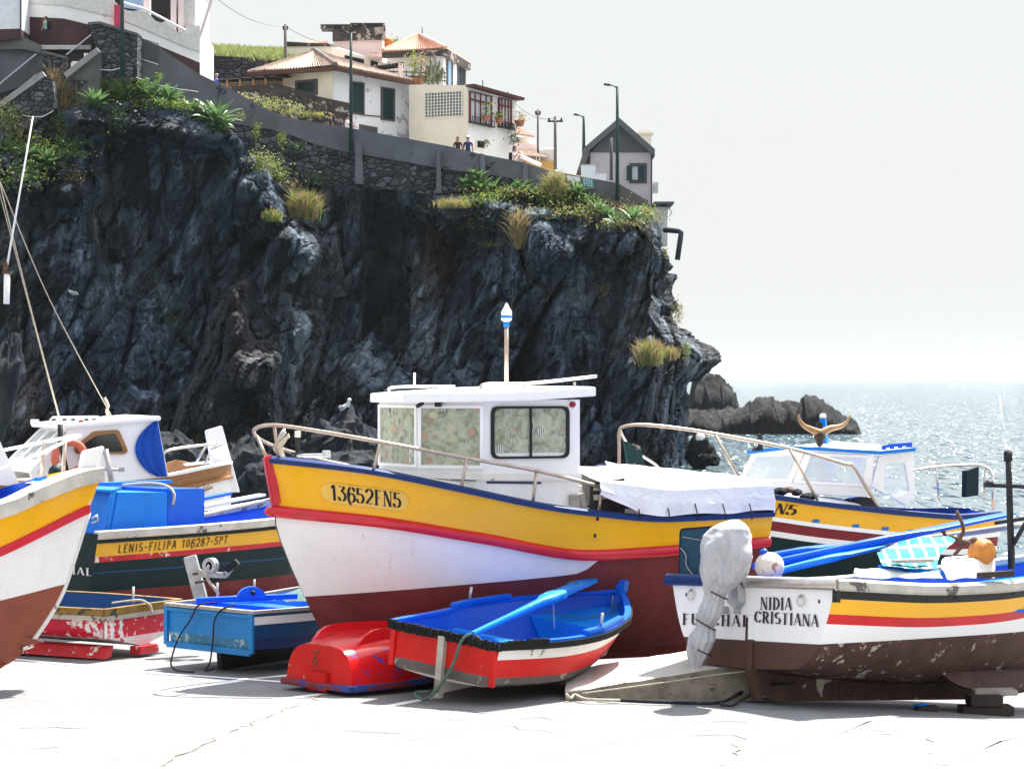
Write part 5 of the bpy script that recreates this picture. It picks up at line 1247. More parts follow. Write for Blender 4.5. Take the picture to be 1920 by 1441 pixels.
def text_width(text, height, gap=.10, wide=1.0): return sum(GL[c][0]+gap for c in text)*wide*height
def on_hull(h, side, t0, z0, dirx, slope=0.0, off=.006):
    """text running along the hull from station t0; dirx=+1 towards the bow"""
    def f(u, v):
        t = t0+dirx*u/h.L; z = z0+slope*u+v; return h.pt(t,z,side)+h.normal(t,z,side)*off
    return f
def rope(label, pts, r=.012, mat='rope', name='rope', cat='rope', smooth=True, n=6):
    pts = [Vector(p) for p in pts]; q = []
    for i in range(len(pts)-1):                # Catmull-Rom
        p0, p1, p2, p3 = pts[max(i-1,0)], pts[i], pts[i+1], pts[min(i+2,len(pts)-1)]
        for k in range(n): t = k/n; q.append(.5*((2*p1)+(p2-p0)*t+(2*p0-5*p1+4*p2-p3)*t*t+(3*p1-p0-3*p2+p3)*t**3))
    q.append(pts[-1]); mb = MB().tube(q, r, 6)
    if label is None: return mb
    return tag(mb.build(name, M[mat], smooth=True, loc=q[0]), label, cat)
def smooth_path(pts, n=6):
    pts = [Vector(p) for p in pts]; q = []
    for i in range(len(pts)-1):
        p0, p1, p2, p3 = pts[max(i-1,0)], pts[i], pts[i+1], pts[min(i+2,len(pts)-1)]
        for k in range(n): t = k/n; q.append(.5*((2*p1)+(p2-p0)*t+(2*p0-5*p1+4*p2-p3)*t*t+(3*p1-p0-3*p2+p3)*t**3))
    return q+[pts[-1]]
def fit_text(parent, text, a, b, height, mat='ink', up=(0,0,1), off=(0,0,0), **k):
    a = Vector(a); b = Vector(b); d = (b-a); L = d.length; d.normalize(); up = Vector(up); off = Vector(off)
    wide = L/text_width(text, height); return lettering(parent, text, lambda u, v: a+d*u+up*v+off, height, mat, wide=wide, **k)
def rrect(pts, r=.06, n=4):                   # rounded polygon
    pts = [Vector(p) for p in pts]; out = []; m = len(pts)
    for i, p in enumerate(pts):
        a = (pts[i-1]-p).normalized(); b = (pts[(i+1)%m]-p).normalized()
        for k in range(n+1):
            t = k/n; out.append(p+a*r*(1-t)**2+b*r*t**2)
    return out
def ring(mb, outer, inner, vec):              # closed frame between two outlines pushed along vec
    n = len(outer); vec = Vector(vec); rows = [outer, inner, [p+vec for p in inner], [p+vec for p in outer], outer]
    mb.grid([list(r) for r in rows], close=True)
def shrink(pts, k): c = sum((Vector(p) for p in pts), Vector())/len(pts); return [c+(Vector(p)-c)*k for p in pts]
def inset(pts, w):
    pts = [Vector(p) for p in pts]; c = sum(pts, Vector())/len(pts); return [p+(c-p).normalized()*min(w*1.3, (c-p).length*.9) for p in pts]
# ================================================================ the large cabin boat
B = Boat('cabin_boat', 'large yellow, red and white cabin boat with fish print curtains and plate 13652FN5', 2.3227, 22.9862, -.05, 200); o = B.o
L7 = 4.93
H7 = Hull(L7, [(0,.80),(.2,.90),(.5,.97),(.75,.87),(.88,.62),(.96,.30),(1,.035)], [(0,1.53),(.24,1.51),(.40,1.58),(.51,1.66),(.68,1.84),(.86,2.02),(1,2.10)],
          [(0,.30),(.1,.14),(.5,.10),(.85,.16),(.95,.28),(1,.36)], [(0,.55),(.3,.46),(.6,.46),(.8,.58),(.92,.72),(1,.9)],
          bow=[(0,0),(.42,.09),(.52,.05),(.60,.06),(1.0,.20),(1.28,.33),(1.63,.50),(1.8,.62)])
rub = interp([(0,1.24),(.22,1.19),(.39,1.165),(.63,1.36),(.84,1.53),(1,1.60)])
wl7 = interp([(0,1.20),(.22,1.15),(.375,1.13),(.392,1.06),(.42,.99),(.5,.955),(.67,.90),(1,.78)])
H7.build(o, [M['yellow'],M['hull_white'],M['antifoul']], [rub, wl7, None], [5,6,9], [0,1,2], n=60, tr=[0,1,2])
H7.rail(o, M['navy'], [(-.05,-.035),(.03,-.035),(.035,.01),(.0,.03),(-.05,.03)], name='gunwale')
H7.rail(o, M['rail_red'], [(-.01,-.055),(.03,-.05),(.055,-.015),(.055,.02),(.03,.05),(-.01,.06)], f=rub, name='rubbing_strake', t1=1.0, n=60)
mb = MB(); nose = H7.pt(1,1.6); mb.ball((nose.x+.0,0,1.6), (.10,.085,.062), 14); mb.build('bow_nose', M['rail_red'], o, True)
mb = MB(); mb.beam((L7+.01,0,2.13),(L7-.075,0,1.66),.10,.10,(1,0,0)); mb.build('stem_post', M['rail_red'], o, bevel=.015)
H7.deck(o, M['white'], -.03, .02, .985, .06)
mb = MB(); mb.box((-.06,0,.70),(.10,.06,1.0)); mb.slab([(-.02,-.03,.15),(-.38,-.03,.10),(-.42,-.03,.62),(-.02,-.03,.72)], (0,.06,0)); mb.build('rudder', M['antifoul'], o)
mb = MB(); mb.slab([(.05,-.035,.34),(.05,-.035,.06),(3.9,-.035,.05),(4.25,-.035,.22),(4.1,-.035,.30)], (0,.07,0)); mb.build('keel', M['antifoul'], o)
# name plate and number
A = [(t, z) for t, z in ((.927,1.805),(.772,1.715))]; sl7 = (A[1][1]-A[0][1])/((A[0][0]-A[1][0])*L7)
fn = on_hull(H7, 1, A[0][0], A[0][1], -1, sl7, .012); Lp = (A[0][0]-A[1][0])*L7
mb = MB(); n = 22; rows = [[], []]
for i in range(n+1):
    u = Lp*i/n; e = min(1, min(i, n-i)/n*Lp/.085); hh = .092*math.sqrt(max(.02, 1-(1-e)**2)); rows[0].append(fn(u,-hh)); rows[1].append(fn(u,hh))
mb.grid(rows); pl = mb.build('name_plate', M['plate'], o, recalc=False)
fn2 = on_hull(H7, 1, A[0][0]-.017, A[0][1]-.075, -1, sl7, .016); w7 = (Lp-.14)/text_width('13652FN5', .145, .12)
lettering(pl, '13652FN5', fn2, .145, wide=w7, thick=.2, gap=.12)
# cabin
CB, CT = 1.55, 2.66
plan = [(2.05,.75),(3.03,.75),(3.57,.40),(3.72,-.40),(3.03,-.75),(2.05,-.75)]
mb = MB(); n = len(plan)
mb.add([Vector((x,y,CB)) for x,y in plan]+[Vector((x+.0,y,CT)) for x,y in plan], [(i,(i+1)%n,(i+1)%n+n,i+n) for i in range(n)]); cb = mb.build('cabin', M['white'], o)
def pane(x0,y0,x1,y1,u0,u1,z0,z1,off): # point grid on a wall segment
    a = Vector((x0,y0,0)); b = Vector((x1,y1,0)); d = (b-a); nn = Vector((d.y,-d.x,0)).normalized()
    if nn.dot(Vector(((x0+x1)/2-2.6,(y0+y1)/2,0))) < 0: nn = -nn
    return [a+d*u0+nn*off+Vector((0,0,z0)), a+d*u1+nn*off+Vector((0,0,z0)), a+d*u1+nn*off+Vector((0,0,z1)), a+d*u0+nn*off+Vector((0,0,z1))], nn
for (p, q, u0, u1) in ((plan[2],plan[1],.05,.95),(plan[3],plan[2],.06,.95),(plan[4],plan[3],.06,.94)):
    pts, nn = pane(*p,*q,u0,u1,2.04,2.58,.022); fr = MB(); ring(fr, inset(pts,-.035), pts, -nn*.02); f_ = fr.build('window_frame', M['clean_white'], cb)
    pts2, _ = pane(*p,*q,u0,u1,2.04,2.58,.004); cu = MB(); cu.quad(*pts2); cu.build('curtain', M['fish'], cb)
    pts3, _ = pane(*p,*q,u0,u1,2.04,2.58,.013); gl = MB(); gl.quad(*pts3); gl.build('window_pane', M['glass'], cb)
pts, nn = pane(2.05,.75,3.03,.75,.115,.93,2.10,2.60,.024)
rr = rrect(pts, .075); fr = MB(); ring(fr, rr, inset(rr,.028), -nn*.03); fm = Vector((0,.0,0)); c0 = sum(pts,Vector())/4
fr.beam(Vector((c0.x,pts[0].y,2.12)), Vector((c0.x,pts[0].y,2.58)), .02, .02); fr.build('window_frame', M['rubber'], cb)
pts2, _ = pane(2.05,.75,3.03,.75,.125,.92,2.155,2.59,.004); cu = MB(); cu.quad(*pts2); cu.build('curtain', M['fish'], cb)
pts3, _ = pane(2.05,.75,3.03,.75,.12,.925,2.105,2.595,.012); gl = MB(); gl.quad(*pts3); gl.build('window_pane', M['glass'], cb)
# moulding and mould line under the windows
mb = MB(); pth = [Vector((x,y,1.93)) for x,y in plan]; mb.sweep([Vector((2.04,.75,1.915)),Vector((3.03,.75,1.93)),Vector((3.58,.40,1.95)),Vector((3.73,-.40,1.95))], [(-.005,-.03),(.03,-.03),(.02,.03),(-.005,.03)], side=-1); mb.build('cabin_ledge', M['old_white'], cb)
mb = MB(); mb.beam((2.45,.757,1.865),(3.00,.757,1.88),.012,.02); mb.beam((3.1,.72,1.90),(3.3,.58,1.91),.012,.018); mb.build('blue_stripe', M['navy'], cb)
mb = MB(); mb.slab([(2.0,.72,1.5),(3.2,.72,1.5),(3.85,.35,1.6),(3.95,-.35,1.6),(3.2,-.75,1.6),(2.0,-.75,1.6)], (0,0,.36)); mb.build('cabin_trunk', M['old_white'], o, bevel=.03)
# roof
def roofpts(z, g=0): return [(1.93-g,.87+g,z+.04),(2.6,.90+g,z),(3.12,.88+g,z-.01),(3.75,.50+g,z-.02),(3.93+g,.0,z-.02),(3.75,-.50-g,z-.02),(3.12,-.88-g,z),(1.93-g,-.87-g,z+.04)]
mb = MB(); lo = [Vector(p) for p in roofpts(2.655)]; hi = [p+Vector((0,0,.085)) for p in lo]; cr = [Vector((2.7,0,2.785))+(p-Vector((2.7,0,2.785)))*.35+Vector((0,0,.01)) for p in hi]; nn_ = len(lo)
mb.grid([lo, hi, [p.lerp(Vector((2.6,0,p.z)),.08)+Vector((0,0,.008)) for p in hi], cr], close=True); b0 = len(mb.v)-nn_; mb.f += [list(range(b0,b0+nn_)), list(range(nn_))[::-1]]; mb.m += [0,0]
rf = mb.build('cabin_roof', M['clean_white'], o, bevel=.006)
mb = MB(); z = 2.81; mb.tube(smooth_path([(3.05,.72,2.76),(3.0,.72,z),(2.6,.74,z+.005),(1.98,.76,z+.065),(1.88,.76,z+.075)]), .016, 8)
for x in (2.62,2.1): mb.tube([(x,.74,2.74),(x,.74,z+.02)], .014, 7)
mb.build('roof_rail', M['steel'], rf, True)
mb = MB(); mb.tube(smooth_path([(3.60,-.45,2.73),(3.57,-.45,2.775),(3.2,-.5,2.785),(2.9,-.5,2.785)]), .014, 7); mb.tube([(3.45,-.1,2.78),(3.45,-.1,2.92)], .012, 7); mb.build('roof_rail', M['clean_white'], rf, True)
mb = MB(); mb.ball((2.13,.762,2.615),(.036,.018,.026),12); mb.build('side_lamp', M['red_lamp'], cb, True); mb = MB(); mb.lathe([(.048,0),(.050,.008),(.036,.011)], (2.13,.75,2.615), 14, M=Matrix.Rotation(R(-90),3,'X')); mb.build('lamp_bezel', M['clean_white'], cb, True)
mb = MB(); mb.box((3.42,.56,2.62),(.05,.10,.05), R(-32)); mb.tube([(3.55,.48,2.63),(3.62,.52,2.60)], .02, 6); mb.build('wiper_motor', M['dark_metal'], cb)
mb = MB(); mb.tube([(2.53,0,2.78),(2.53,0,3.44)], .021, 10); ms = mb.build('mast', M['bronze'], o, True)
mb = MB(); bagp = [(.025,0),(.05,.02),(.055,.06),(.05,.10),(.03,.15),(.008,.19)]; mb.lathe([(r*(1+.12*math.sin(i*2.7)),z) for i,(r,z) in enumerate(bagp)], (2.53,0,3.42), 12); mb.build('wrapped_lamp', M['clean_white'], ms, True)
mb = MB(); mb.lathe([(.048,0),(.058,.0),(.058,.022),(.05,.022)], (2.53,0,3.46), 14); mb.lathe([(.026,-.07),(.03,-.07),(.03,0),(.026,0)], (2.53,0,3.44), 12); mb.build('tape_bands', M['sky_blue'], ms, True)
mb = MB(); mb.tube([(2.46,-.05,3.4),(2.45,-.05,3.75)], .004, 4); mb.build('whip_aerial', M['dark_metal'], ms)
# bow rail
near = [(1.86,.85,1.82),(2.51,.90,1.98),(3.21,.90,2.11),(4.12,.72,2.285),(4.62,.42,2.38),(4.94,.20,2.425),(5.06,.0,2.39),(5.02,-.18,2.32),(4.86,-.38,2.24),(4.55,-.60,2.14),(4.2,-.72,2.05),(3.7,-.85,1.95)]
mb = MB(); mb.tube(smooth_path(near,5), .0185, 10); bp = mb.build('bow_rail', M['bronze'], o, True)
for a, b in (((1.86,.85,1.82),(1.90,.86,1.56)),((2.55,.9,1.99),(2.60,.92,1.66)),((3.25,.9,2.12),(3.32,.92,1.80)),((4.05,.74,2.27),(4.12,.74,1.98)),((4.93,.19,2.425),(4.86,.12,2.08)),((5.0,-.2,2.31),(4.93,-.06,2.09)),((4.55,-.6,2.14),(4.55,-.52,2.05))):
    MB().tube([a,b], .016, 8).build('stanchion', M['bronze'], bp, True)
mb = MB(); mb.box((4.62,-.12,2.10),(.10,.10,.12)); mb.tube([(4.62,-.12,2.1),(4.62,-.12,2.30)], .022, 8); mb.build('bollard', M['dark_metal'], o)
mb = MB(); mb.lathe([(0,.06),(.028,.06),(.03,0),(0,0)], (4.62,-.12,2.30), 10); mb.build('bow_light', M['amber'], o, True)
mb = MB(); mb.tube([(4.66,-.1,2.12),(4.40,.05,2.13)], .02, 7); mb.box((4.38,.05,2.14),(.06,.09,.07)); mb.build('anchor_roller', M['galv'], o)
mb = MB(); mb.lathe([(0,.02),(.06,.01),(.065,0),(0,-.02)], (4.78,-.1,2.33), 14, M=Matrix.Rotation(R(60),3,'Y')); mb.build('search_light', M['galv'], o, True)
mb = MB()
for k in range(5): mb.tube(smooth_path([(4.72,-.2,2.08),(4.76+.02*k,-.18,2.2),(4.74+.03*math.sin(k*2),-.12+.03*k,2.27+.02*k)]), .012, 5)
mb.build('frayed_rope_end', M['rope'], o, True)
# cockpit canvas
def cz(x, y):
    s = abs(y)/.9; e = lin([(0,1.80),(.03,1.80),(1.18,1.76),(1.9,1.87)])(x); top = lin([(0,1.86),(.5,1.93),(1.2,1.99),(1.95,1.98)])(x)
    return top+(e-top)*s*s
mb = MB(); rows = []
for i in range(33):
    x = .0+1.93*i/32; edge = H7.zs(x/L7)+(.03 if x < 1.5 else .03+.16*(x-1.5)/.43); yb = H7.b(x/L7)+.035; row = []
    for side in (1,):
        for j in range(6): z = edge+(cz(x,.86)-edge)*j/5; row.append((x, yb-.03*(j/5)+.014*math.sin(x*16+j)*(1-j/5)+.02*(1 if j == 2 else 0), z+.01*math.sin(x*9)*(1-j/5)))
    for j in range(1,13): y = .86-1.72*j/12; row.append((x, y, cz(x,y)+.018*noise.noise(Vector((x*3,y*3,0)))))
    for j in range(1,6): row.append((x, -yb, cz(x,.86)+(edge-cz(x,.86))*j/5))
    rows.append(row)
mb.grid(rows); mb.f.append(list(range(len(rows[0])))); mb.m.append(0); cv = mb.build('cockpit_cover', M['canvas'], o, smooth=50)
for px in (1195,1250,1303,1355,1405):
    a = B.at(px,944,.93); b = B.at(px+5,974,.99); MB().tube([a, a.lerp(b,.6)+Vector((0,.02,0)), b], .007, 5).build('lashing', M['rubber'], cv)
mb = MB(); mb.slab([(1.96,.80,1.5),(1.6,.80,1.5),(1.6,.80,1.9),(1.96,.80,1.86)], (0,-.02,0)); mb.build('opening_shade_panel', M['dark_wood'], o)  # dark panel standing in for the shaded inside of the opening
mb = MB(); mb.beam((1.93,.82,1.80),(1.72,.82,1.80),.04,.03); mb.beam((1.93,.82,1.72),(1.72,.82,1.74),.04,.05); mb.build('inner_planks', M['bare'], o)
mb = MB(); mb.beam((2.02,.80,1.60),(2.06,.80,1.76),.05,.05); mb.box((2.12,.79,1.70),(.10,.05,.10)); mb.build('door_latch', M['grey_wood'], o)
mb = MB()
for px, py in ((1119,1004),(1385,993),(1120,972)): p = B.at(px,py,.94); mb.ball(H7.pt(p.x/L7,p.z,1)+Vector((0,.004,0)), (.016,.006,.022), 8)
mb.build('drain_holes', M['black'], o)
# ================================================================ red rowing boat
hl8 = 6.06; B = Boat('rowing_boat', 'red rowing boat with bright blue inside and frayed black rope fender on the transom', -.6363, 19.5217, 0, 54.7, heel=hl8); o = B.o
def sec8(v, t):
    a = (v/.07)**.8*.90 if v < .07 else .90+.10*((v-.07)/.93)
    k = max(0, min(1, (t-.3)/.65)); return a*(1-k)+(v**.62)*k
H8 = Hull(2.82, [(0,.60),(.2,.70),(.45,.77),(.7,.62),(.88,.31),(.96,.12),(1,.03)], [(0,.61),(.3,.59),(.6,.63),(.85,.70),(1,.755)], [(0,.19),(.3,.15),(.7,.13),(.9,.12),(1,.14)], [(0,.5),(1,.8)], bow=[(0,0),(.3,.05),(.5,.11),(.7,.22)], sec=sec8)
fr8 = lambda k: (lambda t: H8.zs(t)-k*(H8.zs(t)-H8.zk(t)))
H8.build(o, [M['old_white'],M['row_red'],M['row_band'],M['bare']], [fr8(.34), fr8(.72), fr8(.94), None], [3,4,3,3], [0,1,2,3], tr=[1,1,2,3], n=36)
H8.inside(o, M['deep_blue'], lambda t: H8.zk(t)+.06, name='interior')
H8.rail(o, M['tar'], [(-.005,-.055),(.022,-.055),(.026,.0),(-.005,.0)], name='outer_rail')
H8.rail(o, M['blue'], [(-.05,-.02),(.008,-.02),(.008,.010),(-.05,.010)], name='gunwale_cap', f=lambda t: H8.zs(t)+.008)
mb = MB(); rnd = random.Random(4)
def fringe(mb, a, b, n, drop, thick):
    for k in range(n):
        p = Vector(a).lerp(Vector(b),(k+.5)/n); w_ = (Vector(b)-Vector(a)).length/n
        mb.box(p+Vector((rnd.uniform(-.008,.008),rnd.uniform(-.006,.006),-drop/2+.02+rnd.uniform(-.008,.006))), (thick,w_*1.35,drop*rnd.uniform(.8,1.15)), rx=rnd.uniform(-.35,.35))
fringe(mb, (-.02,.61,.605), (-.02,-.61,.605), 120, .075, .034)
for k in range(44):
    p = H8.pt(.002+k*.0045, H8.zs(0)-.01, -1); mb.box(p+Vector((0,-.014,rnd.uniform(-.008,.008))), (.016,.03,.062), ry=rnd.uniform(-.3,.3))
mb.build('rope_fender', M['tar'], o)
mb = MB()
for y, z0 in ((.55,.20),(-.55,.20)): c_ = MB(); c_.box((-.010,y,.40),(.03,.05,.34)); c_.build('transom_cleat', M['row_red'], o)
mb = MB(); mb = MB(); mb.box((-.02,.0,.31),(.06,.065,.54)); mb.slab([(-.05,-.032,.08),(-.05,-.032,.2),(1.5,-.032,.16),(1.5,-.032,.12)], (0,.064,0)); mb.build('skeg', M['bare'], o)
mb = MB(); 
for x, z, w_ in ((1.02,.42,.16),(.98,.40,.03)): mb.box((x,0,z),(w_,1.36,.03) if w_ > .1 else (.03,1.34,.08))
mb.build('thwart', M['sky_blue'], o, bevel=.006)
mb = MB(); mb.add([(2.0,.49,.50),(2.0,-.49,.50),(2.45,-.31,.56),(2.66,-.11,.60),(2.66,.11,.60),(2.45,.31,.56)], [(0,1,2,3,4,5)]); mb.slab([(2.0,.30,.24),(2.0,-.30,.24),(2.0,-.48,.50),(2.0,.48,.50)], (.02,0,0)); mb.build('foredeck', M['sky_blue'], o)
mb = MB(); mb.box((.22,0,.40),(.30,1.12,.025)); mb.build('stern_seat', M['deep_blue'], o)
for s in (1,-1):
    x = 1.35; t = x/2.82; p = H8.pt(t,H8.zs(t),s); q = H8.pt(t+.18,H8.zs(t+.18),s); p0 = H8.pt(t-.09,H8.zs(t-.09),s)
    mb = MB(); mb.sweep([p0+Vector((0,0,.02)),p+Vector((0,0,.02)),q+Vector((0,0,.02))], [(-.06,0),(.01,0),(.01,.04),(-.06,.04)], side=-s); rk = mb.build('rowlock_block', M['blue'], o, bevel=.006)
    MB().tube([p+Vector((0,-s*.03,.05)), p+Vector((0.01,-s*.03,.18))], .014, 8).build('thole_pin', M['galv'], rk, True)
mb = MB(); mb.slab([(2.74,-.045,.58),(2.83,-.045,.56),(2.90,-.045,.86),(2.80,-.045,.87)], (0,.09,0)); mb.build('stem_head', M['blue'], o, bevel=.008)
OAR_A = ((0,.018,.018),(.3,.022,.022),(.52,.032,.030),(.55,.055,.032),(.58,.075,.034),(.66,.078,.034),(.69,.058,.03),(.78,.058,.026),(.80,.075,.022),(.88,.085,.018),(.93,.085,.014),(.95,.06,.012),(1,.04,.010))
OAR_B = ((0,.024,.022),(.3,.026,.024),(.5,.03,.026),(.58,.045,.022),(.68,.062,.016),(.95,.066,.012),(.985,.060,.010),(1,.045,.008))
def oar(label, a, b, s=1.0, mat='blue', prof_o=OAR_B):
    a = Vector(a); b = Vector(b); o = wthing('oar', label, 'oar', a, 'oars lying in the boats'); d = b-a; d.normalize(); L = (b-a).length; sd = d.cross(Vector((0,0,1))).normalized(); up = sd.cross(d)
    mb = MB(); rows = []
    for t, w_, h in prof_o:
        c = a+d*L*t; sq = lambda v: math.copysign(abs(v)**.45, v); rows.append([c+sd*w_*s*sq(math.cos(q))+up*h*s*sq(math.sin(q)) for q in [2*math.pi*(k+.5)/10 for k in range(10)]])
    mb.grid(rows, close=True); b0 = len(mb.v)-10; mb.f += [list(range(b0,b0+10)), list(range(10))[::-1]]; mb.m += [0,0]; mb.build('shaft_and_blade', M[mat], o, smooth=50)
    return o, a, d, L, up
Mw = B.m
oo, a, d, L, up = oar('blue oar lying across the red rowing boat with its blade up over the bow', Mw@B.at(886,1188,-.30), Mw@B.at(1117,1081,.22), 1.25, 'sky_blue', OAR_A)
mb = MB(); c = a+d*L*.62; mb.ball(c+up*.028, (.026,.026,.010), 12); mb.build('oar_hole', M['black'], oo); mb = MB(); c = a+d*L*.79
mb.tube([c+Vector((.06*math.cos(q),.02*math.cos(q),.06*math.sin(q))) for q in [2*math.pi*k/14 for k in range(15)]], .007, 5); mb.build('rope_grommet', M['rope_green'], oo)
c = a+d*L*.63
rope('thin chain hanging from the oar hole inside the red rowing boat', [c, c+Vector((0,0,-.15)), c+Vector((.01,0,-.30))], .008, 'galv', 'chain', 'chain')
rope('green mooring rope looped over the transom of the red rowing boat', [Mw@Vector((.15,-.36,.52)), Mw@Vector((.0,-.30,.645)), Mw@Vector((-.075,-.24,.58)), Mw@Vector((-.10,-.20,.40)), Mw@Vector((-.12,-.12,.22)), Mw@Vector((-.16,0,.05)), Mw@Vector((-.14,.12,.03)), Mw@Vector((-.08,.20,.05)), Mw@Vector((-.02,.10,.07))], .014, 'rope_green')
rope('thin rope and padlock cord on the foredeck of the red rowing boat', [Mw@Vector((1.9,.25,.60)), Mw@Vector((2.15,.0,.55)), Mw@Vector((2.5,-.10,.60)), Mw@Vector((2.8,0,.66))], .006, 'rope_green')
# ================================================================ white transom boat
B = Boat('fishing_boat', 'white transom fishing boat with black stencilled name, yellow and red bands and wrapped outboard', 2.062, 19.6, .0, 41, heel=-2.6, pitch=5.0); o = B.o; B9 = B
H9 = Hull(5.2, [(0,.97),(.2,1.04),(.45,1.02),(.7,.82),(.88,.45),(.96,.2),(1,.03)], [(0,1.03),(.2,1.02),(.4,1.06),(.6,1.16),(.8,1.30),(1,1.5)], [(0,.27),(.12,.20),(.4,.14),(.8,.15),(.93,.25),(1,.45)],
         [(0,.17),(.25,.28),(.6,.40),(.85,.6),(1,.9)], bow=[(0,0),(.5,.12),(.9,.35),(1.2,.6)])
dz = lambda k: (lambda t: H9.zs(t)-k)
H9.build(o, [M['black'],M['yellow'],M['red'],M['clean_white'],M['brown'],M['brown_clean']], [dz(.12), dz(.25), dz(.335), lambda t: .52+.26*t, None], [2,2,2,3,9], [0,1,2,3,4], tr=[3,3,3,3,5], n=48)
H9.inside(o, M['deep_blue'], lambda t: .45, top=0)
H9.rail(o, M['gunwale_grey'], [(-.07,-.01),(-.07,.04),(-.04,.055),(.02,.055),(.05,.03),(.05,-.03),(.03,-.05),(0,-.05)], name='gunwale')
mb = MB(); prof = [(-.07,-.01),(-.07,.04),(-.04,.055),(.02,.055),(.05,.03),(.05,-.03),(.03,-.05),(0,-.05)]
mb.sweep([Vector((0,-1.0,1.03)),Vector((0,.05,1.03))], prof, side=-1); mb.build('transom_rail', M['steel'], o, smooth=60)
mb = MB(); mb.sweep([Vector((0,.055,1.03)),Vector((0,1.02,1.03))], prof, side=-1); mb.build('transom_rail', M['navy'], o, smooth=60)
mb = MB(); mb.box((-.012,-.995,.93),(.05,.05,.1)); mb.build('corner_pad', M['black'], o)
mb = MB(); mb.slab([(-.02,-.03,.72),(-.02,-.03,.27),(.06,-.03,.06),(.30,-.03,-.01),(3.4,-.03,-.01),(4.1,-.03,.07),(4.45,-.03,.2),(4.0,-.03,.28),(.3,-.03,.26),(.0,-.03,.30),(.02,-.03,.72)], (0,.06,0)); mb.build('keel', M['brown'], o)
mb = MB(); mb.box((-.012,-.03,.63),(.02,.055,.20)); mb.build('stern_post', M['clean_white'], o); mb = MB(); mb.slab([(-.022,-.06,.53),(-.028,-.06,.27),(.05,-.06,.0),(.12,-.06,.0),(.0,-.06,.53)], (0,.06,0)); mb.build('stern_post', M['brown_clean'], o)
mb = MB(); rows = []
for i in range(15):
    t = i/14; x = 2.0+1.55*t; dpt = .17*math.sin(math.pi*t)**.6; y = -.50-.05*math.sin(math.pi*t); rows.append([(x,y+.05,.30),(x,y-.02,.28),(x,y-.07,.26-dpt),(x,y-.03,.25-dpt),(x,y+.08,.26)])
mb.grid(rows, close=True); mb.build('bilge_keel', M['brown'], o, smooth=60)
xo = -.013
def T9(px, py, off=xo): q = B.at(px,py,0,0); return Vector((off,q.y,q.z))
for txt, a, b_, h_ in (('NIDIA',(1427,1142),(1489,1143),.105),('CRISTIANA',(1416,1166),(1540,1175),.10),('FUNCHAL',(1281,1170),(1400,1174),.098)):
    fit_text(o, txt, T9(*a), T9(*b_), h_, up=(0,0,1), gap=.16 if txt == 'FUNCHAL' else .09)
for px, py in ((1299,1111),(1505,1122)):
    c = T9(px,py,-.02); mb = MB(); mb.tube([c+Vector((-.006,.042*math.cos(q),.042*math.sin(q)-.02)) for q in [2*math.pi*k/18 for k in range(19)]], .006, 6); mb.lathe([(0,0),(.016,0),(.012,.02)], c+Vector((0.004,0,.022)), 8, M=Matrix.Rotation(R(-90),3,'Y')); mb.build('ring_bolt', M['steel'], o, True)
mb = MB()
for px, py in ((1287,1114),(1536,1127)): mb.ball(T9(px,py,-.002), (.004,.013,.018), 8)
for px, py in ((1742,1124),(1907,1111),(1795,1119)): p = B.at(px,py,-1.03); mb.ball(H9.pt(p.x/5.2,p.z,-1)+Vector((0,-.003,0)), (.014,.005,.02), 8)
mb.build('drain_holes', M['black'], o)
mb = MB(); mb.box((1.0,0,.80),(.25,1.9,.03)); mb.box((2.7,0,.86),(.3,1.8,.03)); mb.build('thwarts', M['blue'], o)
mb = MB(); mb.add([(3.0,.9,1.02),(3.0,-.88,1.02),(3.8,-.72,1.1),(4.6,-.35,1.2),(5.0,0,1.3),(4.6,.35,1.2),(3.8,.72,1.1)], [(0,1,2,3,4,5,6)]); mb.build('foredeck', M['sky_blue'], o)
mb = MB(); mb.slab([(2.0,-.82,.98),(3.0,-.70,1.01),(3.0,-.62,1.01),(2.0,-.74,.98)], (0,0,.05)); mb.build('side_bench', M['sky_blue'], o)
# outboard wrapped in a cover
b0 = B.m@Vector((-.28,.35,.9)); ob = wthing('outboard_motor', 'outboard motor wrapped in a grubby white cover on the white transom', 'outboard motor', b0)
def W9(px, py, x=-.28): return B.m@B.at(px,py,x,0)
prof = [(1378,974,8),(1374,980,22),(1370,990,36),(1366,1004,45),(1363,1025,49),(1362,1048,48),(1358,1068,43),(1352,1088,35),(1346,1102,26),(1342,1112,20),(1338,1124,19),(1333,1140,21),(1329,1154,22),(1325,1166,17),(1322,1174,15),(1319,1186,20),(1316,1200,24),(1311,1216,22),(1308,1230,17),(1306,1240,12),(1303,1252,9)]
axis = (W9(1362,1000,-.5)-W9(1362,1000,0)).normalized(); mb = MB(); rows = []
for i in range(len(prof)-1):
    for k in range(5):
        t = k/5; a_ = prof[i]; b_ = prof[i+1]; px, py, r = (a_[q]+(b_[q]-a_[q])*t for q in range(3)); c = W9(px,py); rx = r/FPX*c.y; row = []
        rt = Vector((1,0,0)); dp = Vector((0,1,0))
        for q in range(48):
            an = 2*math.pi*q/48; wv = 1+.05*math.sin(an*5+py*.03)+.16*noise.noise(Vector((math.cos(an)*1.1,math.sin(an)*1.1,py*.03)))+(.0+.12*max(0,min(1,(py-1020)/80)) if py < 1112 else .10)*(abs(math.sin(an*5.5+py*.010))-.5)*1.9
            n1 = abs(noise.noise(Vector((math.cos(an)*1.6+py*.012,math.sin(an)*1.6,py*.022)))); n2 = abs(noise.noise(Vector((math.cos(an)*2.6,math.sin(an)*2.6+9,py*.05+an*.4)))); wv += .035*max(0,1-n1/.16)-.03*max(0,1-n2/.12)
            row.append(c+(rt*math.cos(an)*rx+dp*math.sin(an)*rx*.95)*wv)
        rows.append(row)
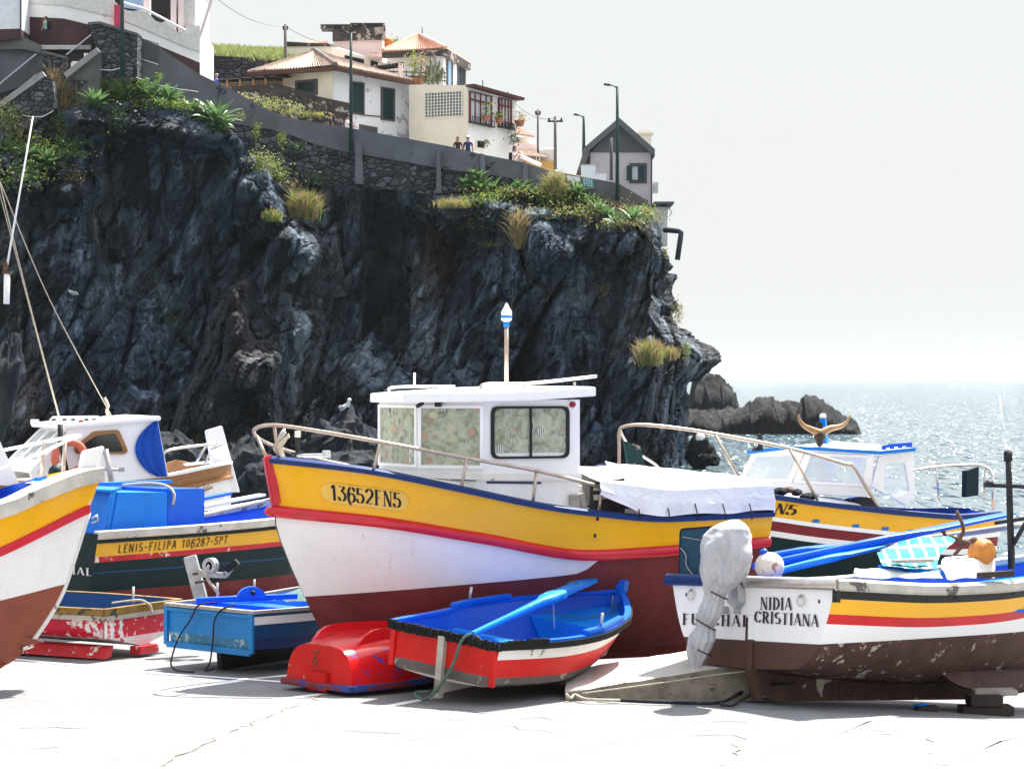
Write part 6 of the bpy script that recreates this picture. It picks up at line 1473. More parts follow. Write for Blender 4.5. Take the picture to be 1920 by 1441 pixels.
mb.grid(rows, close=True); mb.f.append(list(range(48))[::-1]); mb.m.append(0); cvr = mb.build('cover', M['bag'], ob, smooth=70)
for px, py, r in ((1342,1112,22),(1323,1170,19),(1313,1218,22)):
    c = W9(px,py); mb = MB(); mb.tube([c+Vector((math.cos(q)*r/FPX*c.y,math.sin(q)*r/FPX*c.y,.05*math.cos(q)*-1)) for q in [2*math.pi*k/16 for k in range(17)]], .006, 5); mb.build('tie_cord', M['rope_dark'], cvr)
mb = MB(); mb.slab([W9(1368,1100,-.10),W9(1383,1095,-.10),W9(1384,1130,-.10),W9(1376,1140,-.10),W9(1362,1128,-.10)], B.m.to_3x3()@Vector((.09,0,0)))
for px in (1352,1375): mb.slab([W9(px,1136,-.07),W9(px+5,1136,-.07),W9(px+5,1150,-.07),W9(px,1150,-.07)], B.m.to_3x3()@Vector((.06,0,0)))
mb.slab([W9(1381,1096,-.06),W9(1385,1092,-.06),W9(1387,1116,-.06),W9(1382,1116,-.06)], B.m.to_3x3()@Vector((.05,0,0))); mb.build('mounting_bracket', M['galv'], ob)
# board, buoys and gear inside
bd = wthing('rudder_board', 'dark teal board with rounded corner standing behind the wrapped outboard', 'board', W9(1310,1080,.12))
pts = rrect([W9(1272,1082,.12),W9(1274,990,.12),W9(1352,984,.12),W9(1356,1082,.12)], .05); mb = MB(); mb.slab(inset(pts,.012), B.m.to_3x3()@Vector((.03,0,0))); mb.build('panel', M['teal_board'], bd)
mb = MB(); ring(mb, pts, inset(pts,.02), B.m.to_3x3()@Vector((.045,0,0))); mb.build('edging', M['rubber'], bd)
rope('thin pale cord hanging on the dark teal board', [W9(1276,1027,.10),W9(1286,1040,.10),W9(1287,1060,.10),W9(1302,1080,.10)], .004)
rope('taut thin string across the dark teal board', [W9(1280,1006,.11),W9(1315,1012,.11),W9(1352,1016,.11)], .003)
def buoy(label, px, py, x, rx, rz, mat, tilt=0):
    c = W9(px,py,x); s = c.y/FPX; o = wthing('buoy', label, 'buoy', c, 'buoys in the white transom boat'); rot = Matrix.Rotation(tilt,3,'Y')
    prof_ = [(0,-rz),(rx*.5,-rz*.9),(rx*.85,-rz*.55),(rx,-.05*rz),(rx*.95,.35*rz),(rx*.72,.72*rz),(rx*.4,.94*rz),(rx*.25,1.0*rz)]
    MB().lathe([(r*s,z*s) for r,z in prof_], c, 22, M=rot).build('float_body', M[mat], o, True)
    MB().lathe([(rx*.25*s,rz*.96*s),(rx*.3*s,rz*1.1*s),(rx*.2*s,rz*1.3*s),(0,rz*1.32*s)], c, 12, M=rot).build('neck', M['deep_blue'] if mat == 'buoy_white' else M['rust'], o, True)
buoy('stained white buoy beside the wrapped outboard', 1443, 1062, .20, 28, 27, 'buoy_white', R(-22))
buoy('orange brown buoy near the black mast', 1841, 1035, 2.3, 27, 25, 'orange', R(-35))
oar('long blue oar with wide blade resting on the far gunwale', W9(1415,1062,.45), W9(1897,962,3.2), 1.5, 'blue')
oar('blue oar lying lower beside the long oar', W9(1440,1075,.35), W9(1655,1022,1.8), 1.3, 'sky_blue')
oar('third blue oar low in the white transom boat', W9(1450,1040,.7), W9(1560,1022,1.6), 1.2, 'blue')
mb = MB(); mb.tube(smooth_path([W9(1600,1028,1.6),W9(1760,1006,2.6),W9(1915,984,3.4)]), [.03]*13, 8); tag(mb.build('pole', M['grey_wood'], smooth=True, loc=W9(1760,1006,2.6)), 'weathered grey pole lying under the blue oar blade', 'pole')
def cloth(label, grid_px, mat, amp=.03, name='cloth', nx=16):
    rows = []
    for (a, b, x0, x1) in grid_px:
        rows.append([W9(a[0]+(b[0]-a[0])*k/nx, a[1]+(b[1]-a[1])*k/nx, x0+(x1-x0)*k/nx) for k in range(nx+1)])
    R2 = []
    for r0, r1 in zip(rows, rows[1:]):
        for q in range(5): R2.append([p.lerp(s, q/5) for p, s in zip(r0, r1)])
    R2.append(rows[-1]); R2 = [[p+Vector((0,0,1))*amp*noise.noise(p*5)+Vector((0,1,0))*amp*2*noise.noise(p*4+Vector((5,0,0))) for p in r] for r in R2]
    mb = MB(); mb.grid(R2); return tag(mb.build(name, M[mat], smooth=True, loc=R2[0][0], recalc=False), label, 'cloth')
cloth('teal and white striped cloth folded over the gear', [((1690,1012),(1796,1004),1.7,2.5),((1645,1040),(1790,1012),1.3,2.25),((1655,1060),(1762,1040),1.15,1.95),((1680,1066),(1756,1060),1.1,1.75)], 'stripe', .035)
cloth('white crumpled sack beside the orange brown buoy', [((1786,1034),(1842,1040),2.3,2.6),((1768,1046),(1866,1056),1.9,2.4),((1762,1062),(1872,1074),1.7,2.2),((1776,1076),(1850,1080),1.6,2.0)], 'cloth_white', .07)
cloth('rolled cream sailcloth along the near side of the white transom boat', [((1602,1064),(1760,1072),.9,1.7),((1600,1072),(1768,1080),.75,1.6),((1606,1080),(1750,1084),.7,1.5)], 'cloth_white', .03)
mb = MB(); rows = [[W9(1566+38*t,1074-16*math.sin(math.pi*t),.75+dx) for t in [k/12 for k in range(13)]] for dx in (0,.35)]; mb.grid(rows); tag(mb.build('tray', M['canvas'], loc=W9(1585,1070,.8), recalc=False), 'pale curved tray lying inside the white transom boat', 'tray')
mb = MB(); mb.beam(W9(1835,1078,1.9), W9(1898,1074,2.3), .06, .05); tag(mb.build('plank', M['dark_wood'], loc=W9(1860,1076,2.1)), 'short dark plank on the near gunwale under the mast', 'plank')
mb = MB(); mb.slab([W9(1650,1060,1.2),W9(1840,1076,2.1),W9(1845,1082,2.05),W9(1650,1068,1.15)], (0,.1,0)); tag(mb.build('plank', M['sky_blue'], loc=W9(1750,1070,1.6)), 'long azure plank between striped cloth and near gunwale', 'plank')
mb = MB(); mb.beam(W9(1676,1052,1.25), W9(1746,1050,1.65), .08, .03); tag(mb.build('plank', M['grey_wood'], loc=W9(1710,1051,1.4)), 'short grey plank under the striped cloth', 'plank')
an = wthing('grapnel_anchor', 'rusty grapnel anchor with curved prongs above the striped cloth', 'anchor', W9(1800,1010,2.3))
for k, q in enumerate(([(1806,1016),(1800,1010),(1806,996),(1803,978),(1793,958)],[(1802,1012),(1785,1006),(1773,1004),(1768,996),(1754,990)],[(1806,1014),(1818,1018),(1828,1026),(1830,1036)],[(1800,1014),(1806,1022),(1798,1030),(1790,1040)])):
    MB().tube(smooth_path([W9(a,b,2.3+(.08 if k == 1 else 0)) for a,b in q],4), .018, 7).build('prong' if k < 3 else 'shank', M['rust'], an, True)
ma = wthing('mast', 'black tubular mast with crossbar at the right edge', 'mast', W9(1895,1065,2.6))
mb = MB(); mb.tube([W9(1897,1066,2.6),W9(1892,900,2.6),W9(1890,845,2.6)], [.035,.03,.026], 9); mb.build('tube', M['dark_metal'], ma, True)
mb = MB(); mb.tube([W9(1846,909,2.6),W9(1960,913,2.6)], .02, 8); mb.lathe([(0,0),(.045,.01),(.05,.04),(.03,.07),(0,.075)], W9(1855,914,2.6), 10); mb.build('crossbar', M['dark_metal'], ma, True)
mb = MB(); mb.tube([W9(1900,1020,2.6),W9(1930,968,2.6)], .022, 7); mb.tube([W9(1866,980,2.6),W9(1930,970,2.6)], .018, 7); mb.build('brace', M['dark_metal'], ma, True)
mb = MB(); mb.tube([W9(1890,864,2.6),W9(1890,846,2.6)], .042, 9); mb.build('bracket', M['rubber'], ma, True); mb = MB(); mb.tube([W9(1889,846,2.6),W9(1889,838,2.6)], .03, 9); mb.tube([W9(1886,842,2.6),W9(1880,790,2.6),W9(1874,741,2.6)], [.008,.006,.004], 5); mb.build('whip_aerial', M['clean_white'], ma, True)
# blocks, ground slab, ropes
def block(label, px, py, w_, d_, h_, mat='dark_wood', rz=.2, zoff=0):
    c = GG(px,py); c.y += d_/2; c.z = ground_z(c.x,c.y); mb = MB(); mb.box(c+Vector((0,0,h_/2+zoff)), (w_,d_,h_), rz); tag(mb.build('wood_block', M[mat], loc=c, bevel=.008), label, 'wood block', 'wood blocks under the white transom boat')
block('lower long dark timber under the bow end of the white transom boat', 1853, 1340, .48, .22, .085, 'dark_wood', .05)
block('upper timber stacked on the long dark timber', 1850, 1340, .30, .22, .10, 'dark_wood', .05, .086)
block('thin wedge timber on top of the stacked timbers', 1868, 1340, .40, .2, .05, 'grey_wood', .05, .187)
block('small flat timber beside the blue plastic scrap', 1740, 1333, .20, .15, .05, 'dark_wood', .05)
c = GG(1712,1330); tag(MB().lathe([(0,0),(.02,.0),(.02,.1),(.008,.13),(0,.13)], c+Vector((0,0,.03)), 10, M=Matrix.Rotation(R(80),3,'Y')).build('plastic_bottle', M['sky_blue'], smooth=True, loc=c), 'blue plastic bottle lying under the keel', 'bottle')
sb = wthing('concrete_slab', 'low stained concrete ramp block between the red rowing boat and the white transom', 'concrete block', G(1250,1300,0))
A0, A1 = G(1060,1311,-.0), G(1440,1302,-.0); z0, z1 = .06, .30
mb = MB(); n = 24; top = []; bot = []; tb = []; bk = []
for i in range(n+1):
    t = i/n; p = A0.lerp(A1,t); z = z0+(z1-z0)*t+.012*noise.noise(Vector((t*12,0,0))); jit = .02*noise.noise(Vector((t*17,3,0)))
    bot.append(p+Vector((0,jit,-.05))); top.append(p+Vector((0,.03+jit,z))); tb.append(p+Vector((.05,1.2,z+.05))); bk.append(p+Vector((.05,1.2,-.1)))
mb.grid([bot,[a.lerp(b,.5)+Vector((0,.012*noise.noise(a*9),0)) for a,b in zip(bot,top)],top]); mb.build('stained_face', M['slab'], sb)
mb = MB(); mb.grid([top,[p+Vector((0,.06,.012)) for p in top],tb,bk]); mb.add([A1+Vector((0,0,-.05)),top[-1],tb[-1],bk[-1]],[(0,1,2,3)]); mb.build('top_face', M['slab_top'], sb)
rope('dark rope bundle trailing from under the keel of the white transom boat', [G(1490,1290,.1)+Vector((0,-.0,.05)), G(1412,1286,.08), G(1385,1300,.02), G(1350,1316,.02), G(1290,1317,.02), G(1180,1313,.02), G(1120,1308,.02)], .016, 'rope_dark')
rope('second loop of dark rope beside the keel', [G(1412,1284,.12), G(1408,1300,.04), G(1390,1312,.02), G(1372,1322,.02), G(1352,1318,.02), G(1380,1304,.02)], .013, 'rope_dark')
rope('frayed pale rope end on the ground right of the red rowing boat', [G(1062,1301,.06), G(1070,1308,.02), G(1078,1302,.04), G(1095,1309,.03), G(1120,1311,.03), G(1165,1312,.02)], .013, 'rope')
rope('thin pale line stretched along the concrete block face', [A0+Vector((.15,-.03,.06)), G(1240,1278,.14)+Vector((0,-.04,0)), G(1345,1264,.2), G(1412,1256,.24)], .007, 'rope')
def ztab(B, L, y, pts, ax=1): return [(p.x/L, p.z) for p in (B.at(a,b,y) for a,b in pts)]
def rise(tab): return sorted(tab)
# ================================================================ overturned red dinghy
B = Boat('upturned_dinghy', 'glossy red dinghy lying upside down with chipped blue edges and two keel runners', -1.75, 20.22, 0, 47); o = B.o
def d6(t, a, k=1.0, dz=0):    # arch section: a in [-1,1]
    w_ = interp([(0,.40),(.3,.47),(.65,.40),(.9,.20),(1,.05)])(t); h = interp([(0,.36),(.3,.42),(.7,.40),(1,.30)])(t); an = math.pi/2*a
    sx = math.copysign(abs(math.sin(an))**.55, a); sz = max(0,math.cos(an))**.5
    return Vector((1.75*t+.03*sz*(1 if t < .01 else 1), w_*sx*k*(1+.10*(1-sz)), .05+h*sz*k+dz))
mb = MB(); ts = [i/22 for i in range(23)]; as_ = [-1+2*j/26 for j in range(27)]
mb.grid([[d6(t,a) for a in as_] for t in ts]); hull = mb.build('hull', M['dinghy_red'], o, smooth=60)
mb = MB(); mb.grid([[d6(0,a,k) for a in as_] for k in (1,.7,.35,.02)]); mb.build('transom', M['row_red'], o, smooth=50)
mb = MB(); mb.slab([(-.03,.14,.0),(-.03,-.14,.0),(-.03,-.13,.17),(-.03,.13,.17)], (.05,0,0)); mb.build('motor_pad', M['row_red'], o, bevel=.012)
mb = MB(); pr = [(-.02,-.03),(.035,-.03),(.045,0),(.035,.025),(-.02,.025)]; pa = [d6(t,1) for t in ts]; pb = [d6(t,-1) for t in ts]
for q in pa+pb: q.z = .055
mb.sweep(pa+pb[::-1], pr, side=-1); mb.sweep([pb[0]+Vector((-.005,-.02,0)), pa[0]+Vector((-.005,.02,0))], [(-.03,-.031),(.04,-.031),(.045,0),(.035,.024),(-.03,.024)], side=-1); mb.build('rim', paint('chipped rim',(.22,.03,.04),.5,.3,8,chip=((.03,.06,.25),.78,8)), o, smooth=50)
for a in (.36,-.30):
    mb = MB(); rows = []
    for i in range(17):
        t = .10+.86*i/16; p = d6(t,a); hh = .10*min(1,i/2.2)**.5; rows.append([p+Vector((0,-.022,-.02)),p+Vector((0,-.018,hh)),p+Vector((0,.018,hh)),p+Vector((0,.022,-.02))])
    mb.grid(rows, close=True); mb.f.append([0,1,2,3]); mb.m.append(0); mb.build('keel_runner', M['dinghy_red'], o, smooth=50)
mb = MB(); c = Vector((-.035,.0,.26)); mb.tube([c+Vector((0,.030*math.cos(q),.032*math.sin(q))) for q in [2*math.pi*k/14 for k in range(15)]], .006, 6); mb.tube([c+Vector((0,0,.03)),c+Vector((.0,0,.09)),c+Vector((.04,0,.10))], .008, 6); mb.build('ring', M['rust'], o, True)
# ================================================================ blue dinghy with turquoise transom
r = G(477,1149,.56); l = G(310,1129,.58); c = (r+l)/2; w_ = r-l; hd = math.degrees(math.atan2(w_.x,-w_.y)); W5 = w_.length
B = Boat('dinghy', 'small blue dinghy with turquoise transom and a white stripe along its side', c.x, c.y, -.05, hd); o = B.o
def chine(v, t):
    a = min(1, (v/.08)*.86) if v < .08 else .86+.14*((v-.08)/.92); b_ = v**.7; k = max(0, min(1, (t-.45)/.5)); return a*(1-k)+b_*k
H5 = Hull(2.7, [(0,W5/2),(.3,W5/2+.06),(.6,W5/2),(.85,.34),(1,.03)], [(0,.62),(.4,.61),(.7,.66),(1,.76)], [(0,.20),(.5,.14),(1,.22)], [(0,.3),(1,.8)], bow=[(0,0),(.5,.2)], sec=chine)
H5.build(o, [M['turq'],M['clean_white'],M['teal_blue'],M['turq_worn'],M['navy']], [lambda t: H5.zs(t)-.05, lambda t: H5.zs(t)-.13, lambda t: .345, None], [1,2,4,3], [2,1,2,4], tr=[0,0,0,3], n=30)
H5.inside(o, M['blue'], lambda t: .33); H5.rail(o, M['grey_wood'], [(-.04,-.02),(.015,-.02),(.015,.012),(-.04,.012)], transom=True)
mb = MB()
for y in (W5/2-.03,-W5/2+.03): mb.box((-.012,y,.41),(.03,.05,.38))
mb.box((-.012,0,.225),(.034,W5*.93,.06)); mb.box((-.0125,0,.575),(.03,W5*.95,.03)); mb.build('transom_frame', M['turq'], o)
mb = MB(); mb.slab([(.12,-.03,.24),(.14,-.03,-.0),(1.9,-.03,.02),(1.9,-.03,.2)], (0,.06,0)); mb.build('skeg', M['black'], o)
mb = MB(); mb.slab([(.42,-W5/2-.0,.585),(.42,W5/2,.585),(.66,W5/2,.585),(.66,-W5/2,.585)], (0,0,.035)); mb.build('thwart', M['blue'], o, bevel=.006)
mb = MB(); mb.beam((.28,.5,.64),(1.1,-.1,.66),.10,.05); mb.build('oar_rest', M['blue'], o); mb = MB(); c5 = Vector((.62,.05,.66)); mb.slab([c5+Vector((.05*math.cos(q)*0,.0,0))+Vector((.12*math.cos(q),-.085*math.cos(q),.12*math.sin(q))) for q in [math.pi*k/14 for k in range(15)]], (.03,.05,0)); mb.build('sculling_bracket', M['blue'], o)
mb = MB(); mb.ball(c5+Vector((-.005,-.02,.06)), .026, 10); mb.build('bracket_hole', M['black'], o, True)
for x, s in ((.75,1),(1.25,1)): p = H5.pt(x/2.7,H5.zs(x/2.7),s); MB().tube([p,p+Vector((0,0,.16))], .012, 8).build('thole_pin', M['galv'], o, True)
mb = MB(); rows = [[(1.15+.09*i,-.35+.09*j,.60+.12*math.sin(math.pi*i/9)*math.sin(math.pi*j/9)+.03*noise.noise(Vector((i*.9,j*.9,0)))) for j in range(10)] for i in range(10)]; mb.grid(rows); net = mb.build('net_heap', paint('green fishing net',(.10,.17,.15),.95,.5,40,bump=1,bscale=90), None, smooth=True); net.matrix_world = B.m; tag(net, 'grey green fishing net heaped in the blue dinghy', 'net')
for y, lab in ((.20,'left black rope hanging over the turquoise transom to the ground'),(-.18,'right black rope looped over the turquoise transom')):
    f = lambda x, yy, z: B.m@Vector((x,yy,z))
    if y > 0: rope(lab, [f(.1,.0,.66),f(-.03,.12,.64),f(-.06,.20,.50),f(-.08,.36,.30),f(-.12,.42,.08),f(-.18,.32,.02),f(-.28,.08,.02),f(-.24,-.06,.02)], .009, 'rope_dark')
    else: rope(lab, [f(.08,-.30,.66),f(-.03,-.24,.63),f(-.06,-.15,.52),f(-.06,-.12,.30),f(-.08,-.10,.1),f(-.16,-.12,.03),f(-.13,-.22,.06)], .009, 'rope_dark')
# ================================================================ scuffed red and white boat
q = G(195,1141,.46); B = Boat('dinghy', 'scuffed red and white dinghy with bare wooden rail at the left', q.x+.5*.62, q.y+.866*.62, -.06, 150); o = B.o
H4 = Hull(3.1, [(0,.62),(.4,.72),(.8,.45),(1,.04)], [(0,.52),(.5,.52),(1,.64)], [(0,.08),(.5,.08),(1,.16)], [(0,.4),(1,.8)], bow=[(0,0),(.4,.2)], sec=lambda v, t: (v/.30*.90 if v < .30 else .90+.10*(v-.30)/.70))
mt4 = paint('scraped red and white gelcoat', (.50,.012,.035), .45, .18, 3, chip=((.72,.70,.70),.86,13))
H4.build(o, [M['old_white'],mt4,paint('white scuffed gelcoat',(.66,.62,.62),.55,.12,5,chip=((.45,.02,.04),.93,13)),M['old_red']], [lambda t: H4.zs(t)-.11, lambda t: H4.zs(t)-.32, None], [1,4,5], [1,1,2], tr=[1,1,2], n=30)
H4.rail(o, M['ochre_rail'] if 'ochre_rail' in M else paint('mustard wooden rail',(.24,.15,.035),.7,.35,5,chip=((.06,.05,.04),.90,9)), [(-.03,-.07),(.03,-.07),(.035,.0),(-.03,.0)], transom=True)
H4.rail(o, M['bare'], [(-.03,-.125),(.024,-.125),(.024,-.075),(-.03,-.075)], transom=True, name='lower_rail'); H4.inside(o, M['teal_blue'], lambda t: .25)
mb = MB(); p = H4.pt(.05,.3,1); mb.slab([(.06,.50,.10),(1.9,.58,.10),(1.9,.66,.0),(.02,.58,.0)], (0,-.1,.02)); mb.build('skid', M['old_red'], o)
mb = MB(); mb.box((-.02,.0,.05),(.14,.3,.08)); mb.build('skeg', M['old_red'], o)
mb = MB(); mb.box((-.006,.60,.33),(.02,.05,.24)); mb.build('corner_strip', M['old_white'], o, bevel=.01)
p = B.at(250,1105,-.1); MB().tube([(p.x,-.1,.40),(p.x,-.1,.68)], .013, 8).build('thole_pin', M['galv'], o, True)
rope('pale rope coil tied round the wooden rail of the scuffed red dinghy', [B.m@Vector((.25,.2,.53)),B.m@Vector((.05,.12,.56)),B.m@Vector((-.03,.05,.56)),B.m@Vector((-.06,-.04,.50)),B.m@Vector((-.05,-.08,.42))], .014)
# ================================================================ dark green boat
B = Boat('fishing_boat', 'dark green open boat with bright blue hatch and a lettered ochre band', -5.266, 25.942, -.13, 49); o = B.o
H3 = Hull(5.0, [(0,.75),(.3,.88),(.6,.86),(.85,.5),(1,.04)], [(0,1.18),(.4,1.20),(.55,1.22),(.75,1.33),(1,1.62)], [(0,.22),(.3,.12),(.85,.15),(1,.45)], [(0,.25),(.5,.35),(1,.9)], bow=[(0,0),(.6,.15),(1.2,.45)])
H3.build(o, [M['ochre'],M['old_red'],M['green'],M['antifoul'],M['teal_blue']], [lambda t: .915+.03*t/.55, lambda t: .85+.035*t/.55, lambda t: .735, lambda t: .72, lambda t: .50, None], [3,1,3,1,4,4], [0,1,2,4,2,3], tr=[2,2,2,2,2,3], n=40)
H3.rail(o, M['gunwale_grey'], [(-.09,-.06),(.025,-.06),(.03,.0),(.03,.025),(-.09,.03)], bevel=.005); H3.inside(o, M['blue'], lambda t: .6)
mb = MB(); mb.sweep([H3.pt(k/30*.98,H3.zs(k/30*.98)-.09,-1) for k in range(31)], [(0,-.02),(.012,-.02),(.012,.02),(0,.02)], side=1); mb.build('dark_strip', M['green'], o)
L0 = B.at(228,1028,-.80); L1 = B.at(432,1006,-.86); ln = (L1.x-L0.x)/text_width('LENIS-FILIPA 106287-5PT',.098,gap=.26)
lettering(o, 'LENIS-FILIPA 106287-5PT', on_hull(H3,-1,L0.x/5,.948,1,.017,.008), .095, serif=False, thick=.13, gap=.26, wide=ln*.098/.095)
a = Vector((-.012,.42,.70)); fit_text(o, 'FUNCHAL', a, (-.012,-.62,.70), .085, 'ink_white', gap=.14)
mb = MB(); y = .52; mb.slab([(.30,-y,1.0),(.46,-y,1.63),(1.22,-y,1.60),(1.22,-y,1.0)], (0,2*y,0)); mb.build('engine_hatch', M['sky_blue'], o, bevel=.012)
mb = MB(); mb.slab([(.22,-y-.03,1.02),(.38,-y-.03,1.66),(.43,-y-.03,1.655),(.27,-y-.03,1.0)], (0,.06,0)); mb.slab([(.22,y+.03,1.02),(.38,y+.03,1.66),(.43,y+.03,1.655),(.27,y+.03,1.0)], (0,-.06,0)); mb.slab([(.36,-y-.04,1.63),(.36,y+.04,1.63),(.50,y+.04,1.66),(.50,-y-.04,1.66)], (0,0,.03)); mb.build('hatch_trim', M['sky_blue'], o, bevel=.006)
mb = MB(); mb.slab([(1.23,-.50,.9),(1.23,-.50,1.64),(1.85,-.46,1.62),(1.85,-.46,.9)], (0,1.0,0)); mb.build('hatch_box', M['blue'], o, bevel=.01)
mb = MB(); mb.slab([(.95,.30,1.66),(1.95,.26,1.66),(1.95,.40,1.66),(.95,.44,1.66)], (0,0,.04)); mb.build('hatch_board', M['sky_blue'], o)
for k, (z, x0, y0, x1, y1) in enumerate(((1.30,1.9,.1,3.7,.46),(1.33,1.9,.45,3.3,.66),(1.24,1.95,-.2,3.4,.15))):
    mb = MB(); mb.slab([(x0,y0,z),(x1,y1,z+.12),(x1,y1+.14,z+.12),(x0,y0+.16,z)], (0,0,.035)); ob = mb.build('plank', M[('cloth_white','blue','grey_wood')[k]], None, bevel=.006); ob.matrix_world = B.m; tag(ob, ('long white plank lying across the dark green boat','blue plank resting beside the white one in the dark green boat','grey plank lowest of the three in the dark green boat')[k], 'plank', 'planks in the dark green boat')
rope('knotted pale rope on the blue hatch of the dark green boat', [B.m@Vector((.95,.0,1.68)),B.m@Vector((1.2,-.2,1.70)),B.m@Vector((1.28,-.42,1.67)),B.m@Vector((1.30,-.535,1.58)),B.m@Vector((1.28,-.535,1.45))], .018)
# trailer winch post between the dinghies and the green boat
def Q(px,py,D=23.6): return P(px,py,D)
o = wthing('trailer_winch', 'galvanised trailer winch post with wheel and bow chock behind the blue dinghy', 'winch post', Q(375,1130))
MB().beam(Q(388,1165),Q(356,1042),.13,.12,(0,1,0)).build('post', M['galv'], o, bevel=.008)
mb = MB(); mb.beam(Q(372,1076,23.5),Q(424,1078,23.5),.05,.06); mb.beam(Q(422,1079,23.5),Q(433,1064,23.5),.05,.06); mb.build('arm', M['galv'], o, bevel=.006)
rotx = Matrix.Rotation(R(90),3,'X') @ Matrix.Rotation(R(0),3,'Y'); rotx = Matrix.Rotation(R(-30),3,'Z')@Matrix.Rotation(R(90),3,'X')
mb = MB(); s = 23.5/FPX; mb.lathe([(0,-.03),(11*s,-.035),(15*s,-.035),(15*s,-.02),(12*s,0),(15*s,.02),(15*s,.035),(0,.03)], Q(395,1060,23.45), 20, M=rotx); mb.lathe([(0,.04),(.02,.04),(.02,.03),(0,.03)], Q(395,1060,23.45), 8, M=rotx); mb.build('wheel', M['galv'], o, smooth=40)
mb = MB(); mb.slab([Q(388,1080,23.42),Q(386,1062,23.42),Q(396,1058,23.42),Q(406,1082,23.42)], (0,.03,0)); mb.build('wheel_bracket', M['galv'], o)
mb = MB(); mb.slab([Q(418,1066,23.45),Q(440,1048,23.45),Q(448,1058,23.45),Q(428,1074,23.45)], (0,.14,0)); mb.build('bow_chock', M['rubber'], o, bevel=.008)
mb = MB()
for py in (1076,1092): mb.beam(Q(352+ (py-1042)*.27,py,23.52),Q(378+(py-1042)*.24,py-4,23.52),.02,.02)
mb.build('clamps', M['rust'], o)
rope('pale winch strap hanging from the trailer winch post', [Q(374,1068,23.4),Q(384,1074,23.38),Q(392,1090,23.38),Q(402,1102,23.38),Q(410,1114,23.38)], .016)
# ================================================================ yellow and white bow at the left edge
bw = Vector(((193-960)/FPX*20.9, 20.9)); hd1 = 24; L1 = 4.6; st = bw-Vector((math.cos(R(hd1)),math.sin(R(hd1))))*L1
B = Boat('fishing_boat', 'yellow, white and red-brown fishing boat bow entering from the left edge', st.x, st.y, 0, hd1); o = B.o
stem = [(B.at(a,b,0)) for a,b in ((178,880),(165,960),(140,1040),(116,1110),(85,1165),(50,1214))]; zb = stem[0].z
def side(pts, y): return [(p.x/L1, p.z) for p in (B.at(a,b,yy) for (a,b),yy in zip(pts,y))]
yy = (-.62,-.40,-.16); shr = side([(0,942),(80,908),(160,880)], (-.62,-.36,-.06))
zsT = [(0,1.52),(.5,1.55)]+shr+[(1,stem[0].z+.02)]
H1 = Hull(L1, [(0,.8),(.5,.95),(.75,.72),(.88,.40),(.96,.15),(1,.05)], zsT, [(0,.1),(.7,.08),(.88,.18),(1,stem[-1].z)], [(0,.4),(.5,.4),(.8,.65),(1,1.0)], bow=[(0,.0)]+[(zb-p.z, L1-p.x) for p in stem[1:]])
d1 = lambda a, b: lin([(.7,a),(1,b)])
rd0 = side([(0,1028),(154,960)],(-.55,-.04)); rd1 = side([(0,1046),(151,974)],(-.53,-.04)); wh = side([(0,1129),(90,1107)],(-.42,-.04))
def ext(t2): (a,b),(c_,d_) = t2; k = (d_-b)/(c_-a); return lambda t: b+k*(t-a)
e0, e1, e2 = ext(rd0), ext(rd1), ext(wh)
H1.build(o, [M['yellow'],M['rail_red'],M['white'],M['brown_red']], [lambda t: e0(max(t,.45)), lambda t: e1(max(t,.45)), lambda t: e2(max(t,.45)), None], [5,1,6,8], [0,1,2,3], n=60)
H1.rail(o, M['gunwale_grey'], [(-.10,-.13),(.035,-.13),(.035,.0),(-.10,.02)], sides=(-1,1)); H1.rail(o, M['rail_red'], [(-.01,-.045),(.025,-.04),(.025,.04),(-.01,.045)], f=lambda t: (e0(max(t,.45))+e1(max(t,.45)))/2, name='rubbing_strake')
H1.deck(o, M['clean_white'], -.02, .86, .985, .01); mb = MB(); 
H1.inside(o, M['deep_blue'], lambda t: 1.0, t1=.9)
S = lambda a,b,y=0: B.at(a,b,y)
mb = MB(); mb.slab([S(150,884,-.055),S(157,846,-.055),S(197,836,-.055),S(184,885,-.055),S(168,958,-.055),S(150,1010,-.055),S(136,1010,-.055),S(150,950,-.055)], (0,.11,0)); mb.build('stem_post', M['white'], o, bevel=.012)
mb = MB(); path = [p+Vector((.008,0,0)) for p in stem[1:]]; mb.tube(smooth_path(path,4), .022, 7); mb.build('stem_band', M['old_white'], o, True)
mb = MB(); mb.slab([(L1-1.3,-.03,.10),(L1-.85,-.03,stem[-1].z+.01),(L1-.55,-.03,stem[-1].z+.05),(L1-1.0,-.03,stem[-1].z+.2)], (0,.06,0)); mb.slab([(.4,-.03,0),(3.4,-.03,.0),(3.7,-.03,.2),(.4,-.03,.2)], (0,.06,0)); mb.build('keel', M['brown_red'], o)
mb = MB(); e = stem[-1]; mb.tube([e+Vector((-.05,-.05,0)),e+Vector((.05,0,.02)),e+Vector((-.05,.05,0))], .02, 8); mb.build('keel_shoe', M['steel'], o, True)
mb = MB(); mb.tube(smooth_path([S(-30,888,-.62),S(0,879,-.60),S(75,850,-.32),S(130,824,-.12),S(148,818,0),S(140,817,.1),S(80,829,.35),S(0,845,.6),S(-30,850,.65)]), .016, 9); rl = mb.build('bow_rail', M['clean_white'], o, True)
for a, b, y in (((122,828),(117,902),-.14),((83,846),(74,892),.30),((84,828),(78,890),.33)): MB().tube([S(*a,y),S(*b,y)], .019, 8).build('stanchion', M['bronze'], rl, True)
mb = MB(); mb.box(S(98,902,-.05)+Vector((0,0,.02)),(.34,.05,.035)); mb.box(S(92,908,-.05)+Vector((.06,0,-.02)),(.04,.04,.10)); mb.box(S(92,908,-.05)+Vector((-.06,0,-.02)),(.04,.04,.10)); mb.build('cleat', M['sky_blue'], o, bevel=.008)
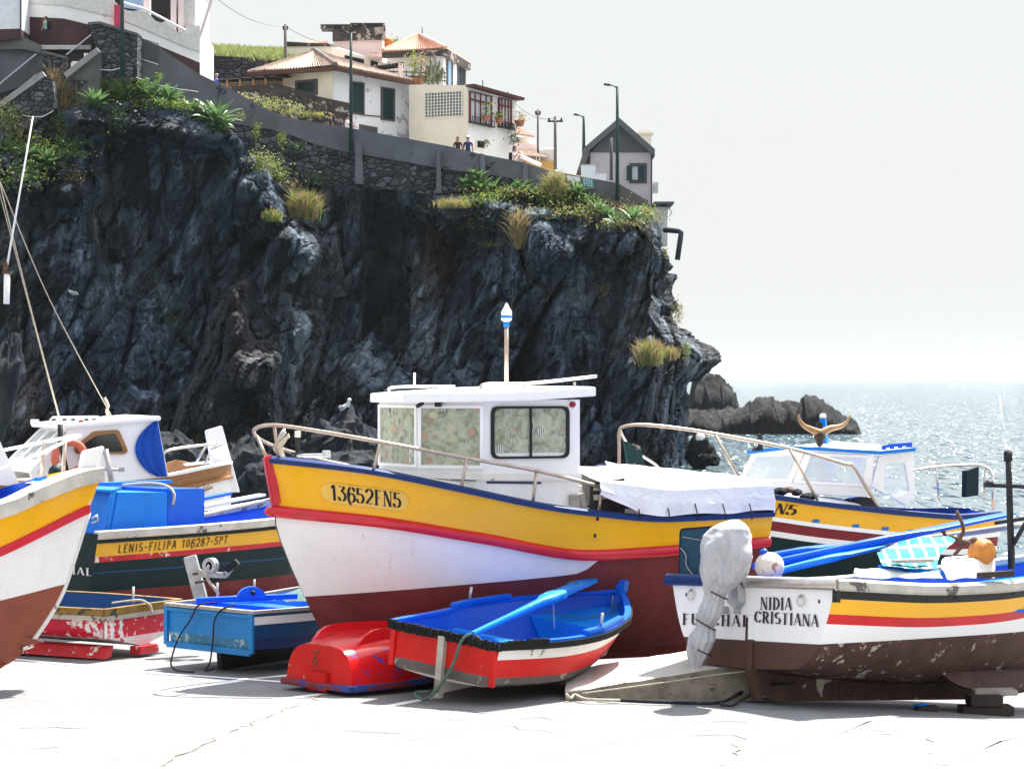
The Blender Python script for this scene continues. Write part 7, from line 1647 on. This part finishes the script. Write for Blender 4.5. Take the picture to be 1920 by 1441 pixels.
mb = MB(); c = S(166,972,0)+Vector((.03,0,0)); mb.tube([c+Vector((.0,.0,0)),c+Vector((.05,0,.03)),c+Vector((.06,0,-.02)),c+Vector((0,0,-.04))], .010, 6); mb.build('bow_shackle', M['galv'], o, True)
mb = MB(); mb.tube([S(113,795,.5),S(113,830,.5),S(126,885,.5)], [.026,.026,.02], 8); mb.build('black_post', M['rubber'], o, True)
mb = MB(); mb.slab([S(-60,830,-.3),S(-10,805,-.3),S(36,906,-.3),S(-60,915,-.3)], (0,.9,0)); mb.build('cabin', M['white'], o)
mb = MB(); mb.ball(S(105,885,.45), .075, 12); tag(mb.build('fender', M['green'], smooth=True, loc=B.m@S(105,885,.45)) if False else mb.build('fender', M['green'], o, True))
# ================================================================ white cabin boat with wooden stern
hd2 = 206; B = Boat('cabin_boat', 'white cabin boat with blue canvas, brown framed side window and varnished wooden stern', -3.95, 31.4, -.25, hd2); o = B.o; L2 = 5.4
S = lambda a,b,y=.85: B.at(a,b,y)
gz = [(S(413,868,.05).x/L2, S(413,868,.05).z),(S(370,879,.45).x/L2,S(370,879,.45).z),(S(315,891,.7).x/L2,S(315,891,.7).z),(S(240,899).x/L2,S(240,899).z),(S(100,908).x/L2,S(100,908).z),(.95,S(100,908).z+.1)]
gz = [(max(0,a),b) for a,b in gz]; gz = sorted({round(a,3):b for a,b in gz}.items())
H2 = Hull(L2, [(0,.05),(.03,.28),(.09,.50),(.2,.74),(.4,.88),(.7,.8),(.9,.4),(1,.04)], gz, [(0,.5),(.1,.25),(.8,.2),(1,.5)], [(0,.8),(.2,.5),(1,.8)])
H2.build(o, [M['wood'],M['white'],M['green']], [lambda t: H2.zs(t)-.17-.03*min(1,t/.1), lambda t: .75, None], [3,4,4], [0,1,2], n=46, tr=[0,1,2])
H2.rail(o, M['clean_white'], [(-.06,-.01),(.02,-.01),(.02,.03),(-.06,.03)]); H2.rail(o, M['wood'], [(0,-.02),(.03,-.02),(.03,.02),(0,.02)], f=lambda t: H2.zs(t)-.20, name='rubbing_strake')
H2.deck(o, M['old_white'], -.10, .04, .97)
mb = MB(); mb.slab([S(383,807,-.05),S(413,798,-.05),S(446,922,-.05),S(404,922,-.05)], (0,.10,0)); mb.build('rudder_post', M['clean_white'], o, bevel=.01)
mb = MB(); mb.slab(rrect([S(369,914,.62),S(400,902,.36),S(402,913,.36),S(372,926,.62)],.03), (0,-.03,0)); npl = mb.build('name_board', M['wood'], o); fit_text(npl, 'GMOHNRT', S(372,922,.655), S(400,911,.40), .062, 'ink_white', gap=.08)
# cabin
near = [S(262,786),S(296,789),S(316,893),S(62,906),S(56,884),S(70,868),S(136,803)]
mb = MB(); mb.slab(near, (0,-.05,0)); mb.build('cabin_side', M['clean_white'], o); mb = MB(); mb.slab([p-Vector((0,1.5,0)) for p in near], (0,-.05,0)); mb.build('cabin_side', M['clean_white'], o)
nt, nb = S(136,804,.83), S(72,867,.83); ft, fb = nt+Vector((.05,-1.46,0)), nb+Vector((.05,-1.46,0)); mb = MB(); fw = MB()
def bi(u, v): return (nb.lerp(fb,u)).lerp(nt.lerp(ft,u), v)
nrm = (fb-nb).cross(nt-nb).normalized(); nrm = nrm if nrm.x > 0 else -nrm
mb.slab([bi(0,0),bi(1,0),bi(1,-.25),bi(0,-.25)], -nrm*.04)
for u0, u1 in ((0,.05),(.32,.38),(.64,.70),(.95,1)): mb.slab([bi(u0,0),bi(u1,0),bi(u1,1),bi(u0,1)], -nrm*.05)
for v0, v1 in ((-.02,.06),(.94,1.02)): mb.slab([bi(0,v0),bi(1,v0),bi(1,v1),bi(0,v1)], -nrm*.047)
mb.build('windscreen_frame', M['clean_white'], o)
for u0, u1 in ((.05,.32),(.38,.64),(.70,.95)): g = MB(); g.slab([bi(u0,.06)-nrm*.02,bi(u1,.06)-nrm*.02,bi(u1,.94)-nrm*.02,bi(u0,.94)-nrm*.02], -nrm*.006); g.build('windscreen_pane', M['grey_glass'], o)
zt = (nt.z+S(262,786).z)/2; xr = S(300,788).x; mb = MB(); mb.slab([(xr,.90,S(300,788).z),(xr,-.75,S(300,788).z),(ft.x+.12,-.72,ft.z+.0),(nt.x+.12,.88,nt.z+.0)], (0,0,.06)); mb.build('cabin_roof', M['clean_white'], o, bevel=.012)
mb = MB(); mb.slab([S(100,780,.3),S(185,779,.3),S(192,788,.3),S(88,796,.3)], (0,-.06,0)); mb.slab([S(60,786,.2),S(74,786,.2),S(74,796,.2),S(60,796,.2)], (0,-.1,0)); mb.build('roof_rack', M['clean_white'], o, bevel=.008)
mb = MB()
for px in (101,121,137,162,176): mb.slab(rrect([S(px-4,788.5,.32),S(px-4,785,.32),S(px+4,784.5,.32),S(px+4,788,.32)],.01,2), (0,.004,0))
mb.build('rack_slots', M['dark_glass'], o); mb = MB(); mb.box(S(152,791,.6),(.06,.06,.06)); mb.build('side_lamp', M['red_lamp'], o, bevel=.01)
wp = [S(138,838,.86),S(175,808,.86),S(222,805,.86),S(240,846,.86),S(233,851,.86),S(140,850,.86)]; mb = MB(); ring(mb, rrect(wp,.04), inset(rrect(wp,.04),.05), (0,.02,0)); mb.build('side_window_frame', M['wood'], o)
mb = MB(); mb.slab(inset(rrect(wp,.04),.02), (0,-.004,0)); mb.build('side_window', M['dark_glass'], o)
mb = MB(); cur = []
for k in range(13):
    t = k/12; e = S(262+0*t,786,.88); z = S(300,789,.88).z+(S(300,893,.88).z-S(300,789,.88).z)*t; xl = S(296-42*math.sin(math.pi*min(1,(t*.98+.02)))**.7+ -2*t,800,.88).x; xrr = S(296+18*t,800,.88).x; cur.append([(xl+(xrr-xl)*q/8,.885+.015*math.sin(q*2.2),z) for q in range(9)])
mb.grid(cur); mb.grid([[ (p[0],p[1],p[2]) for p in (r_[8] for r_ in cur)],[(r_[8][0]-.0,-.7,r_[8][2]) for r_ in cur]]); mb.build('canvas_curtain', M['blue_canvas'], o, smooth=50, recalc=False)
mb = MB(); mb.tube(smooth_path([S(305,858,.84),S(318,843,.84),S(388,833,.5),S(412,832,.2)]), .018, 8)
for a,b,y in (((388,833),(368,866),.5),((396,843),(380,880),.45),((396,843),(415,832),.4)): mb.tube([S(*a,y),S(*b,y)], .018, 8)
mb.build('stern_rail', M['steel'], o, True)
mb = MB(); mb.slab([S(312,868,-.5),S(330,862,-.5),S(345,864,-.5),S(370,870,-.4),S(372,885,-.4),S(312,885,-.5)], (0,-.04,0)); mb.build('stern_coaming', M['wood'], o)
for k, (x, y_) in enumerate(((135,842),)):
    c = S(131,857,.95); mb = MB(); mb.tube([c+Vector((.20*math.cos(q),0,.20*math.sin(q))) for q in [2*math.pi*k_/26 for k_ in range(27)]], .052, 10, cap=False); lb = mb.build('life_ring', M['lifebuoy'], None, True); lb.matrix_world = B.m; tag(lb, 'faded red life ring hanging on the white cabin side', 'life ring')
    mb = MB()
    for q in (R(-35),R(215)): mb.tube([c+Vector((.20*math.cos(q+d),0,.20*math.sin(q+d))) for d in (-.16,-.05,.05,.16)], .056, 10)
    wb = mb.build('white_bands', M['clean_white'], lb, True)
mb = MB(); mb.tube([S(198,842,1.2),S(212,918,1.2)], .035, 9); mb.build('post', M['galv'], o, True)
mb = MB(); mb.tube([S(185,879,1.2),S(228,880,1.2)], .02, 7); mb.box(S(228,880,1.2),(.06,.06,.06)); mb.build('side_arm', M['galv'], o)
# rigging at the left
o = wthing('boom', 'white boom hanging by a wire at the left edge with a white tube below', 'boom', P(12,540,26))
mb = MB(); mb.tube([P(62,218,26),P(13,500,26)], [.009,.014], 7); mb.build('spar', M['clean_white'], o, True); mb = MB(); mb.tube([P(13,514,26),P(12,570,26)], .036, 9); mb.build('tube', M['clean_white'], o, True); mb = MB(); mb.box(P(13,511,26),(.1,.06,.03)); mb.tube([P(11,492,26),P(10,508,26)], .03, 7); mb.build('fitting', M['rust'], o)
rope('nearer stay rope running down to the front of the white cabin roof', [P(-6,320,27),P(50,548,29),P(112,783,31)], .007, n=8)
rope('second thin stay rope beside the nearer one at the left', [P(-6,342,27),P(48,548,29),P(110,783,31)], .005, n=8)
rope('long stay rope slanting down to the rear of the white cabin roof', [P(-6,325,27),P(90,555,29),P(205,772,31),P(214,786,31)], .007, n=8)
rope('knotted rope tail below the long stay rope', [P(196,745,30.8),P(203,760,30.8),P(200,770,30.8),P(205,786,30.9)], .02, n=5)
# ================================================================ cabin boat with the bull horns on the roof
hd0 = 199; B = Boat('cabin_boat', 'yellow and dark red boat with see-through cabin, blue trim and bull horns on the roof', 7.05, 33.4, -.75, hd0); o = B.o; L0_ = 6.2
S = lambda a,b,y=.85: B.at(a,b,y)
zt0 = sorted((p.x/L0_, p.z) for p in (S(1855,962,.5),S(1815,967,.8),S(1720,962,.95),S(1622,952,.98),S(1529,941,.95),S(1454,930,.88)))
zt0 = [(max(.0,a),b) for a,b in zt0]+[(.85,zt0[-1][1]+.20),(1,zt0[-1][1]+.42)]
H0 = Hull(L0_, [(0,.42),(.08,.68),(.25,.95),(.5,.98),(.75,.72),(.9,.35),(1,.04)], zt0, [(0,.25),(.5,.15),(1,.6)], [(0,.4),(.5,.45),(1,.9)], bow=[(0,0),(1,.3)])
d0 = lambda k: (lambda t: H0.zs(t)-k)
H0.build(o, [M['yellow'],M['clean_white'],M['rail_red'],M['green'],paint('dull red stripe',(.20,.014,.022),.4,.15,4)], [d0(.29),d0(.345),d0(.49),d0(.57),None], [3,1,2,1,5], [0,1,4,1,3], n=46, tr=[0,1,4,1,3])
H0.rail(o, M['navy'], [(-.06,-.05),(.03,-.05),(.03,.02),(-.06,.03)]); H0.rail(o, M['clean_white'], [(-.01,-.03),(.03,-.03),(.03,.03),(-.01,.03)], f=d0(.32), name='rubbing_strake')
H0.inside(o, M['deep_blue'], lambda t: H0.zs(t)-.45, t1=.4); H0.deck(o, M['clean_white'], .0, .40, .98, .10)
t0_ = S(1462,955,.9).x/L0_; nz = S(1462,955,.9).z
lettering(o, 'N5', on_hull(H0,1,S(1452,962,.88).x/L0_,S(1452,962,.88).z+.0,-1,-.10,.008), .145, wide=1.5, slant=.25, thick=.22)
for px, py in ((1534,977),(1609,986),(1665,991),(1715,996)): p = S(px,py,.98); q = H0.pt(p.x/L0_,p.z,1); MB().box(q+Vector((0,.01,0)),(.10,.03,.045)).build('scupper', M['sky_blue'], o, bevel=.008)
# cabin: pixel-measured corner posts
cb_ = [S(1388,901,-.70),S(1488,904,.15),S(1634,912,.80),S(1716,956,.80)]; ct_ = [S(1412,853,-.70),S(1510,850,.15),S(1640,856,.80),S(1712,846,.80)]
far_b = [Vector((cb_[3].x,-.75,cb_[3].z)), Vector((cb_[2].x-.2,-.80,cb_[2].z))]; far_t = [Vector((ct_[3].x,-.75,ct_[3].z)), Vector((ct_[2].x,-.80,ct_[2].z))]
cab = MB().slab([cb_[0]+Vector((0,0,-.15)),cb_[1]+Vector((0,0,-.15)),cb_[2]+Vector((0,0,-.15)),far_b[1]+Vector((0,0,-.15))], (0,0,.15)).build('cabin_sill', M['clean_white'], o)
def wallpane(b0, b1, t0, t1, hw, nm='cabin_frame', m='clean_white', gm='glass', post=.09, sill=.06, head=.08):
    f = lambda u, v: b0.lerp(b1,u).lerp(t0.lerp(t1,u),v); nn = (b1-b0).cross(t0-b0).normalized(); nn = nn if nn.dot(Vector((b0+b1)/2-Vector((2.6,0,b0.z)))) > -9 else -nn
    mb = MB()
    for a, b, c_, d in ((0,post,0,1),(1-post,1,0,1)): mb.slab([f(a,c_),f(b,c_),f(b,d),f(a,d)], nn*.04)
    for c_, d in ((-.02,sill),(1-head,1.02)): mb.slab([f(0,c_),f(1,c_),f(1,d),f(0,d)], nn*.042)
    fr = mb.build(nm, M[m], o); g = MB(); g.slab([f(post,sill)+nn*.02,f(1-post,sill)+nn*.02,f(1-post,1-head)+nn*.02,f(post,1-head)+nn*.02], nn*.005); g.build('window_pane', M[gm], fr)
M['clear'] = glass('pane with pale reflection', (.82,.88,.90), .34)  # pale tint and opacity paint a whitish reflection into the panes
wallpane(cb_[0],cb_[1],ct_[0],ct_[1],0, gm='clear', post=.10); wallpane(cb_[1],cb_[2],ct_[1],ct_[2],0, gm='clear', post=.10); wallpane(far_b[1],cb_[0],far_t[1],ct_[0],0, gm='clear')
def bw_(u,v): return cb_[2].lerp(cb_[3],u).lerp(ct_[2].lerp(ct_[3],u),v)
ow = [bw_(0,0),bw_(1,0),bw_(1,1),bw_(0,1)]; iw = rrect([S(1657,914,.80),S(1664,928,.80),S(1684,930,.80),S(1706,920,.80),S(1697,867,.80),S(1661,868,.80)], .05, 5)
outer = []
for p in iw:
    c_ = sum(iw,Vector())/len(iw); d = p-c_; best = 9
    for k in range(4):
        a_, b_ = ow[k], ow[(k+1)%4]; e_ = b_-a_; den = d.x*e_.z-d.z*e_.x
        if abs(den) > 1e-9:
            t = ((a_.x-c_.x)*e_.z-(a_.z-c_.z)*e_.x)/den; u = ((a_.x-c_.x)*d.z-(a_.z-c_.z)*d.x)/den
            if t > 0 and -.001 <= u <= 1.001: best = min(best, t)
    outer.append(c_+d*best)
mb = MB(); ring(mb, outer, iw, (0,-.05,0)); sw = mb.build('cabin_side', M['clean_white'], o); mb = MB(); mb.slab([p+Vector((0,-.02,0)) for p in iw], (0,-.005,0)); mb.build('window_pane', M['clear'], sw)
mb = MB(); ring(mb, [p*1 for p in outer], iw, (0,-.05,0)); mb.v = [Vector((v.x,v.y-1.55,v.z)) for v in mb.v]; mb.build('cabin_side', M['clean_white'], o)
rz_ = Vector((0,0,.02)); ro = [S(1403,848,-.78),S(1482,838.5,.15),S(1652,848,.90),S(1715,842,.90)]; rp = [ro[0]+rz_,ro[1]+rz_,ro[2]+rz_,ro[3]+rz_,Vector((ro[3].x,-.85,ro[3].z+.02)),Vector((ro[2].x,-.9,ro[2].z+.02))]
mb = MB(); n_ = len(rp); cen = sum(rp,Vector())/n_+Vector((0,0,.10)); mb.add([p-Vector((0,0,.05)) for p in rp]+rp+[cen], [(i,(i+1)%n_,(i+1)%n_+n_,i+n_) for i in range(n_)]+[(i+n_,(i+1)%n_+n_,2*n_) for i in range(n_)]+[tuple(range(n_))[::-1]]); rf = mb.build('cabin_roof', M['clean_white'], o)
mb = MB()
for i in range(n_): mb.beam(rp[i]-Vector((0,0,.02)), rp[(i+1)%n_]-Vector((0,0,.02)), .035, .05)
mb.build('roof_trim', M['sky_blue'], rf)
mb = MB(); pts_ = [S(1656,845,.82),S(1660,838,.82),S(1667,833,.82),S(1709,829,.82),S(1709,841,.82)]
for x0,x1 in ((1655,1662),(1671,1677),(1686,1692),(1702,1710)): mb.slab([S(x0,846,.82),S(x1,845,.82),S(x1,834,.82),S(x0,835,.82)], (0,-.05,0))
mb.slab([S(1656,838,.822),S(1668,832,.822),S(1710,829,.822),S(1710,834,.822),S(1658,840,.822)], (0,-.054,0)); mb.build('roof_rack', M['deep_blue'], rf)
hs = wthing('horned_skull', 'brown bull horns mounted on a dark skull at the cabin roof', 'horns', B.m@S(1536,836,.3))
for q in ([(1538,812),(1524,806),(1508,798),(1500,788),(1497,777)],[(1541,812),(1556,803),(1575,799),(1588,790),(1595,777)]):
    MB().tube(smooth_path([B.m@S(a,b,.3) for a,b in q],4), [.062-.053*k/16 for k in range(17)], 9).build('horn', M['horn'], hs, True)
mb = MB(); c = B.m@S(1537,820,.3); mb.grid([[c+Vector((r_*math.cos(q),r_*.9*math.sin(q),z)) for q in [2*math.pi*k/12 for k in range(12)]] for r_, z in ((.02,.10),(.075,.08),(.085,.0),(.06,-.06),(.04,-.11),(.01,-.13))], close=True); mb.build('skull', M['hide'], hs, True)
lt = wthing('beacon_tower', 'blue light tower with a clear lamp behind the bull horns', 'lamp', B.m@S(1545,836,.0))
mb = MB(); b_, t_ = B.m@S(1545,836,0), B.m@S(1543,783,0); mb.tube([b_,b_.lerp(t_,.12),b_.lerp(t_,.13),t_], [.13,.12,.075,.06], 4); mb.build('housing', M['sky_blue'], lt, bevel=.01)
mb = MB(); mb.lathe([(.045,0),(.05,.03),(.03,.06),(0,.065)], t_, 12); mb.build('lens', M['amber'], lt, True); mb = MB(); mb.box(B.m@S(1536,797,.05),(.08,.10,.09)); mb.build('horn_speaker', M['dark_metal'], lt, bevel=.01)
mb = MB(); mb.beam(S(1425,843,-.3),S(1424,813,-.3),.05,.05)
for y_ in (815,820,825): mb.beam(S(1424,y_,-.3),S(1431,y_,-.3),.02,.02)
mb.slab([S(1414,846,-.3),S(1418,838,-.3),S(1430,836,-.3),S(1432,844,-.3)], (0,-.1,0)); mb.build('rod_holder', M['dark_metal'], o)
mb = MB(); mb.tube(smooth_path([S(1161,892,.2),S(1161,840,.2),S(1161,810,.2),S(1168,800,.25),S(1200,796,.35),S(1260,801,.45),S(1340,813,.6),S(1480,840,.8),S(1580,868,.92),S(1599,873,.93),S(1622,910,.93),S(1648,952,.93)],5), .024, 10); rl = mb.build('bow_rail', M['bronze'], o, True)
for a,b,y0,y1 in (((1340,813),(1392,906),.6,.75),((1480,840),(1534,940),.8,.92)): MB().tube([S(*a,y0),S(*b,y1)], .022, 9).build('stanchion', M['bronze'], rl, True)
MB().tube(smooth_path([S(1162,805,.2),S(1170,822,.0),S(1185,842,-.25),S(1228,870,-.5),S(1238,884,-.55)]), .022, 9).build('far_rail', M['steel'], rl, True)
mb = MB(); mb.slab([S(1170,826,.05),S(1201,836,.15),S(1211,878,.15),S(1181,892,.05)], (0,-.06,0)); gb = mb.build('green_board', M['green_old'], None, bevel=.008); gb.matrix_world = B.m; tag(gb, 'peeling green rudder blade standing on the foredeck behind the white canvas', 'rudder')
mb = MB(); mb.tube(smooth_path([S(1706,882,-.75),S(1755,875,-.75),S(1800,872,-.72),S(1837,872,-.66),S(1856,880,-.4),S(1863,892,-.1)],5), .022, 9); sr = mb.build('stern_rail', M['steel'], o, True)
for a,b,y in (((1755,875),(1761,938),-.75),((1847,876),(1846,938),-.55),((1862,892),(1862,955),-.1)): MB().tube([S(*a,y),S(*b,y)], .02, 8).build('stanchion', M['steel'], sr, True)
mb = MB(); mb.slab([S(1812,882,-.5),S(1836,874,-.6),S(1835,928,-.6),S(1811,932,-.5)], (.05,-.05,0)); gb = mb.build('green_board', M['green'], None, bevel=.006); gb.matrix_world = B.m; tag(gb, 'dark green board leaning on the stern rail of the horned boat', 'rudder')
mb = MB(); mb.slab([S(1590,948,.6),S(1596,936,.6),S(1624,931,.6),S(1640,936,.6),S(1648,955,.6)], (0,-.2,0)); mb.build('side_locker', M['dark_glass'], o)
for k, (px, py, s_, sq) in enumerate(((1463,921,.09,1.3),(1478,918,.07,1.2),(1494,923,.08,1.0),(1516,931,.09,1.5))):
    mb = MB(); c = B.m@S(px,py,.8); mb.grid([[c+Vector((s_*sq*math.sin(a)*math.cos(q),s_*math.sin(a)*math.sin(q),s_*.55*math.cos(a)))*1.0+Vector((0,0,.01*math.sin(q*3+k))) for q in [2*math.pi*j/12 for j in range(12)]] for a in [math.pi*i/7 for i in range(8)]], close=True)
    tag(mb.build('stone', M['rock'] if k != 1 else M['rust'], smooth=True, loc=c), ('leftmost dark stone on the gunwale of the horned boat','rusty lump between the stones on the gunwale','pale stone third along the gunwale','black flat stone beside the rail stanchion')[k], 'stone', 'stones on the gunwale')
